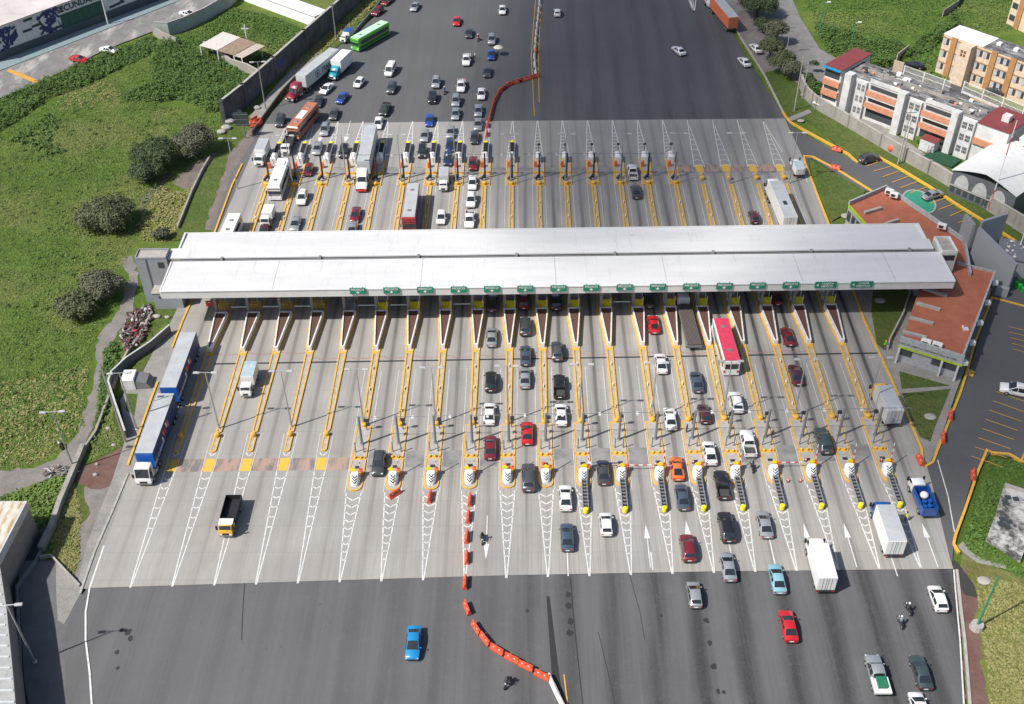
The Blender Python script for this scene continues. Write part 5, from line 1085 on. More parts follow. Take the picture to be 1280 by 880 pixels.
def person(px, py, label, shirt, trousers, hat=None, rz=0, seated=False, loc=None, hair=(.02, .015, .012)):
    if loc is None: p = P(px, py); loc = (p.x, p.y, 0)
    t = thing('person', loc, R(rz), label, 'person')
    if not seated:
        J = [((0, 0, .95), .15, .11), ((0, 0, 1.2), .15, .11), ((0, 0, 1.42), .17, .10), ((0, 0, 1.52), .06), ((0, .01, 1.62), .09), ((0, .01, 1.72), .075), ((.2, 0, 1.40), .06), ((.27, .03, 1.12), .045), ((.27, .12, .88), .035), ((.27, .16, .80), .035), ((-.2, 0, 1.40), .06), ((-.27, .03, 1.12), .045), ((-.27, .12, .88), .035), ((-.27, .16, .80), .035),
             ((.1, 0, .85), .095), ((.11, .06, .48), .07), ((.11, -.02, .1), .045), ((.11, .12, .04), .04), ((-.1, 0, .85), .095), ((-.11, .03, .48), .07), ((-.11, -.1, .1), .045), ((-.11, .04, .04), .04)]
        E_ = [(0, 1), (1, 2), (2, 3), (3, 4), (4, 5), (2, 6), (6, 7), (7, 8), (8, 9), (2, 10), (10, 11), (11, 12), (12, 13), (0, 14), (14, 15), (15, 16), (16, 17), (0, 18), (18, 19), (19, 20), (20, 21)]
        body = skin_body('body', J, E_, shirt, t)
        body.data.materials.append(trousers); body.data.materials.append(SKIN)
        for pg in body.data.polygons: z = pg.center.z; pg.material_index = 2 if (z > 1.52 or (abs(pg.center.x) > .2 and z < 1.2)) else (1 if z < .95 else 0)
        hz, hy = 1.70, .0
        if hat: MB().ell((0, .0, 1.78), .14, .14, .09).build('hat', hat, t, 60)
        else: MB().ell((0, -.015, 1.70), .098, .105, .10).build('hair', mat('dark_hair', hair, .8), t, 60)
    else:
        J = [((0, -.25, .88), .15, .12), ((0, -.18, 1.1), .15, .11), ((0, -.08, 1.32), .17, .10), ((0, -.02, 1.42), .06), ((0, .02, 1.52), .09), ((0, .02, 1.6), .075), ((.2, -.06, 1.3), .06), ((.3, .12, 1.1), .045), ((.28, .38, 1.05), .038), ((-.2, -.06, 1.3), .06), ((-.3, .12, 1.1), .045), ((-.28, .38, 1.05), .038), ((.12, -.2, .82), .09), ((.2, .2, .78), .075), ((.2, .05, .4), .05), ((.2, .16, .32), .04), ((-.12, -.2, .82), .09), ((-.2, .2, .78), .075), ((-.2, .05, .4), .05), ((-.2, .16, .32), .04)]
        E_ = [(0, 1), (1, 2), (2, 3), (3, 4), (4, 5), (2, 6), (6, 7), (7, 8), (2, 9), (9, 10), (10, 11), (0, 12), (12, 13), (13, 14), (14, 15), (0, 16), (16, 17), (17, 18), (18, 19)]
        body = skin_body('body', J, E_, shirt, t); body.data.materials.append(trousers)
        for pg in body.data.polygons: pg.material_index = 1 if pg.center.z < .88 else 0
        MB().ell((0, .02, 1.58), .145, .16, .15, 12, 8).build('helmet', hat or WHT, t, 60)
    return t
def moto(px, py, rz, label, col, rl, shirt, hat):
    p = P(px, py, .3); t = thing('motorcycle', (p.x, p.y, 0), R(rz), label, 'motorcycle')
    for y in (-.62, .68): mb = MB(); mb.tube((-.06, y, .31), (.06, y, .31), .31, None, 14); w_ = mb.build('wheel', BLK, t); mb = MB(); mb.tube((-.065, y, .31), (.065, y, .31), .18, None, 10); mb.build('rim', GRY, w_)
    mb = MB(); mb.ell((0, .15, .80), .16, .32, .15); mb.build('fuel_tank', col, t, 50); MB().bbox(-.13, .13, -.75, -.1, .74, .84, .05).build('seat', BLK, t)
    mb = MB(); mb.beam((0, -.6, .35), (0, .1, .55), .12, .16); mb.beam((0, .1, .35), (0, .1, .75), .2, .3); mb.beam((0, .68, .31), (0, .42, .98), .09, .06); mb.build('frame', DGRY, t)
    mb = MB(); mb.tube((-.36, .36, 1.0), (.36, .36, 1.0), .018); mb.build('handlebar', DGRY, t); MB().ell((0, .55, .88), .09, .08, .09).build('headlight', LAMPW, t, 50)
    person(0, 0, rl, shirt, mat('dark_trousers', (.03, .035, .05), .8), hat, rz, True, (p.x, p.y, 0))
SH1 = mat('white_shirt', (.55, .56, .55), .8); SH2 = mat('dark_jacket', (.03, .03, .035), .8); SH3 = mat('teal_shirt', (.12, .28, .28), .8); SH4 = mat('red_shirt', (.35, .04, .04), .8); SH5 = mat('blue_shirt', (.06, .14, .35), .8)
moto(1134.6, 762, 10, 'motorcycle ahead on the near asphalt, upper of the pair', DGRY, 'rider in dark jacket and white helmet on the upper motorcycle', SH2, WHT)
moto(1125, 778.5, 5, 'motorcycle with teal-clad rider, lower of the pair', REDP, 'rider in teal top and white helmet on the lower motorcycle', SH3, WHT)
moto(940, 585, 0, 'motorcycle behind the white double-cab pickup', DGRY, 'rider in black behind the white double-cab pickup', SH2, BLK)
moto(597.8, 49, 170, 'red motorcycle between dark grey sedan and silver suv', REDP, 'rider in red shirt far up the asphalt', SH4, WHT)
moto(555.7, 115, 175, 'motorcycle right of the black suv in the queue', DGRY, 'rider in blue shirt in the middle of the queue', SH5, WHT)
moto(634.8, 854, 150, 'black motorcycle near the bottom edge beside the orange barriers', DGRY, 'rider in black near the orange barriers at the bottom', SH2, BLK)
moto(603, 674, 178, 'dark motorcycle beside the painted down arrow', DGRY, 'rider in black beside the painted down arrow', SH2, BLK)
TR = mat('dark_trousers', (.03, .035, .05), .8)
person(594, 74, 'pedestrian in white standing beside the white pickup', SH1, TR); person(592, 77, 'pedestrian in dark clothes next to the one in white', SH2, TR)
v = person(623, 69, 'street vendor in white shirt under a pale umbrella', SH1, TR)
t = thing('umbrella', (v.location.x, v.location.y+.1, 0), 0, 'pale cream umbrella held by the vendor by the blue car', 'umbrella'); MB().lathe((0, 0, 1.95), [(1.15, 0), (.7, .28), (.05, .45)], 12).build('canopy', mat('cream_fabric', (.62, .60, .50), .8), t); mb = MB(); mb.tube((.15, 0, .9), (0, 0, 2.35), .02); mb.build('shaft', GRY, t)
person(1105, 437, 'worker in bright green vest by the office lawn', mat('green_vest', (.12, .55, .05), .7), TR, YELB); person(1131, 651, 'worker in yellow-green vest at the last crash cushion', mat('lime_vest', (.45, .55, .04), .7), TR, BLK, 90)
person(858, 541, 'pedestrian in black stepping over the toll island', SH2, TR, None, 60); person(964.5, 548, 'pedestrian in black standing on the toll island by a mast', SH2, TR)
person(317, 172, 'pedestrian in dark clothes at the start of the far left island', SH2, TR)
# ================================================================ plastic barriers, cones
bt = thing('road_barrier'); mb = MB(); vs = []
pr = [(-.3, 0), (-.3, .25), (-.12, .55), (-.1, .95), (.1, .95), (.12, .55), (.3, .25), (.3, 0)]
for x in (-.95, .95): vs += [(x, y, z) for y, z in pr]
mb.add(vs, [(k, (k+1) % 8, 8+(k+1) % 8, 8+k) for k in range(8)]+[tuple(range(7, -1, -1)), tuple(range(8, 16))]); mb.build('body', mat('orange_barrier_plastic', (.60, .085, .035), .5, var=.2, sc=3, dirt=.4), bt)
mb = MB()
for x in (-.5, .35): mb.box(x, x+.22, -.13, .13, .62, .8)
mb.build('reflector', WHT, bt); reg(bt)
def barrier(px, py, rz, label, grp='orange barriers in the curved chain'):
    p = P(px, py); return place(bt, (p.x, p.y, 0), R(rz), label, 'barrier', grp)
def chain(pts, n):
    pts = [P(*q) for q in pts]; Ls = [0]
    for a, b in zip(pts[:-1], pts[1:]): Ls.append(Ls[-1]+(b-a).length)
    out = []
    for k in range(n):
        s = Ls[-1]*k/(n-1)
        for j in range(len(pts)-1):
            if s <= Ls[j+1]+1e-6: f = (s-Ls[j])/(Ls[j+1]-Ls[j]); q = pts[j].lerp(pts[j+1], f); d = pts[j+1]-pts[j]; out.append((q, math.atan2(d.y, d.x))); break
    return out
for k, (x, y, r) in enumerate(((583.5, 699, 90), (581.5, 730, 90), (584, 762, 110), (595.5, 787, 120), (606.5, 801, 125), (621.5, 814, 145), (640, 825, 150), (657.5, 834.5, 152), (677.5, 846, 152))):
    barrier(x, y, r, 'orange plastic barrier on the near side chain, %s from the islands end' % ORD[k])
for k, (q, a) in enumerate(chain([(669, 97), (655, 101), (636, 107), (624, 116), (617, 130), (612, 150)], 22)):
    place(bt, (q.x, q.y, 0), a, 'red-orange barrier in the tight chain above the far lanes, %s from the median end' % (ORD[k] if k < 22 else 'last'), 'barrier', 'barriers of the tight far chain')
for k, (x, y, r) in enumerate(((608, 160, 90), (606.5, 170, 90), (570.5, 620, 90), (493.5, 619, 40))):
    pass
for k, (x, y, r, l) in enumerate(((609.5, 158, 90, 'red barrier at the tip of the chevrons below the far chain'), (608.5, 169, 90, 'red barrier on the chevrons just above the far island'), (493.5, 619.5, 45, 'red barrier lying askew below the second long near island'), (1045.5, 188.5, -25, 'red barrier on the upper access road edge by the lawn'),
     (1044, 211.5, -30, 'red barrier at the lawn triangle edge of the access road'), (1188, 521, 75, 'red barrier by the orange kerb of the office corner, upper of two'), (1178.5, 549, 75, 'red barrier by the orange kerb of the office corner, lower of two'), (1216, 596, 75, 'red barrier beside the weedy wedge'), (1149.5, 577, 95, 'red barrier at the rounded kerb tip'), (265, 381.5, 8, 'orange barrier leaning on the low plant room'))):
    barrier(x, y, r, l, None)
for k, (x, y) in enumerate(((587.5, 627), (585.5, 648), (583.7, 673))): barrier(x, y, 88, 'red barrier standing end-on on the chevrons below the barrier-lined island, %s from the top' % ORD[k], 'barriers standing end-on on the chevrons')
barrier(537.5, 623, 85, 'red barrier standing end-on below the third long near island', None)
for x, y, l in ((985, 602, 'left one of two lone cones right of the silver sedan'), (1000.5, 602, 'right one of two lone cones near the crash cushions')):
    p = P(x, y); place(cone_t, (p.x, p.y, 0), 0, l, 'traffic cone')
# concrete median: white new-jersey blocks
jt = thing('median_barrier'); mb = MB(); vs = []
pr = [(-.3, 0), (-.3, .1), (-.14, .35), (-.09, .85), (.09, .85), (.14, .35), (.3, .1), (.3, 0)]
for x in (-1.45, 1.45): vs += [(x, y, z) for y, z in pr]
mb.add(vs, [(k, (k+1) % 8, 8+(k+1) % 8, 8+k) for k in range(8)]+[tuple(range(7, -1, -1)), tuple(range(8, 16))]); mb.build('body', mat('whitewashed_concrete', (.60, .58, .54), .8, dirt=.5), jt); MB().box(-1.3, 1.3, -.02, .02, .85, .9).build('cap', CONC, jt); reg(jt)
for k, (q, a) in enumerate(chain([(670, 92), (668, 75), (670, 45), (674, 10), (678, -30)], 14)):
    place(jt, (q.x, q.y, -.05), a, 'whitewashed concrete median block, %s up from the barrier chain' % ORD[k], 'barrier', 'concrete median blocks')
for k, (x, y) in enumerate(((692, 858), (699, 873))): p = P(x, y); place(jt, (p.x, p.y, -.05), R(-68), 'white concrete median block at the bottom, %s one' % ('upper' if k == 0 else 'lower'), 'barrier')
barrier(669.5, 65, 95, 'red barrier standing on top of the white median line', None)
t = thing('boom_barrier', (P(737, 585).x, P(737, 585).y, 0), 0, 'blue boom lowered across the dark sedan lane', 'barrier'); MB().box(-.25, .2, -.2, .2, 0, 1.1).build('cabinet', WHT, t); mb = MB(); mb.box(.2, 4.6, -.05, .05, .95, 1.08); mb.build('boom', mat('navy_boom', (.02, .025, .12), .4), t); MB().box(.0, 1.0, -.07, -.05, .93, 1.1).build('end_plate', WHT, t)
# ================================================================ buildings and walls round the plaza
def block_on(name, label, cat, A, B, depth):
    """root at A, local x runs towards B, local y goes back (left of A->B)"""
    A = Vector(A[:2]); B = Vector(B[:2]); a = math.atan2(B.y-A.y, B.x-A.x); return thing(name, (A.x, A.y, 0), a, label, cat), (B-A).length
def wallthing(label, pts, th, z0, z1, m, cap=None, name='wall', cat='wall', post=None, base=None):
    p0 = Vector(pts[0][:2]); L = [(Vector(p[:2])-p0) for p in pts]; t = thing(name, (p0.x, p0.y, 0), 0, label, cat)
    mb = MB(); mb.wall(L, th, z0, z1); mb.build('wall_body', m, t)
    if cap: mb = MB(); mb.wall(L, th+.12, z1, z1+.1); mb.build('coping', cap, t)
    if post:
        for a, b in zip(L[:-1], L[1:]):
            n = max(1, int((b-a).length/post[0]))
            for k in range(n): q = a.lerp(b, k/n); MB().box(q.x-th*.9, q.x+th*.9, q.y-th*.9, q.y+th*.9, z0, z1+post[1]).build('pillar', post[2], t)
    return t
def block_mat(name, a, b, mortar, cell=(.9, .45)):
    g = NT(name); o = g.obj(); x = g.xyz(o); n = g.noise(o, .3, 5, .7); n2 = g.noise(g.scale(o, 1, 1, .15), 1.2, 5, .75)
    c = g.mix(g.ramp(n, .35, .65), a, b); c = g.mix(g.ramp(n2, .5, .7, 0, .6), c, tuple(q*.45 for q in a))
    j = g.math('ABSOLUTE', g.math('SUBTRACT', g.math('FRACT', g.math('DIVIDE', x[2], cell[1])), .5)); c = g.mix(g.ramp(j, 0, .07, .5, 0), c, mortar); g.base(c); g.set(.9); return g.m
STONE = block_mat('grey_block_wall', (.24, .225, .20), (.34, .32, .29), (.12, .11, .10)); DARKW = block_mat('dark_stained_wall', (.055, .055, .06), (.14, .14, .145), (.03, .03, .03), (1, .9))
# long wall on the right between lawn and flats
wallthing('long weathered block wall between the lawns and the flats', PP((1000, 108), (1006, 122), (1020, 135), (1060, 158), (1100, 182), (1130, 200), (1160, 216), (1200, 240), (1230, 258), (1300, 300)), .35, -.35, 2.6, STONE, CONC, post=(9, .25, STONE))
wallthing('tall dark graffiti-marked retaining wall behind the long trailer', PP((281, 152), (307, 131), (345, 97), (383, 62), (450, 2), (500, -45)), .5, -.35, 5.0, DARKW, CONC, post=(12, .1, DARKW))
for x, y, s, c in ((372, 66, 'JER', SGREEN), (399, 42, 'SAIK', mat('blue_graffiti', (.03, .06, .3), .7))):
    pass
g0, g1 = P(345, 97), P(383, 62); dv = (g1-g0).normalized()
q = g0.lerp(g1, .15); text_on('KIAR', 2.0, (q.x+dv.y*.27, q.y-dv.x*.27, 2.6), (dv.x, dv.y, 0), (0, 0, 1), mat('violet_graffiti', (.05, .05, .28), .7), None, 'graffiti')
tag(COL.objects['graffiti'], 'violet graffiti letters on the dark retaining wall', 'graffiti')
wallthing('low crumbling field wall left of the far lanes', PP((263, 196), (252, 215), (240, 240), (230, 265), (222, 285)), .35, -.35, .45, STONE)
wallthing('low kerb wall beside the rubbish heap', PP((188, 395), (172, 425), (160, 440), (152, 455), (135, 500), (120, 540), (105, 562)), .35, -.35, .4, STONE)
wallthing('low stone wall running down towards the warehouse', PP((105, 560), (92, 592), (76, 630), (66, 660), (52, 688)), .7, -.35, .9, STONE)
wallthing('grey retaining wall angled behind the substation box', PP((214, 415), (190, 436), (160, 456), (142, 473), (138, 485), (146, 510), (159, 548)), .16, -.35, 1.5, mat('dark_concrete_wall', (.16, .165, .17), .8), mat('pale_coping', (.46, .46, .45), .8))
wallthing('pale green wall along the street at the top left', PP((195, 42), (212, 43), (232, 36), (258, 24), (285, 8), (300, -5)), .3, -.35, 3.0, mat('pale_green_wall', (.33, .38, .36), .8, dirt=.3), CONC)
wallthing('short broken wall at the end of the pale green wall', PP((192, 42), (204, 50), (222, 58)), .3, -.35, 2.2, STONE)
wallthing('bare concrete wall in front of the open shed', PP((256, 62), (272, 70), (290, 84), (310, 90), (332, 102)), .3, -.35, 2.0, mat('raw_concrete_wall', (.30, .28, .25), .85, dirt=.4), CONC)
wallthing('canal side wall beside the warehouse', PP((52, 690), (44, 705), (22, 735), (24, 780), (26, 830), (28, 900)), .25, -.35, .5, mat('dark_concrete_wall', (.16, .165, .17), .8))
wallthing('white-topped wing wall at the mouth of the concrete spur', PP((50, 697), (64, 695), (100, 733)), .2, -.35, .4, CONC)
wallthing('low grey wall of the office ramp', PP((1146, 340), (1128, 395), (1111, 428), (1109, 437)), .25, -.1, .9, CONC)
wallthing('guard rail like low wall at the left road edge', PP((316, 168), (330, 148), (352, 118), (376, 92)), .2, -.3, .9, mat('rusty_rail', (.10, .085, .07), .7))
wallthing('roadside crash rail behind the green bus', PP((436, 52), (452, 32), (468, 14), (485, -8)), .2, -.3, .9, GRY)
# white strip roof at the top (long white shed)
t, L = block_on('long_shed', 'long bright white shed roof at the top left', 'shed', P(395, 33), P(290, -6), 4)
mb = MB(); mb.box(0, L, -4.0, 0, -.35, 2.6); mb.build('wall', mat('bright_white_roof', (.80, .80, .80), .5), t); mb = MB(); mb.box(-.2, L+.2, -4.3, .3, 2.6, 2.75); mb.build('roof', mat('bright_white_roof', (.80, .80, .80), .5, dirt=.1), t)
# open shed
q = [P(249, 57, 3.2), P(279, 40, 3.2), P(331, 57, 3.2), P(303, 72, 3.2)]
t = thing('open_shed', (q[0].x, q[0].y, 0), 0, 'open-sided shed with patched white and rusty sheet roof', 'shed')
def rel(p): return (p.x-q[0].x, p.y-q[0].y)
w1 = [q[0], q[1], q[1].lerp(q[2], .42), q[0].lerp(q[3], .42)]; w2 = [q[0].lerp(q[3], .42), q[1].lerp(q[2], .42), q[1].lerp(q[2], .8), q[0].lerp(q[3], .8)]; w3 = [q[0].lerp(q[3], .8), q[1].lerp(q[2], .8), q[2], q[3]]
for w_, m_, z_ in ((w1, mat('sheet_white', (.58, .54, .50), .6, dirt=.4), 3.2), (w2, mat('sheet_rust', (.26, .19, .13), .8, var=.4, dirt=.5), 3.12), (w3, mat('sheet_pale', (.45, .38, .32), .7, dirt=.5), 3.0)):
    mb = MB(); mb.prism([rel(p) for p in w_], z_, z_+.1); mb.build('roof', m_, t)
for p in [q[0].lerp(q[3], f) for f in (.02, .42, .8, .98)]+[q[1].lerp(q[2], f) for f in (.1, .5, .9)]: r_ = rel(p); MB().box(r_[0]-.12, r_[0]+.12, r_[1]-.12, r_[1]+.12, -.35, 3.0).build('post', WHT, t)
p = P(308, 47); t = thing('cross', (p.x, p.y, -.3), 0, 'white wooden cross standing behind the open shed', 'cross'); MB().box(-.12, .12, -.12, .12, 0, 3.6).build('upright', WHT, t); MB().box(-.9, .9, -.08, .08, 2.5, 2.75).build('crossbar', WHT, t)
# billboard seen from behind
p = P(307, 172); t = thing('billboard', (p.x, p.y, -.2), 0, 'dark square sign board seen from behind by the left fence', 'sign'); mb = MB(); mb.tube((0, 0, 0), (0, 0, 3.2), .12); mb.build('post', GRY, t); MB().box(-1.7, 1.3, -.1, .1, 3.0, 6.0).build('board', mat('dark_board', (.04, .05, .05), .7), t)
mb = MB(); [mb.box(-1.7, 1.3, -.14, -.1, z_, z_+.08) for z_ in (3.3, 4.4, 5.6)]; mb.build('rib', GRY, t)
for k, (x, y) in enumerate(((315, 156), (319, 158), (323, 153), (318, 151), (325, 156))): barrier(x, y, 20*k, 'spare barrier in the pile beside the dark sign board, %s of five' % ORD[k], 'spare barriers in a pile')
for k, (x, y, r) in enumerate(((277, 165, .8), (283, 160, .9), (287, 152, .9), (293, 145, 1.0), (297, 140, .8), (321, 135, .7), (60+2, 0, 0))):
    if r:
        p = P(x, y); o = MB().ell((0, 0, r*.4), r*1.3, r, r*.6, 8, 5).build('boulder', mat('pale_rock', (.36, .34, .32), .9, var=.3, dirt=.4), None); o.location = (p.x, p.y, -.2); tag(o, 'pale rubble boulder at the foot of the dark wall, %s from the left' % ORD[k], 'boulder', 'rubble boulders')
# substation box
p = P(174, 480); t = thing('utility_box', (p.x, p.y, 0), .05, 'small pale substation box with a dark sloping lid', 'utility box'); MB().bbox(-2.2, -.2, -1.3, 1.3, 0, 2.0, .1).build('body', WHT, t); mb = MB(); mb.add([(-.2, -1.2, 0), (2.2, -1.2, 0), (2.2, 1.2, 0), (-.2, 1.2, 0), (-.2, -1.2, 1.6), (1.6, -1.2, 1.2), (1.6, 1.2, 1.2), (-.2, 1.2, 1.6)], [(3, 2, 1, 0), (4, 5, 6, 7), (0, 1, 5, 4), (1, 2, 6, 5), (2, 3, 7, 6), (3, 0, 4, 7)]); mb.build('lid', GRY, t)
# warehouse bottom left
t = thing('warehouse', (P(33, 628, 5.6).x, P(33, 628, 5.6).y, 0), 0, 'white-edged warehouse with ribbed brown-streaked roof at the left edge', 'building')
g = NT('streaked_rib_roof'); o_ = g.obj(); x_ = g.xyz(o_); f_ = g.math('ABSOLUTE', g.math('SUBTRACT', g.math('FRACT', g.math('MULTIPLY', x_[0], .9)), .5)); nn = g.noise(g.scale(o_, .8, .4), 1.2, 4)
c_ = g.mix(g.ramp(f_, .1, .3), (.38, .26, .13), (.55, .50, .40)); c_ = g.mix(g.ramp(nn, .45, .65), c_, (.6, .58, .52)); g.base(c_); g.set(.6); RIB = g.m
mb = MB(); mb.add([(-14, 0, -.35), (0, 0, -.35), (3.3, -8.6, -.35), (-2, -13, -.35), (-14, -13, -.35), (-14, 0, 5.5), (0, 0, 5.5), (-.2, -9.2, 5.5), (-2, -13, 5.5), (-14, -13, 5.5)], [(5, 6, 7, 8, 9)[::1], (0, 1, 6, 5), (3, 4, 9, 8), (4, 0, 5, 9)])
mb = MB(); pts = [(-14, 0), (0, 0), (-.4, -9.5), (-1.2, -16), (-14, -16)]; mb.prism(pts, -.35, 5.5); mb.build('wall', mat('grey_block_render', (.25, .22, .20), .85, dirt=.3), t)
mb = MB(); mb.prism([(-14, .1), (.1, .1), (-.3, -9.5), (-1.1, -16.1), (-14, -16.1)], 4.4, 5.75); mb.build('fascia', mat('off_white_band', (.50, .50, .48), .6, dirt=.3), t)
mb = MB(); mb.poly([(-13.9, -.1), (-.2, -.1), (-.6, -9.5), (-1.4, -15.9), (-13.9, -15.9)], 5.77); mb.build('roof', RIB, t)
wp = P(-4, 690, 5.0); t = thing('warehouse', (wp.x, wp.y, 0), 0, 'warehouse wing with pale corrugated roof at the bottom left corner', 'building')
ed = [(P(x, y, 5.0).x-wp.x, P(x, y, 5.0).y-wp.y) for x, y in ((-4, 690), (7, 760), (14, 830), (20, 900))]
MB().prism([(-14, ed[0][1])]+ed+[(-14, ed[-1][1])], -.35, 4.8).build('wall', mat('grey_block_render', (.25, .22, .20), .85), t)
MB().prism([(-14, ed[0][1]+.2)]+[(x+.1, y) for x, y in ed]+[(-14, ed[-1][1])], 4.8, 5.0).build('roof', mat('pale_corrugated', (.36, .36, .35), .5, dirt=.4), t)
for k in range(16):
    f = (k+.5)/16; y = ed[0][1]*(1-f)+ed[-1][1]*f; x = ed[0][0]*(1-f)+ed[-1][0]*f; MB().box(-6, x+.05, y-.12, y+.12, 5.0, 5.09).build('roof_rib', GBOX, t)
# rubbish heap
mats = [mat('rag_'+n_, c_, .8, var=.3) for n_, c_ in (('white', (.42, .40, .38)), ('maroon', (.10, .04, .045)), ('pink', (.50, .06, .1)), ('brown', (.10, .07, .055)), ('grey', (.17, .16, .155)))]
mb = MB(); rnd = random.Random(3); poly = PP((188, 380), (160, 392), (150, 425), (158, 440), (178, 425), (190, 398))
def inside(p, poly):
    c = False; j = len(poly)-1
    for i in range(len(poly)):
        if (poly[i][1] > p[1]) != (poly[j][1] > p[1]) and p[0] < (poly[j][0]-poly[i][0])*(p[1]-poly[i][1])/(poly[j][1]-poly[i][1])+poly[i][0]: c = not c
        j = i
    return c
xs = [a[0] for a in poly]; ys = [a[1] for a in poly]; n = 0
while n < 420:
    p = (rnd.uniform(min(xs), max(xs)), rnd.uniform(min(ys), max(ys)))
    if not inside(p, poly): continue
    n += 1; s = rnd.uniform(.12, .55); b0 = len(mb.v); mb.ell((0, 0, 0), s, s*rnd.uniform(.4, 1), s*rnd.uniform(.3, .7), 5, 4, rnd.choices(range(5), (2, 5, .5, 5, 4))[0])
    mb.xf(Matrix.Translation((p[0], p[1], rnd.uniform(-.2, .5))) @ Matrix.Rotation(rnd.uniform(0, 6), 4, Vector((rnd.random(), rnd.random(), rnd.random())).normalized()), b0)
tag(mb.build('rubbish_heap', mats), 'heap of bagged rubbish and red rags behind the canopy end', 'rubbish', kind='stuff')
mb = MB()
for k in range(60):
    p = P(rnd.uniform(56, 96), rnd.uniform(584, 592)); b0 = len(mb.v); mb.box(-.6, .6, -.08, .08, 0, .08, rnd.choice((0, 3, 4))); mb.xf(Matrix.Translation((p.x, p.y, -.2+rnd.uniform(0, .3))) @ Matrix.Rotation(rnd.uniform(0, 3), 4, 'Z') @ Matrix.Rotation(rnd.uniform(-.3, .3), 4, 'Y'), b0)
tag(mb.build('timber_debris', mats), 'strip of broken timber across the dirt path', 'debris', kind='stuff')
for k, (x, y, s_) in enumerate(((195, 395, .8), (209, 396, .5), (135, 535, .4), (142, 556, .4), (160, 558, .3), (119, 593, .4), (121, 580, .3))):
    p = P(x, y); o = MB().ell((0, 0, .1), s_, s_*.7, .25, 9, 5).build('stone', mat('pale_rock', (.36, .34, .32), .9), None); o.location = (p.x, p.y, -.15); tag(o, 'pale round stone lying on the left verge, %s counted from the canopy down' % ORD[k], 'stone', 'stones on the left verge')
p = P(75, 557); t = thing('motorcycle', (p.x, p.y, -.3), .6, 'dark parked motorcycle on the field path', 'motorcycle')
for y in (-.62, .68): mb = MB(); mb.tube((-.06, y, .31), (.06, y, .31), .31, None, 14); mb.build('wheel', BLK, t)
MB().ell((0, .15, .80), .18, .35, .16).build('fuel_tank', mat('pale_tank', (.4, .5, .5), .4), t); MB().bbox(-.15, .15, -.8, -.1, .7, .86, .05).build('seat', BLK, t); mb = MB(); mb.beam((0, -.6, .4), (0, .6, .6), .2, .3); mb.build('frame', DGRY, t)
# ---- school building with blue lattice mural
A = P(-10, 80); B = P(230, -12); t, L = block_on('school_building', 'long white building with blue lattice murals, SECUNDARIA lettering and a green gate', 'building', A, B, 20)
WW = mat('white_painted_wall', (.62, .62, .60), .7, dirt=.25); BLUEP = mat('mural_navy', (.015, .03, .12), .6)
H = 7.6
mb = MB(); mb.box(0, L, .3, 22, -.35, H); mb.build('wall', WW, t); mb = MB(); mb.box(0, L, .0, .3, -.35, 1.9); mb.build('plinth', mat('dark_plinth', (.07, .09, .10), .8), t)
mb = MB(); mb.box(-.3, L+.3, .1, 22.2, H, H+.25); mb.build('roof', mat('pale_pinkish_roof', (.55, .50, .48), .8, var=.15, sc=.12, dirt=.3), t)
sc = L/240.0
def murals(x0, x1, seed):
    r = random.Random(seed); mb = MB(); y = .22
    for k in range(int((x1-x0)*5.5)):
        a = r.uniform(x0, x1); z = r.uniform(2.2, H-.3); an = r.choice((.6, -.6, 1.2, -1.2, .25)); l = r.uniform(1.2, 3.0)
        dx, dz = math.cos(an)*l/2, math.sin(an)*l/2; xa, xb = max(x0, a-dx), min(x1, a+dx); za, zb = min(H-.1, max(2.0, z-dz)), min(H-.1, max(2.0, z+dz))
        mb.beam((xa, y+r.uniform(-.02, .02), za), (xb, y+r.uniform(-.02, .02), zb), .05, .5)
    mb.build('blue_mural', BLUEP, t)
def sx(px):
    """distance along the facade of a photo column read at mid height"""
    lo, hi = 0.0, L
    best = min(range(0, 400), key=lambda k: abs(_col(A.lerp(B, k/400), 4)-px)); return L*best/400
def _col(p, z):
    d = Vector((p.x, p.y, z))-CAM; return 640+FPX*d.dot(AR)/d.dot(_F)
murals(sx(-3), sx(23), 1); murals(sx(50), sx(76), 2)
mb = MB(); mb.box(sx(77), sx(129), .18, .28, 1.1, 5.2); mb.build('gate', mat('dark_green_gate', (.012, .075, .055), .5), t)
for k in range(6): x = sx(77)+k*(sx(129)-sx(77))/6; MB().box(x, x+.08, .12, .18, 1.1, 5.2).build('gate_rib', mat('dark_green_gate', (.012, .075, .055), .5), t)
DKL = mat('dark_lettering', (.03, .035, .05), .5)
text_on('SECUNDARIA', 2.1, ((sx(86)+sx(119))/2, .2, 6.4), (1, 0, 0), (0, 0, 1), DKL, t)
text_on('X', 1.6, (sx(80), .2, 6.3), (1, 0, 0), (0, 0, 1), DKL, t)
for px, z, wd in ((34, 6.6, 3), (30, 4.2, 3), (42, 4.6, 3), (56, 2.3, 4), (70, 2.3, 3), (136, 2.4, 2), (142, 2.5, 2), (148, 2.6, 2)): MB().box(sx(px), sx(px)+wd*.8, .2, .29, z, z+.55).build('painted_line', DKL, t)
for px in (74, 80, 88, 95): MB().box(sx(px), sx(px)+2.2, .2, .29, 8.0-1.2, 7.4).build('vent_window', WINB, t) if False else None
MB().box(sx(150), sx(162), .2, .29, 3.2, 7.0).build('blue_poster', mat('navy_poster', (.02, .04, .2), .5), t)
MB().box(sx(168), sx(225), .2, .29, 2.2, 7.0).build('blue_mural', mat('navy_poster', (.02, .04, .2), .5), t)
pole('utility_pole', 135, 30, 8, .2, WHT, 'white leaning post in front of the green school gate', 'pole')
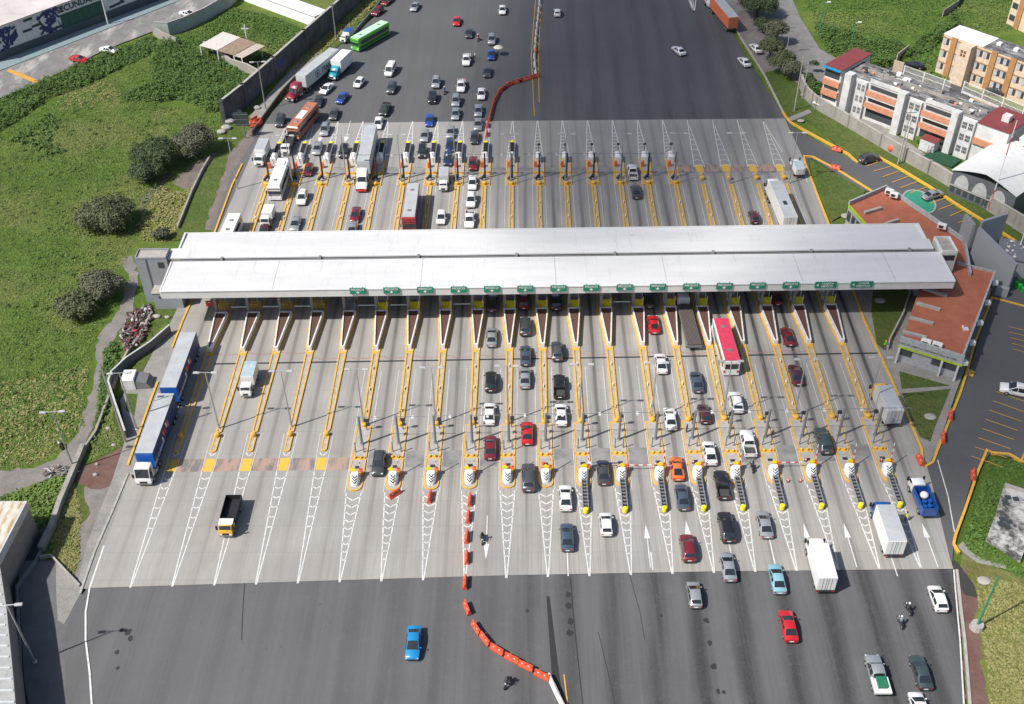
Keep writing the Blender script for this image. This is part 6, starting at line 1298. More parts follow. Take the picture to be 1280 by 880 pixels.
# ---- flats, first row
WHTW = mat('white_flat_wall', (.55, .55, .54), .75, dirt=.45, sc=.8); SALM = mat('salmon_band', (.52, .235, .14), .7, dirt=.15); TAR = None
g = NT('weathered_tar_roof'); n = g.noise(g.obj(), .5, 6, .8); n2 = g.noise(g.scale(g.obj(), .3, 1.2), .8, 5, .8); g.base(g.mix(g.ramp(n2, .48, .66, 0, .9), g.mix(g.ramp(n, .4, .6), (.035, .035, .037), (.15, .15, .155)), (.42, .41, .40))); g.set(.85); TAR = g.m
REDR = mat('red_roof_paint', (.19, .04, .042), .7, var=.12, sc=.3, dirt=.2)
A = Vector((67.6, 220.4, 0)); B = Vector((97.5, 190.5, 0)); t, L = block_on('apartment_row', 'terrace of white flats with salmon bands and stained tar roof', 'building', A, B, 9)
t.name = 'apartment_row'
Hh = 8.3
mb = MB(); mb.box(4, L-7.5, 1.2, 8.6, -.35, Hh); mb.build('wall', WHTW, t); mb = MB(); mb.box(4, L-7.5, 1.2, 8.8, Hh, Hh+.12); mb.build('roof', TAR, t)
# left red-roofed end house, right red-roofed house
mb = MB(); mb.box(0, 4, .0, 11, -.35, Hh+1.0); mb.build('wall', WHTW, t)
mb = MB(); mb.box(-.2, 4.2, -.3, 11.3, Hh+1.0, Hh+1.2); mb.build('roof', REDR, t); mb = MB(); mb.box(-.25, 4.0, -.9, -.3, Hh+.7, Hh+.95); mb.build('blue_awning', mat('blue_awning', (.02, .25, .42), .5), t)
mb = MB(); mb.box(0, 3.6, -.06, .0, 6.9, 8.9); mb.build('dark_window', WINB, t)
for z_ in (5.2, 2.8): MB().box(0, 4, -.5, -.02, z_, z_+1.3).build('balcony', SALM, t); MB().box(.3, 3.7, -.05, .0, z_-1.0, z_-.05).build('window', WINB, t)
MB().box(-.4, 4.2, -2.4, 0, 1.1, 1.25).build('white_canopy', WBOX, t)
mb = MB(); mb.box(L-7.5, L-1, .6, 9.5, -.35, Hh); mb.build('wall', WHTW, t); mb = MB(); mb.box(L-7.6, L-.8, .4, 9.7, Hh, Hh+.2); mb.build('roof', REDR, t)
MB().box(L-4.5, L-3, 4, 5.5, Hh+.2, Hh+1.5).build('roof_tank', mat('cream_render', (.58, .57, .53), .8), t)
for (x0, x1, y0) in ((5.0, 6.6, -.6), (17.6, 19.2, -.6), (29.6, 31.0, -.6)): MB().box(x0, x1, y0, 1.2, -.35, Hh+.9).build('stair_tower', WHTW, t)
for (x0, x1) in ((7.6, 9.8), (19.8, 22.6), (31.6, 34.4)):
    MB().box(x0, x1, .5, 1.2, -.35, Hh-.2).build('bay', WHTW, t)
    for z_ in (1.0, 3.6, 6.2):
        for xx in (x0+.25, x0+(x1-x0)/2+.15):
            f_ = MB().box(xx, xx+(x1-x0)/2-.45, .44, .5, z_, z_+1.3).build('window', WINB, t); mb = MB(); w_ = (x1-x0)/2-.45
            for q_ in range(4): mb.box(xx+w_*q_/3-.02, xx+w_*q_/3+.02, .41, .44, z_, z_+1.3)
            mb.box(xx, xx+w_, .41, .44, z_+.62, z_+.67); mb.build('window_grille', WHT, f_)
for (x0, x1) in ((10.2, 17.4), (23.0, 29.4)):
    for z_ in (3.0, 5.7): MB().box(x0, x1, .2, .5, z_, z_+1.15).build('balcony', SALM, t); MB().box(x0+.3, x1-.3, 1.14, 1.2, z_+1.2, z_+2.1).build('window', WINB, t)
    MB().box(x0, x1, .1, 1.2, 5.45, 5.6).build('ledge', WHTW, t); MB().box(x0+.3, x1-.3, 1.14, 1.2, .6, 2.4).build('window', WINB, t)
mb = MB(); mb.box(10.2, 17.4, 1.0, 1.2, Hh, Hh+.9); mb.box(23, 29.4, 1.0, 1.2, Hh, Hh+.9); mb.build('parapet', WHTW, t)
mb = MB(); mb.box(L-7.5, L-1, .1, .55, 4.0, 5.2); mb.build('balcony', SALM, t)
rr = random.Random(5)
for k in range(46): x = rr.uniform(5, L-9); y = rr.uniform(2, 7.6); s_ = rr.uniform(.3, .8); MB().bbox(x, x+s_*1.6, y, y+s_, Hh+.12, Hh+.12+s_*rr.uniform(.4, 1.2), .05).build('roof_clutter', rr.choice((WHT, GRY, DGRY, STONE, STONE, WBOX, GRY, DGRY, STONE, SALM)), t)
mb = MB(); mb.box(5, L-8, 5.0, 5.3, Hh+.12, Hh+.7); mb.build('roof_ridge_wall', STONE, t)
# courtyard sheds in front of the row
for k, (x, y, w_, d_, h_, m_, l_) in enumerate(((1160, 186, 3.2, 2.2, 2.4, REDR, 'small red-roofed porch in front of the flats'), (1178, 198, 6.0, 4.0, .1, mat('green_court', (.01, .06, .03), .8), 'dark green courtyard floor below the flats'), (1192, 180, 5.5, 1.2, 2.6, mat('pale_green_awning', (.35, .45, .42), .6), 'pale green awning above the green courtyard'))):
    p = P(x, y); o = thing('courtyard_shed', (p.x, p.y, 0), R(-45), l_, 'shed'); MB().box(-w_/2, w_/2, -d_/2, d_/2, -.3, max(.02, h_-.15)).build('wall', WHTW if k != 1 else m_, o)
    MB().box(-w_/2-.1, w_/2+.1, -d_/2-.1, d_/2+.1, max(.03, h_-.15), h_+.02).build('roof', m_, o)
# next house to the right edge
t, _ = block_on('house', 'white flat-roofed house at the right edge with salmon band', 'building', (98.3, 189.5), (108, 180), 9)
MB().box(0, 14, .5, 10, -.35, 8.2).build('wall', WHTW, t); MB().box(-.1, 14.1, .4, 10.1, 8.2, 8.35).build('roof', WBOX, t); MB().box(0, 14, .1, .5, 3.8, 5.0).build('balcony', SALM, t)
for x in (1, 4, 7, 10): MB().box(x, x+1.6, .44, .5, 5.6, 7.0).build('window', WINB, t)
# ---- barrel-roofed hall
A = P(1190, 212, 5.0); B = P(1271, 246, 5.0); t, L = block_on('hall', 'wide white tent-like roofed hall with arched panels at the right edge', 'building', A, B, 14)
D_ = 17.0
mb = MB(); rise = 1.9; n = 12; vs = []
for k in range(n+1): f = k/n; z = 5.0+rise*(1-abs(2*f-1)**1.3); vs += [(L*f, 0, z), (L*f, D_, z), (L*f, 0, z-.15), (L*f, D_, z-.15)]
fs = []
for k in range(n): a = 4*k; fs += [(a, a+4, a+5, a+1), (a+2, a+3, a+7, a+6), (a, a+2, a+6, a+4), (a+1, a+5, a+7, a+3)]
mb.add(vs, fs); mb.build('roof', mat('hall_white_roof', (.62, .62, .61), .5, var=.06, sc=.2, dirt=.25), t, 30)
mb = MB(); mb.box(.2, L-.2, .4, D_-.4, -.35, 4.9); mb.build('wall', mat('dark_hall_wall', (.10, .11, .12), .7), t)
for k in range(3):
    x0 = 1.0+k*(L-2)/3; w_ = (L-2)/3-.8; pts = [(x0+w_/2+w_/2*math.cos(a), 2.0+2.6*math.sin(a)) for a in [math.pi*j/12 for j in range(13)]]
    mb = MB(); mb.add([(x, .38, z) for x, z in pts], [tuple(range(13))]); mb.add([(x, .3, z) for x, z in pts], [tuple(range(12, -1, -1))]); mb.build('arched_panel', mat('pale_arch_panel', (.40, .41, .41), .5), t)
for k in range(9): x = .5+k*(L-1)/9; MB().box(x, x+.8, .33, .4, .4, 1.6).build('window', WINB, t)
MB().box(.2, L-.2, .2, .4, 1.75, 1.9).build('ledge', CONC, t)
# ---- second row of flats with orange pilasters
CREAM = mat('cream_wall', (.60, .48, .36), .75, dirt=.12); OCH = mat('ochre_pilaster', (.38, .20, .08), .75, dirt=.1)
A = Vector((97.6, 236.4, 0)); B = Vector((118, 213.5, 0)); t, L = block_on('apartment_block', 'cream three-storey flats with ochre pilasters and half white roof', 'building', A, B, 8)
MB().box(0, L, 0, 6.5, -.35, 9).build('wall', CREAM, t); MB().box(-.1, 9.6, -.1, 6.6, 9, 9.15).build('roof', mat('bright_white_roof', (.80, .80, .80), .5), t); MB().box(9.6, L, -.1, 6.6, 9, 9.13).build('roof', TAR, t)
for x in (2.2, 12.0, 16.5, 22.5): MB().box(x, x+1.3, -.35, 0, -.35, 9.1).build('pilaster', OCH, t)
MB().box(5.2, 8.2, -2.4, 0, -.35, 9.1).build('stair_tower', CREAM, t)
for i_ in range(2):
    for j_ in range(2): MB().box(6.0+i_*.75, 6.5+i_*.75, -2.46, -2.4, 6.6+j_*.8, 7.2+j_*.8).build('vent', mat('rust_vent', (.2, .07, .03), .7), t)
for z_ in (1.0, 3.9, 6.8):
    for x in (.3, 3.7, 8.6, 10.3, 13.6, 15.0, 18.2, 20.2, 24.2, 26.5):
        if x+1.3 < L: f_ = MB().box(x, x+1.3, -.05, .0, z_, z_+1.4).build('window', WINB, t); MB().box(x-.05, x+.7, -.09, -.05, z_, z_+1.4).build('curtain', mat('pale_curtain', (.40, .41, .43), .8), f_)
    MB().box(0, L, -.12, -.05, z_+1.55, z_+1.75).build('cornice', OCH, t)
for k in range(4): x = 11+k*4; MB().bbox(x, x+1, 3, 4, 9.13, 9.8, .1).build('roof_tank', WHT, t)
A = P(1258, 28); B = P(1290, 44); t, L = block_on('apartment_block', 'corner of another cream and orange block at the top right edge', 'building', A, B, 8)
MB().box(0, L+8, 0, 8, -.35, 9).build('wall', CREAM, t); MB().box(-.1, L+8, -.1, 8.1, 9, 9.15).build('roof', TAR, t)
for x in (2.5, 7): MB().box(x, x+1.5, -.3, 0, -.35, 9).build('pilaster', OCH, t)
for z_ in (1, 4, 7): MB().box(.4, 2.1, -.06, 0, z_, z_+1.4).build('window', WINB, t)
# railings of the estate
rail_t = None
def railing(label, a, b, h=2.6):
    A = P(*a); B = P(*b); t, L = block_on('railing', label, 'railing', A, B, 1)
    MB().box(0, L, -.06, .06, -.2, .35).build('base', WHTW, t)
    mb = MB(); [mb.box(x*.28, x*.28+.06, -.02, .02, .35, h-.1) for x in range(int(L/.28))]; mb.box(0, L, -.03, .03, h-.1, h); mb.box(0, L, -.03, .03, h*.5, h*.5+.08); mb.build('bars', WHT, t)
    for k in range(int(L/5)+1): x = min(L-.2, k*5); MB().box(x, x+.2, -.14, .14, -.2, h+.1).build('post', WHT, t)
railing('white railing left of the estate gate', (1128, 95), (1187, 116)); railing('white railing right of the estate gate', (1202, 115), (1290, 152))
wallthing('tan end wall where the railing begins', PP((1115, 90), (1127, 94)), .25, -.3, 3.0, mat('tan_wall', (.42, .34, .26), .8)); wallthing('tan garden wall behind the railing start', PP((1120, 77), (1134, 66)), .2, -.3, 2.0, mat('tan_wall', (.42, .34, .26), .8))
kerb('orange painted kerb on the estate street, left piece', PP((1132, 99), (1190, 122)), .4, .1, YEL); kerb('orange painted kerb on the estate street, right piece', PP((1213, 123), (1290, 152)), .4, .1, YEL)
wallthing('low plank fence at the top of the right field', PP((1178, 20), (1196, 8), (1204, -6)), .2, -.3, 1.6, STONE)
# ---- office buildings
OFW = mat('office_grey_render', (.33, .35, .36), .75, dirt=.15); LIME = mat('lime_stripe', (.34, .48, .02), .6); RB = None
g = NT('red_roof_membrane'); n = g.noise(g.obj(), .35, 6, .75); n2 = g.noise(g.obj(), 2.5, 5, .7); n3 = g.noise(g.scale(g.obj(), .5, 4), 1, 4, .7)
g.base(g.mix(g.ramp(n3, .5, .8, 0, .4), g.mix(g.ramp(n2, .5, .75, 0, .4), g.mix(g.ramp(n, .3, .7), (.31, .088, .048), (.42, .145, .08)), (.16, .04, .03)), (.42, .17, .10))); g.set(.85); REDM = g.m
def ofc(label, pts, z, wmat=OFW):
    t = thing('office_building', (pts[0][0], pts[0][1], 0), 0, label, 'building'); rp = [(a-pts[0][0], b-pts[0][1]) for a, b in pts]
    mb = MB(); mb.prism(rp, -.1, z); mb.build('wall', wmat, t); mb = MB(); mb.poly(rp, z+.03); mb.build('roof', REDM, t); return t, rp
def roofpt(x, y, z): p = P(x, y, z); return (p.x, p.y)
t, rp = ofc('north office building with red roof and grey parapet beyond the canopy', [roofpt(1061, 256, 4.2), roofpt(1107, 236, 4.2), roofpt(1128, 250, 4.2), roofpt(1205, 303, 4.2), roofpt(1212, 345, 4.2), roofpt(1150, 345, 4.2), roofpt(1100, 300, 4.2)], 4.08)
mb = MB(); mb.wall([rp[0], rp[1], rp[2], rp[3], rp[4]], .35, 4.2, 5.0); mb.build('parapet', OFW, t)
mb = MB(); mb.wall([rp[0], rp[6]], .12, 3.7, 4.35); mb.build('lime_stripe', LIME, t)
va = Vector(rp[0]); vb = Vector(rp[6]); nn_ = Vector(((vb-va).y, -(vb-va).x)).normalized()
for k in range(7):
    a = va.lerp(vb, (k+.15)/7); b_ = va.lerp(vb, (k+.85)/7); 
    mb = MB(); mb.wall([a-nn_*.03 if nn_.x < 0 else a+nn_*.03, b_-nn_*.03 if nn_.x < 0 else b_+nn_*.03], .2, 1.2, 3.2); mb.build('window', WINB, t)
for (x0, y0, x1, y1) in ((1081, 265, 1102, 259), (1107, 279, 1123, 274)):
    a = P(x0, y0, 4.6); b_ = P(x1, y1, 4.6); a0 = (a.x-t.location.x, a.y-t.location.y); b0 = (b_.x-t.location.x, b_.y-t.location.y); mb = MB(); mb.wall([a0, b0], .5, 4.2, 4.7); mb.build('roof_beam', CONC, t)
def ac(x, y, z, lab, r=.6):
    p = P(x, y, z); o = thing('air_conditioner', (p.x, p.y, z-.6), -.5, lab, 'air conditioner'); MB().bbox(-.75, .75, -.45, .45, 0, .8, .05).build('casing', WHT, o); MB().box(-.5, .3, -.47, -.45, .12, .68).build('fan_grille', DGRY, o)
ac(1112, 238, 5.4, 'left one of two white roof units at the north office corner'); ac(1118, 242, 5.4, 'right one of two white roof units at the north office corner'); ac(1178, 281, 5.4, 'white unit on the edge of the north office roof'); ac(1158, 426, 4.9, 'left one of two units above the plaza office lettering'); ac(1172, 430, 4.9, 'right one of two units above the plaza office lettering')
tl = [roofpt(1128, 424, 4.3), roofpt(1203, 447, 4.3), roofpt(1243, 341, 4.3), roofpt(1196, 330, 4.3), roofpt(1152, 352, 4.3)]
t, rp = ofc('plaza office with lettered grey front, lime stripe and orange-red roof', tl, 4.2)
mb = MB(); mb.wall([rp[1], rp[2], rp[3]], .3, 4.2, 4.75); mb.build('parapet', OFW, t)
fa_, fb_ = Vector(rp[0]), Vector(rp[1]); fd = (fb_-fa_).normalized(); FL = (fb_-fa_).length; fn_ = Vector((fd.y, -fd.x))
if fn_.y > 0: fn_ = -fn_
def fpt(s, off, z): q_ = fa_+fd*s+fn_*off; return (q_.x, q_.y, z)
def fbox(s0, s1, o0, o1, z0, z1, name, m):
    mb = MB(); c = [fa_+fd*s0+fn_*o0, fa_+fd*s1+fn_*o0, fa_+fd*s1+fn_*o1, fa_+fd*s0+fn_*o1]; mb.prism([(p.x, p.y) for p in c], z0, z1); return mb.build(name, m, t)
fbox(-.3, FL+.3, 0, .35, 3.2, 4.9, 'sign_fascia', OFW); fbox(-.32, FL+.32, .35, .42, 2.85, 3.2, 'lime_stripe', LIME)
text_on('PLAZA DE COBRO # 7 SAN MARCOS', .40, fpt(FL*.31, .37, 3.8), (fd.x, fd.y, 0), (0, 0, 1), DKL, t); text_on('Km 28 + 000', .44, fpt(FL*.80, .37, 3.8), (fd.x, fd.y, 0), (0, 0, 1), DKL, t)
for s0, s1 in ((.02, .22), (.55, .70), (.74, .96)): fbox(FL*s0, FL*s1, -.02, .05, 1.3, 2.8, 'window', WINB)
for s in (.0, .72, .985): fbox(FL*s-.15, FL*s+.15, .5, .8, -.1, 2.9, 'column', WHTW)
for k in range(4):
    a = P(1154-k*8.5, 360+k*18, 4.5); b_ = P(1184-k*8.5, 369+k*17.5, 4.5); mb = MB(); mb.wall([(a.x-t.location.x, a.y-t.location.y), (b_.x-t.location.x, b_.y-t.location.y)], .55, 4.23, 4.6); mb.build('roof_beam', CONC, t)
for k in range(5):
    p = P(1244-k*9.5, 352+k*25, 3.4); mb = MB(); mb.box(-.45, .45, -.4, .4, 0, .6); o = mb.build('wall_unit', WHT, t); o.location = (p.x-t.location.x, p.y-t.location.y, 2.9)
p = P(1206, 411, 4.3); mb = MB()
for k in range(7): mb.box(-.3+.28*(k % 3), -.1+.28*(k % 3), -.5+.4*(k//3), -.2+.4*(k//3), 0, .3)
o = mb.build('roof_scraps', WHT, t); o.location = (p.x-t.location.x, p.y-t.location.y, 4.24)
# ---- grey monument slabs and hut
MON = mat('monument_grey', (.27, .29, .31), .6, var=.06, sc=.2)
p0 = P(1207, 352); t = thing('monument', (p0.x, p0.y, 0), 0, 'freestanding tall grey angular wall sculpture beside the offices', 'monument')
def r0(p): return (p.x-p0.x, p.y-p0.y)
mb = MB(); a = r0(P(1206, 338)); b_ = r0(P(1258, 366)); d = (Vector(b_)-Vector(a)).normalized(); nn_ = Vector((-d.y, d.x))
def slab(a, b, th, z0, za, zb, nm):
    a = Vector(a); b = Vector(b); d = (b-a).normalized(); n = Vector((-d.y, d.x))*th; mb = MB()
    mb.add([(a.x, a.y, z0), (b.x, b.y, z0), (b.x+n.x, b.y+n.y, z0), (a.x+n.x, a.y+n.y, z0), (a.x, a.y, za), (b.x, b.y, zb), (b.x+n.x, b.y+n.y, zb), (a.x+n.x, a.y+n.y, za)], [(3, 2, 1, 0), (4, 5, 6, 7), (0, 1, 5, 4), (1, 2, 6, 5), (2, 3, 7, 6), (3, 0, 4, 7)]); return mb.build(nm, MON, t)
slab(a, b_, .6, -.1, 9.0, 5.8, 'main_slab'); slab(r0(P(1203, 336)), r0(P(1194, 318)), .5, -.1, 9.3, 8.6, 'left_slab'); slab(r0(P(1213, 328)), r0(P(1244, 318)), .5, -.1, 8.6, 8.6, 'rear_slab')
slab(r0(P(1243, 368)), r0(P(1258, 372)), .8, -.1, 1.6, 1.6, 'footing')
p = P(1262, 338); t = thing('hut', (p.x, p.y, 0), -.35, 'small grey hut with rubble-white roof and dark doorway at the right edge', 'building'); MB().box(-2.5, 6, -1.5, 4.5, -.1, 3.2).build('wall', OFW, t); MB().box(-2.7, 6.2, -1.7, 4.7, 3.2, 3.4).build('roof', GRY, t); MB().box(-1.2, .4, -1.56, -1.5, 0, 2.4).build('doorway', BLK, t)
mb = MB(); rr = random.Random(9)
for k in range(60): x, y = rr.uniform(-2, 5.5), rr.uniform(-1.2, 4.2); s_ = rr.uniform(.1, .35); mb.ell((x, y, 3.45+s_*.3), s_, s_, s_*.6, 5, 4)
mb.build('roof_gravel', mat('white_roof_gravel', (.6, .58, .56), .9, var=.3), t)['kind'] = 'stuff'
for k, (x, y) in enumerate(((1270, 358), (1274, 361), (1278, 365), (1273, 354))): p = P(x, y); o = thing('waste_bin', (p.x, p.y, -.05), 0, 'bright green round bin below the grey hut, %s of four' % ORD[k], 'bin', 'green bins by the hut'); MB().lathe((0, 0, 0), [(.3, 0), (.38, 1.0)], 10).build('body', mat('bright_green_bin', (.02, .40, .04), .5), o); MB().lathe((0, 0, 1.0), [(.4, 0), (.25, .1)], 10).build('lid', mat('bright_green_bin', (.02, .40, .04), .5), o)
p = P(1255, 350); t = thing('road_barrier', (p.x, p.y, 0), .5, 'red barrier lying behind the monument', 'barrier'); MB().bbox(-.9, .9, -.3, .3, 0, .9, .1).build('body', REDP, t); MB().box(-.5, .5, -.32, -.3, .4, .6).build('reflector', WHT, t)
p = P(1149, 252); mb = MB(); c8 = [(p.x+2.9*math.cos(a), p.y+4.2*math.sin(a)) for a in [2*math.pi*k/24 for k in range(24)]]; mb.poly(c8, -.03); tag(mb.build('green_disc_paving', mat('green_paint_floor', (.03, .24, .15), .7)), kind='structure'); mb = MB(); mb.wall([(a, b) for a, b in c8]+[c8[0]], .3, -.09, .05); tag(mb.build('kerb', CONC), 'round pale kerb of the green painted disc', 'kerb')
p = P(1114.5, 189); o = MB().ell((0, 0, .9), .95, .95, .95, 14, 9).build('ball', mat('orange_red_ball', (.62, .12, .06), .5), None); o.location = (p.x, p.y, -.1); tag(o, 'orange-red ball resting in front of the long wall', 'ball')
# half-buried white slab roof in the weedy wedge
q = [P(1254, 610), P(1300, 625), P(1275, 703), P(1232, 676), P(1245, 640)]; t = thing('cellar_roof', (q[0].x, q[0].y, 0), 0, 'stained white flat cellar roof with square skylights among weeds', 'roof'); mb = MB(); mb.prism([(a.x-q[0].x, a.y-q[0].y) for a in q], -.3, .5)
g = NT('stained_white_slab'); n = g.noise(g.obj(), .35, 6, .8); g.base(g.mix(g.ramp(n, .42, .58), (.06, .06, .055), (.50, .49, .46))); g.set(.9); mb.build('slab', g.m, t)
mb = MB(); mb.wall([(0, 0), (q[1].x-q[0].x, q[1].y-q[0].y)], .4, -.3, .9); mb.build('rim', CONC, t)
for x, y in ((1259, 625), (1268.5, 627), (1255.5, 631), (1251.5, 652), (1260, 655.5), (1250, 658), (1258.5, 662)): p = P(x, y); o = MB().box(-.4, .4, -.4, .4, .5, .56).build('skylight', WINB, t); o.location = (p.x-q[0].x, p.y-q[0].y, 0)
for k, (x, y, r_, m_, l_) in enumerate(((1069+3, 391-270, 0, CONC, ''), (1184-20, 522, 0, CONC, ''), (1162.5, 521, .95, CONC, 'pale round slab on the office lawn'), (1100, 376, 1.0, CONC, 'pale rock pile on the lawn by the canopy'), (1055+3, 270, 1.1, CONC, 'grey flat cover at the corner of the lawn triangle'), (1001, 151, .8, CONC, 'white rubble patch on the upper right lawn'), (1112+118, 726, .9, CONC, 'grey rubble heap on the right verge below the wedge'))):
    if r_: p = P(x, y); o = MB().ell((0, 0, .05), r_, r_*.8, .22, 12, 5).build('slab', m_, None); o.location = (p.x, p.y, -.02); tag(o, l_, 'slab')
# ================================================================ trees, bushes, weeds
import numpy as np
def leafmat(name, a, b, c3, s=.8, big=None):
    g = NT(name); n = g.noise(g.obj(), s, 4, .7); n2 = g.noise(g.obj(), 5, 3, .7); n0 = g.noise(g.obj(), .035, 4, .65)
    c = g.mix(g.ramp(n, .35, .65), a, b); c = g.mix(g.ramp(n2, .45, .7, 0, .7), c, c3)
    if big: c = g.mix(g.ramp(n0, .48, .58, 0, .8), c, big)
    g.base(c); g.set(.7, spec=.25); return g.m
L_OLIVE = leafmat('olive_leaves', (.075, .095, .045), (.115, .135, .065), (.16, .175, .095)); L_DARK = leafmat('dark_leaves', (.045, .07, .03), (.07, .10, .045), (.11, .135, .065)); L_GREEN = leafmat('green_leaves', (.04, .085, .018), (.065, .125, .025), (.10, .165, .04))
L_GREY = leafmat('grey_green_leaves', (.085, .095, .055), (.13, .135, .085), (.175, .175, .12)); W_DARK = leafmat('weed_dark', (.05, .095, .022), (.08, .14, .03), (.12, .19, .045), .3); W_MID = leafmat('weed_mid', (.085, .15, .028), (.13, .20, .042), (.17, .235, .065), .16, (.19, .21, .07)); W_DRY = leafmat('weed_dry', (.19, .20, .06), (.26, .245, .09), (.30, .28, .13), .3); W_RF = leafmat('weed_right', (.06, .125, .022), (.09, .16, .03), (.12, .19, .05), .16, (.14, .19, .05))
BARK = mat('bark', (.09, .07, .055), .9)
def quads(name, cen, nor, size, m, parent=None, rng=None):
    n = len(cen); t = rng.normal(size=(n, 3)); u = np.cross(nor, t); u /= np.linalg.norm(u, axis=1)[:, None]+1e-9; v = np.cross(nor, u); v /= np.linalg.norm(v, axis=1)[:, None]+1e-9
    s = size[:, None]; a = rng.uniform(.5, 1, size=(n, 1))
    V = np.stack([cen-u*s-v*s*a, cen+u*s-v*s*a*.6, cen+u*s*.7+v*s*a, cen-u*s*.8+v*s*a], 1).reshape(-1, 3)
    me = bpy.data.meshes.new(name); me.vertices.add(4*n); me.vertices.foreach_set('co', V.astype(np.float32).ravel()); me.loops.add(4*n); me.loops.foreach_set('vertex_index', np.arange(4*n, dtype=np.int32))
    me.polygons.add(n); me.polygons.foreach_set('loop_start', np.arange(0, 4*n, 4, dtype=np.int32)); me.materials.append(m); me.update(calc_edges=True); me.validate()
    o = bpy.data.objects.new(name, me); COL.objects.link(o)
    if parent: o.parent = parent
    return o
def tree(px, py, r, h, m, label, cat='tree', seed=1, name='tree', lobes=9, dens=1.0, trunk=True, z0=-.3, flat=.8, leaf=.15):
    rng = np.random.default_rng(seed); rnd = random.Random(seed); p = P(px, py); t = thing(name, (p.x, p.y, z0), 0, label, cat)
    cens = []; 
    for k in range(lobes):
        a = k*2.4+rnd.uniform(-.4, .4); d = r*rnd.uniform(.15, .68)*(1 if k else 0); lr = r*rnd.uniform(.34, .56); zc = h-lr*flat-(d/r)*h*.38*rnd.uniform(.6, 1.2); cens.append((math.cos(a)*d, math.sin(a)*d, max(lr*.5, zc), lr))
    if trunk:
        mb = MB(); mb.tube((0, 0, 0), (0, 0, h*.35), r*.07+.06, r*.05+.04, 8)
        for c in cens[:6]: mb.tube((0, 0, h*.3), (c[0]*.8, c[1]*.8, c[2]), r*.04+.03, .03, 6)
        mb.build('trunk', BARK, t)
    C = []; N = []
    for c in cens:
        n = int(620*dens*(c[3]/1.6)**2*(.24/leaf)**1.3)+60; d = rng.normal(size=(n, 3)); d /= np.linalg.norm(d, axis=1)[:, None]; d[:, 2] = np.where(d[:, 2] < -.5, -d[:, 2], d[:, 2])
        rad = c[3]*(1.12-np.abs(rng.normal(size=(n, 1)))*.40)*(1+.18*np.sin(d[:, :1]*7+c[0])*np.cos(d[:, 1:2]*6+c[1])); q = d*rad; q[:, 2] *= flat; q += np.array(c[:3]); C.append(q); N.append(d+rng.normal(size=(n, 3))*.55+np.array((0, 0, .3)))
    C = np.concatenate(C); N = np.concatenate(N); C[:, 2] = np.maximum(C[:, 2], .1); quads('crown', C, N, rng.uniform(leaf*.5, leaf*1.2, len(C)), m, t, rng); return t
tree(200, 208, 4.6, 6.2, L_DARK, 'dark round tree beside the cinder track, left of the two near the far lanes', seed=1, lobes=12); tree(183, 226, 3.4, 4.4, L_DARK, 'smaller dark tree in front of the dark round one', seed=2)
tree(246, 190, 4.8, 6.2, L_GREY, 'thin greyish-brown tree next to the far left lane', seed=3, dens=.55, lobes=11); tree(137, 282, 5.2, 5.8, L_OLIVE, 'wide olive tree in the middle of the left field', seed=4, lobes=13)
tree(128, 368, 4.0, 4.8, L_GREY, 'grey-brown bushy tree left of the canopy end', seed=5, dens=.8, lobes=10); tree(97, 392, 3.6, 4.0, L_OLIVE, 'low rounded olive bush tree at the field path', seed=6, lobes=9)
tree(203, 297, 1.8, 2.2, L_GREY, 'small pale bush close to the stair block', 'bush', 7, 'bush', 6, .9, False)
for k, (x, y, r_, h_, m_, l_) in enumerate(((946, 20, 5.2, 7, L_DARK, 'big dark tree at the top beside the orange trailer'), (968, 55, 3.6, 6, L_GREY, 'grey-green roadside tree below the big dark one'), (952, 40, 2.4, 4, L_DARK, 'small tree wedged at the road edge'), (962, 74, 3.2, 5.5, L_OLIVE, 'olive roadside tree with the white car beneath'), (976, 90, 3.0, 5.5, L_OLIVE, 'lowest of the roadside trees at the upper right'), (988, 98, 2.8, 4.6, L_GREY, 'pale bushy tree beside the thin pole'))):
    tree(x, y, r_, h_, m_, l_, seed=20+k, lobes=9)
for k, (x, y, r_, h_, m_, l_) in enumerate(((1018, 116, 2.8, 2.8, L_GREEN, 'bright green bush inside the bend of the long wall'), (1010, 104, 2.2, 2.6, L_DARK, 'dark green bush at the lane by the wall bend'), (1016, 90, 1.2, 3.2, L_DARK, 'slim dark shrub beside the bare lane'), (1258, 103, 2.4, 3.6, L_DARK, 'dark round bush before the cream flats'), (1192, 90, 2.2, 3.2, L_DARK, 'dark bush at the left corner of the cream flats'), (1148, 178, 1.0, 1.6, W_MID, 'yellow-green shrub in the small courtyard'), (1268, 318, 1.6, 2.4, L_DARK, 'dark shrub at the right edge above the hut'), (1236, 105, 1.6, 2.2, L_GREEN, 'green bush behind the right railing'))):
    tree(x, y, r_, h_, m_, l_, 'bush', 40+k, 'bush', 7, 1, False)
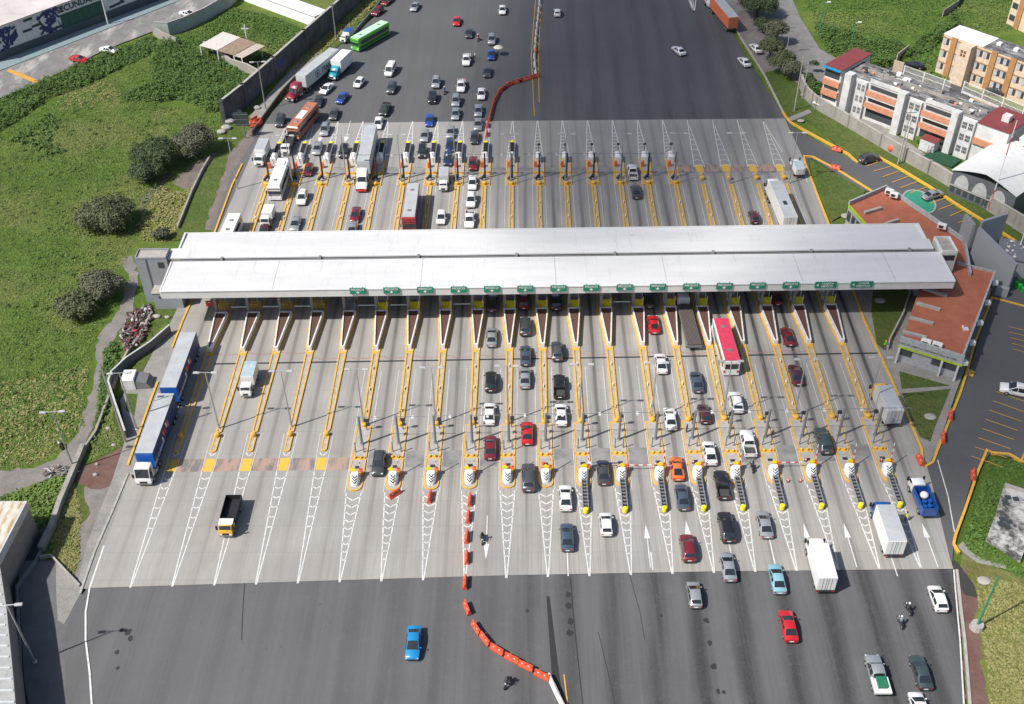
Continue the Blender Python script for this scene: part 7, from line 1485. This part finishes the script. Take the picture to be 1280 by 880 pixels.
def weeds(name, label, cat, poly_px, n, rmin, rmax, hmin, hmax, m, seed, z0=-.35, k_leaf=14, leaf=.16):
    rng = np.random.default_rng(seed); poly = PP(*poly_px); xs = [p[0] for p in poly]; ys = [p[1] for p in poly]
    pts = rng.uniform((min(xs), min(ys)), (max(xs), max(ys)), size=(n*3, 2)); x, y = pts[:, 0], pts[:, 1]; ins = np.zeros(len(pts), bool); j = len(poly)-1
    for i in range(len(poly)):
        xi, yi = poly[i]; xj, yj = poly[j]
        if yi != yj: ins ^= ((yi > y) != (yj > y)) & (x < (xj-xi)*(y-yi)/(yj-yi)+xi)
        j = i
    pts = pts[ins][:n]; n = len(pts); clump = .5+.5*np.sin(pts[:, 0]*.35+np.cos(pts[:, 1]*.23)*2)*np.cos(pts[:, 1]*.31+pts[:, 0]*.11); r = rng.uniform(rmin, rmax, n); h = rng.uniform(hmin, hmax, n)*(.45+.85*clump)
    d = rng.normal(size=(n, k_leaf, 3)); d /= np.linalg.norm(d, axis=2)[:, :, None]; d[:, :, 2] = np.abs(d[:, :, 2]); C = np.empty((n, k_leaf, 3)); rr_ = rng.uniform(.6, 1, size=(n, k_leaf))
    C[:, :, 0] = pts[:, None, 0]+d[:, :, 0]*r[:, None]*rr_; C[:, :, 1] = pts[:, None, 1]+d[:, :, 1]*r[:, None]*rr_; C[:, :, 2] = z0+d[:, :, 2]*h[:, None]*rr_
    N = (d*.6+rng.normal(size=d.shape)*.35+np.array((0, 0, .8))).reshape(-1, 3); o = quads(name, C.reshape(-1, 3), N, rng.uniform(leaf*.6, leaf*1.4, n*k_leaf), m, None, rng); return tag(o, label, cat, kind='stuff')
weeds('weeds', 'tall dark green weeds in the upper part of the left field', 'weeds', ((190, 75), (205, 52), (222, 55), (252, 62), (275, 72), (295, 88), (325, 100), (318, 112), (290, 135), (262, 138), (228, 122), (196, 126), (150, 122), (172, 112), (192, 102)), 3200, .6, 1.3, .7, 2.3, W_DARK, 1, k_leaf=24, leaf=.16)
weeds('weeds', 'ragged weeds along the street edge of the left field', 'weeds', ((-20, 134), (0, 124), (60, 98), (100, 82), (140, 64), (190, 43), (196, 62), (150, 84), (110, 104), (60, 122), (20, 150), (-20, 170)), 1700, .5, 1.1, .5, 1.9, W_DARK, 2, k_leaf=24, leaf=.15)
weeds('weeds', 'low rough weeds over the whole left field', 'weeds', ((-20, 170), (30, 145), (110, 105), (190, 62), (200, 100), (150, 120), (200, 130), (280, 140), (262, 180), (215, 230), (165, 300), (145, 360), (114, 430), (102, 530), (72, 564), (40, 580), (-20, 584)), 17000, .2, 1.1, .02, .42, W_MID, 3, k_leaf=10, leaf=.085)
weeds('weeds', 'dark weed clumps scattered in the left field', 'weeds', ((20, 160), (60, 140), (75, 150), (62, 172), (85, 190), (50, 196), (35, 180), (12, 178)), 130, .4, 1.0, .4, 1.3, W_DARK, 21, leaf=.2)
weeds('weeds', 'taller green tufts dotted over the left field', 'weeds', ((-20, 180), (40, 150), (110, 112), (190, 80), (200, 130), (270, 150), (240, 200), (170, 260), (140, 340), (110, 430), (95, 520), (-20, 560)), 420, .35, 1.0, .3, 1.0, W_DARK, 22, k_leaf=16, leaf=.13)
weeds('weeds', 'pale seeding grass patches in the left field', 'weeds', ((70, 118), (100, 105), (135, 100), (150, 118), (110, 135), (75, 135)), 160, .3, .8, .2, .5, W_DRY, 23, leaf=.12)
weeds('dry_grass', 'dry yellowish grass at the bottom of the left field', 'grass', ((-20, 480), (40, 470), (110, 455), (98, 530), (70, 562), (40, 578), (-20, 582)), 700, .2, .6, .1, .5, W_DRY, 4, k_leaf=9, leaf=.13)
weeds('dry_grass', 'dry tufts between the track and the low field wall', 'grass', ((180, 265), (200, 232), (225, 240), (240, 232), (225, 280), (205, 300), (180, 300), (172, 280)), 700, .2, .6, .1, .6, W_DRY, 5, k_leaf=9, leaf=.15)
weeds('weeds', 'green weeds along the low wall above the warehouse', 'weeds', ((130, 440), (142, 425), (150, 455), (136, 505), (120, 548), (114, 556), (124, 500)), 380, .3, .7, .2, .9, W_DARK, 6, leaf=.16)
weeds('weeds', 'weeds between dirt path and warehouse', 'weeds', ((0, 622), (40, 606), (85, 592), (75, 612), (62, 645), (45, 660), (36, 628), (0, 625)), 500, .3, .7, .2, 1.0, W_MID, 7, leaf=.15)
weeds('weeds', 'green growth behind the open shed', 'weeds', ((200, 50), (235, 40), (270, 25), (292, 8), (345, 22), (385, 38), (360, 62), (335, 88), (300, 84), (335, 60), (280, 38), (245, 56), (225, 58)), 2200, .4, 1.0, .2, .9, W_RF, 8, k_leaf=20, leaf=.13)
weeds('hedge', 'dense dark hedge and scrub below the top right field', 'bushes', ((1020, 30), (1055, 42), (1100, 52), (1140, 62), (1150, 48), (1165, 40), (1190, 22), (1200, 30), (1180, 45), (1160, 62), (1130, 72), (1112, 82), (1085, 86), (1055, 74), (1035, 62)), 2800, .5, 1.2, .8, 2.6, W_DARK, 9, k_leaf=24, leaf=.17)
weeds('weeds', 'rough green field at the top right', 'weeds', ((1000, -20), (1290, -20), (1290, 25), (1250, 40), (1200, 30), (1180, 20), (1150, 45), (1100, 48), (1020, 30)), 4500, .3, .9, .1, .6, W_RF, 10, k_leaf=10, leaf=.13)
weeds('weeds', 'green plot behind the white railing', 'weeds', ((1128, 70), (1160, 58), (1182, 58), (1180, 90), (1200, 98), (1140, 88)), 500, .3, .7, .15, .5, W_RF, 11, k_leaf=9, leaf=.2)
weeds('weeds', 'scrub in the wedge beside the car park', 'weeds', ((1240, 572), (1300, 585), (1300, 615), (1254, 608), (1244, 640), (1230, 678), (1270, 706), (1300, 690), (1300, 730), (1222, 698), (1206, 680), (1218, 630)), 1500, .25, .6, .15, .8, W_RF, 12, leaf=.14)
weeds('dry_grass', 'tufty pale grass on the bottom right verge', 'grass', ((1222, 720), (1300, 735), (1300, 900), (1240, 900), (1235, 830), (1226, 780)), 1500, .15, .4, .05, .28, W_DRY, 13, -.12, 8, .1)
weeds('grass', 'rough grass on the left verge beside the near lanes', 'grass', ((190, 420), (215, 395), (240, 380), (205, 425), (150, 480), (140, 520), (152, 556), (112, 575), (120, 540)), 1400, .15, .4, .05, .22, W_MID, 14, -.2, 8, .1)
weeds('dry_grass', 'brownish grass strip beside the wing wall', 'grass', ((92, 600), (100, 640), (98, 700), (90, 720), (66, 694), (62, 680), (74, 640)), 700, .15, .4, .05, .28, W_DRY, 15, -.2, 8, .1)
weeds('grass', 'grass strip along the foot of the dark wall', 'grass', ((360, 92), (385, 66), (430, 22), (455, -5), (478, -5), (436, 36), (400, 66), (378, 82)), 1200, .2, .5, .08, .4, W_DRY, 16, -.14, 8, .15)
# ================================================================ two soft clouds high above, whose shadows dim the upper right of the plaza
def cloud(label, gx, gy, rx, ry, rz, trans, zc=560.0):
    k = zc/math.tan(SUN_EL); o = MB().ell((0, 0, 0), rx, ry, 14, 36, 14).build('cloud', None or CLM(trans, rx, ry), None, 80); o.location = (gx+sdx*k, gy+sdy*k, zc); o.rotation_euler = (0, 0, rz)
    return tag(o, label, 'cloud')
def CLM(trans, rx, ry):
    m = bpy.data.materials.new('cloud_vapour'); m.use_nodes = True; t = m.node_tree; t.nodes.clear(); g = NT.__new__(NT); g.m = m; g.t = t; g.b = None
    o = g.obj(); x = g.xyz(o); e = g.math('ADD', g.math('POWER', g.math('DIVIDE', x[0], rx), 2), g.math('POWER', g.math('DIVIDE', x[1], ry), 2)); n = g.noise(o, .03, 4, .6)
    d = g.ramp(g.math('ADD', e, g.math('MULTIPLY', g.math('SUBTRACT', n, .5), .9)), .35, .95, 1-math.sqrt(trans), 0)
    tr = g.n('ShaderNodeBsdfTransparent'); df = g.n('ShaderNodeBsdfDiffuse'); df.inputs[0].default_value = (.9, .9, .9, 1); mx = g.n('ShaderNodeMixShader'); g.put(mx.inputs[0], d); t.links.new(tr.outputs[0], mx.inputs[1]); t.links.new(df.outputs[0], mx.inputs[2])
    out = g.n('ShaderNodeOutputMaterial'); t.links.new(mx.outputs[0], out.inputs[0]); return m
cloud('soft thin cloud high over the far right lanes', 30, 240, 42, 95, -.06, .22)
cloud('soft thin cloud high over the car park', 92, 140, 62, 48, .2, .36)
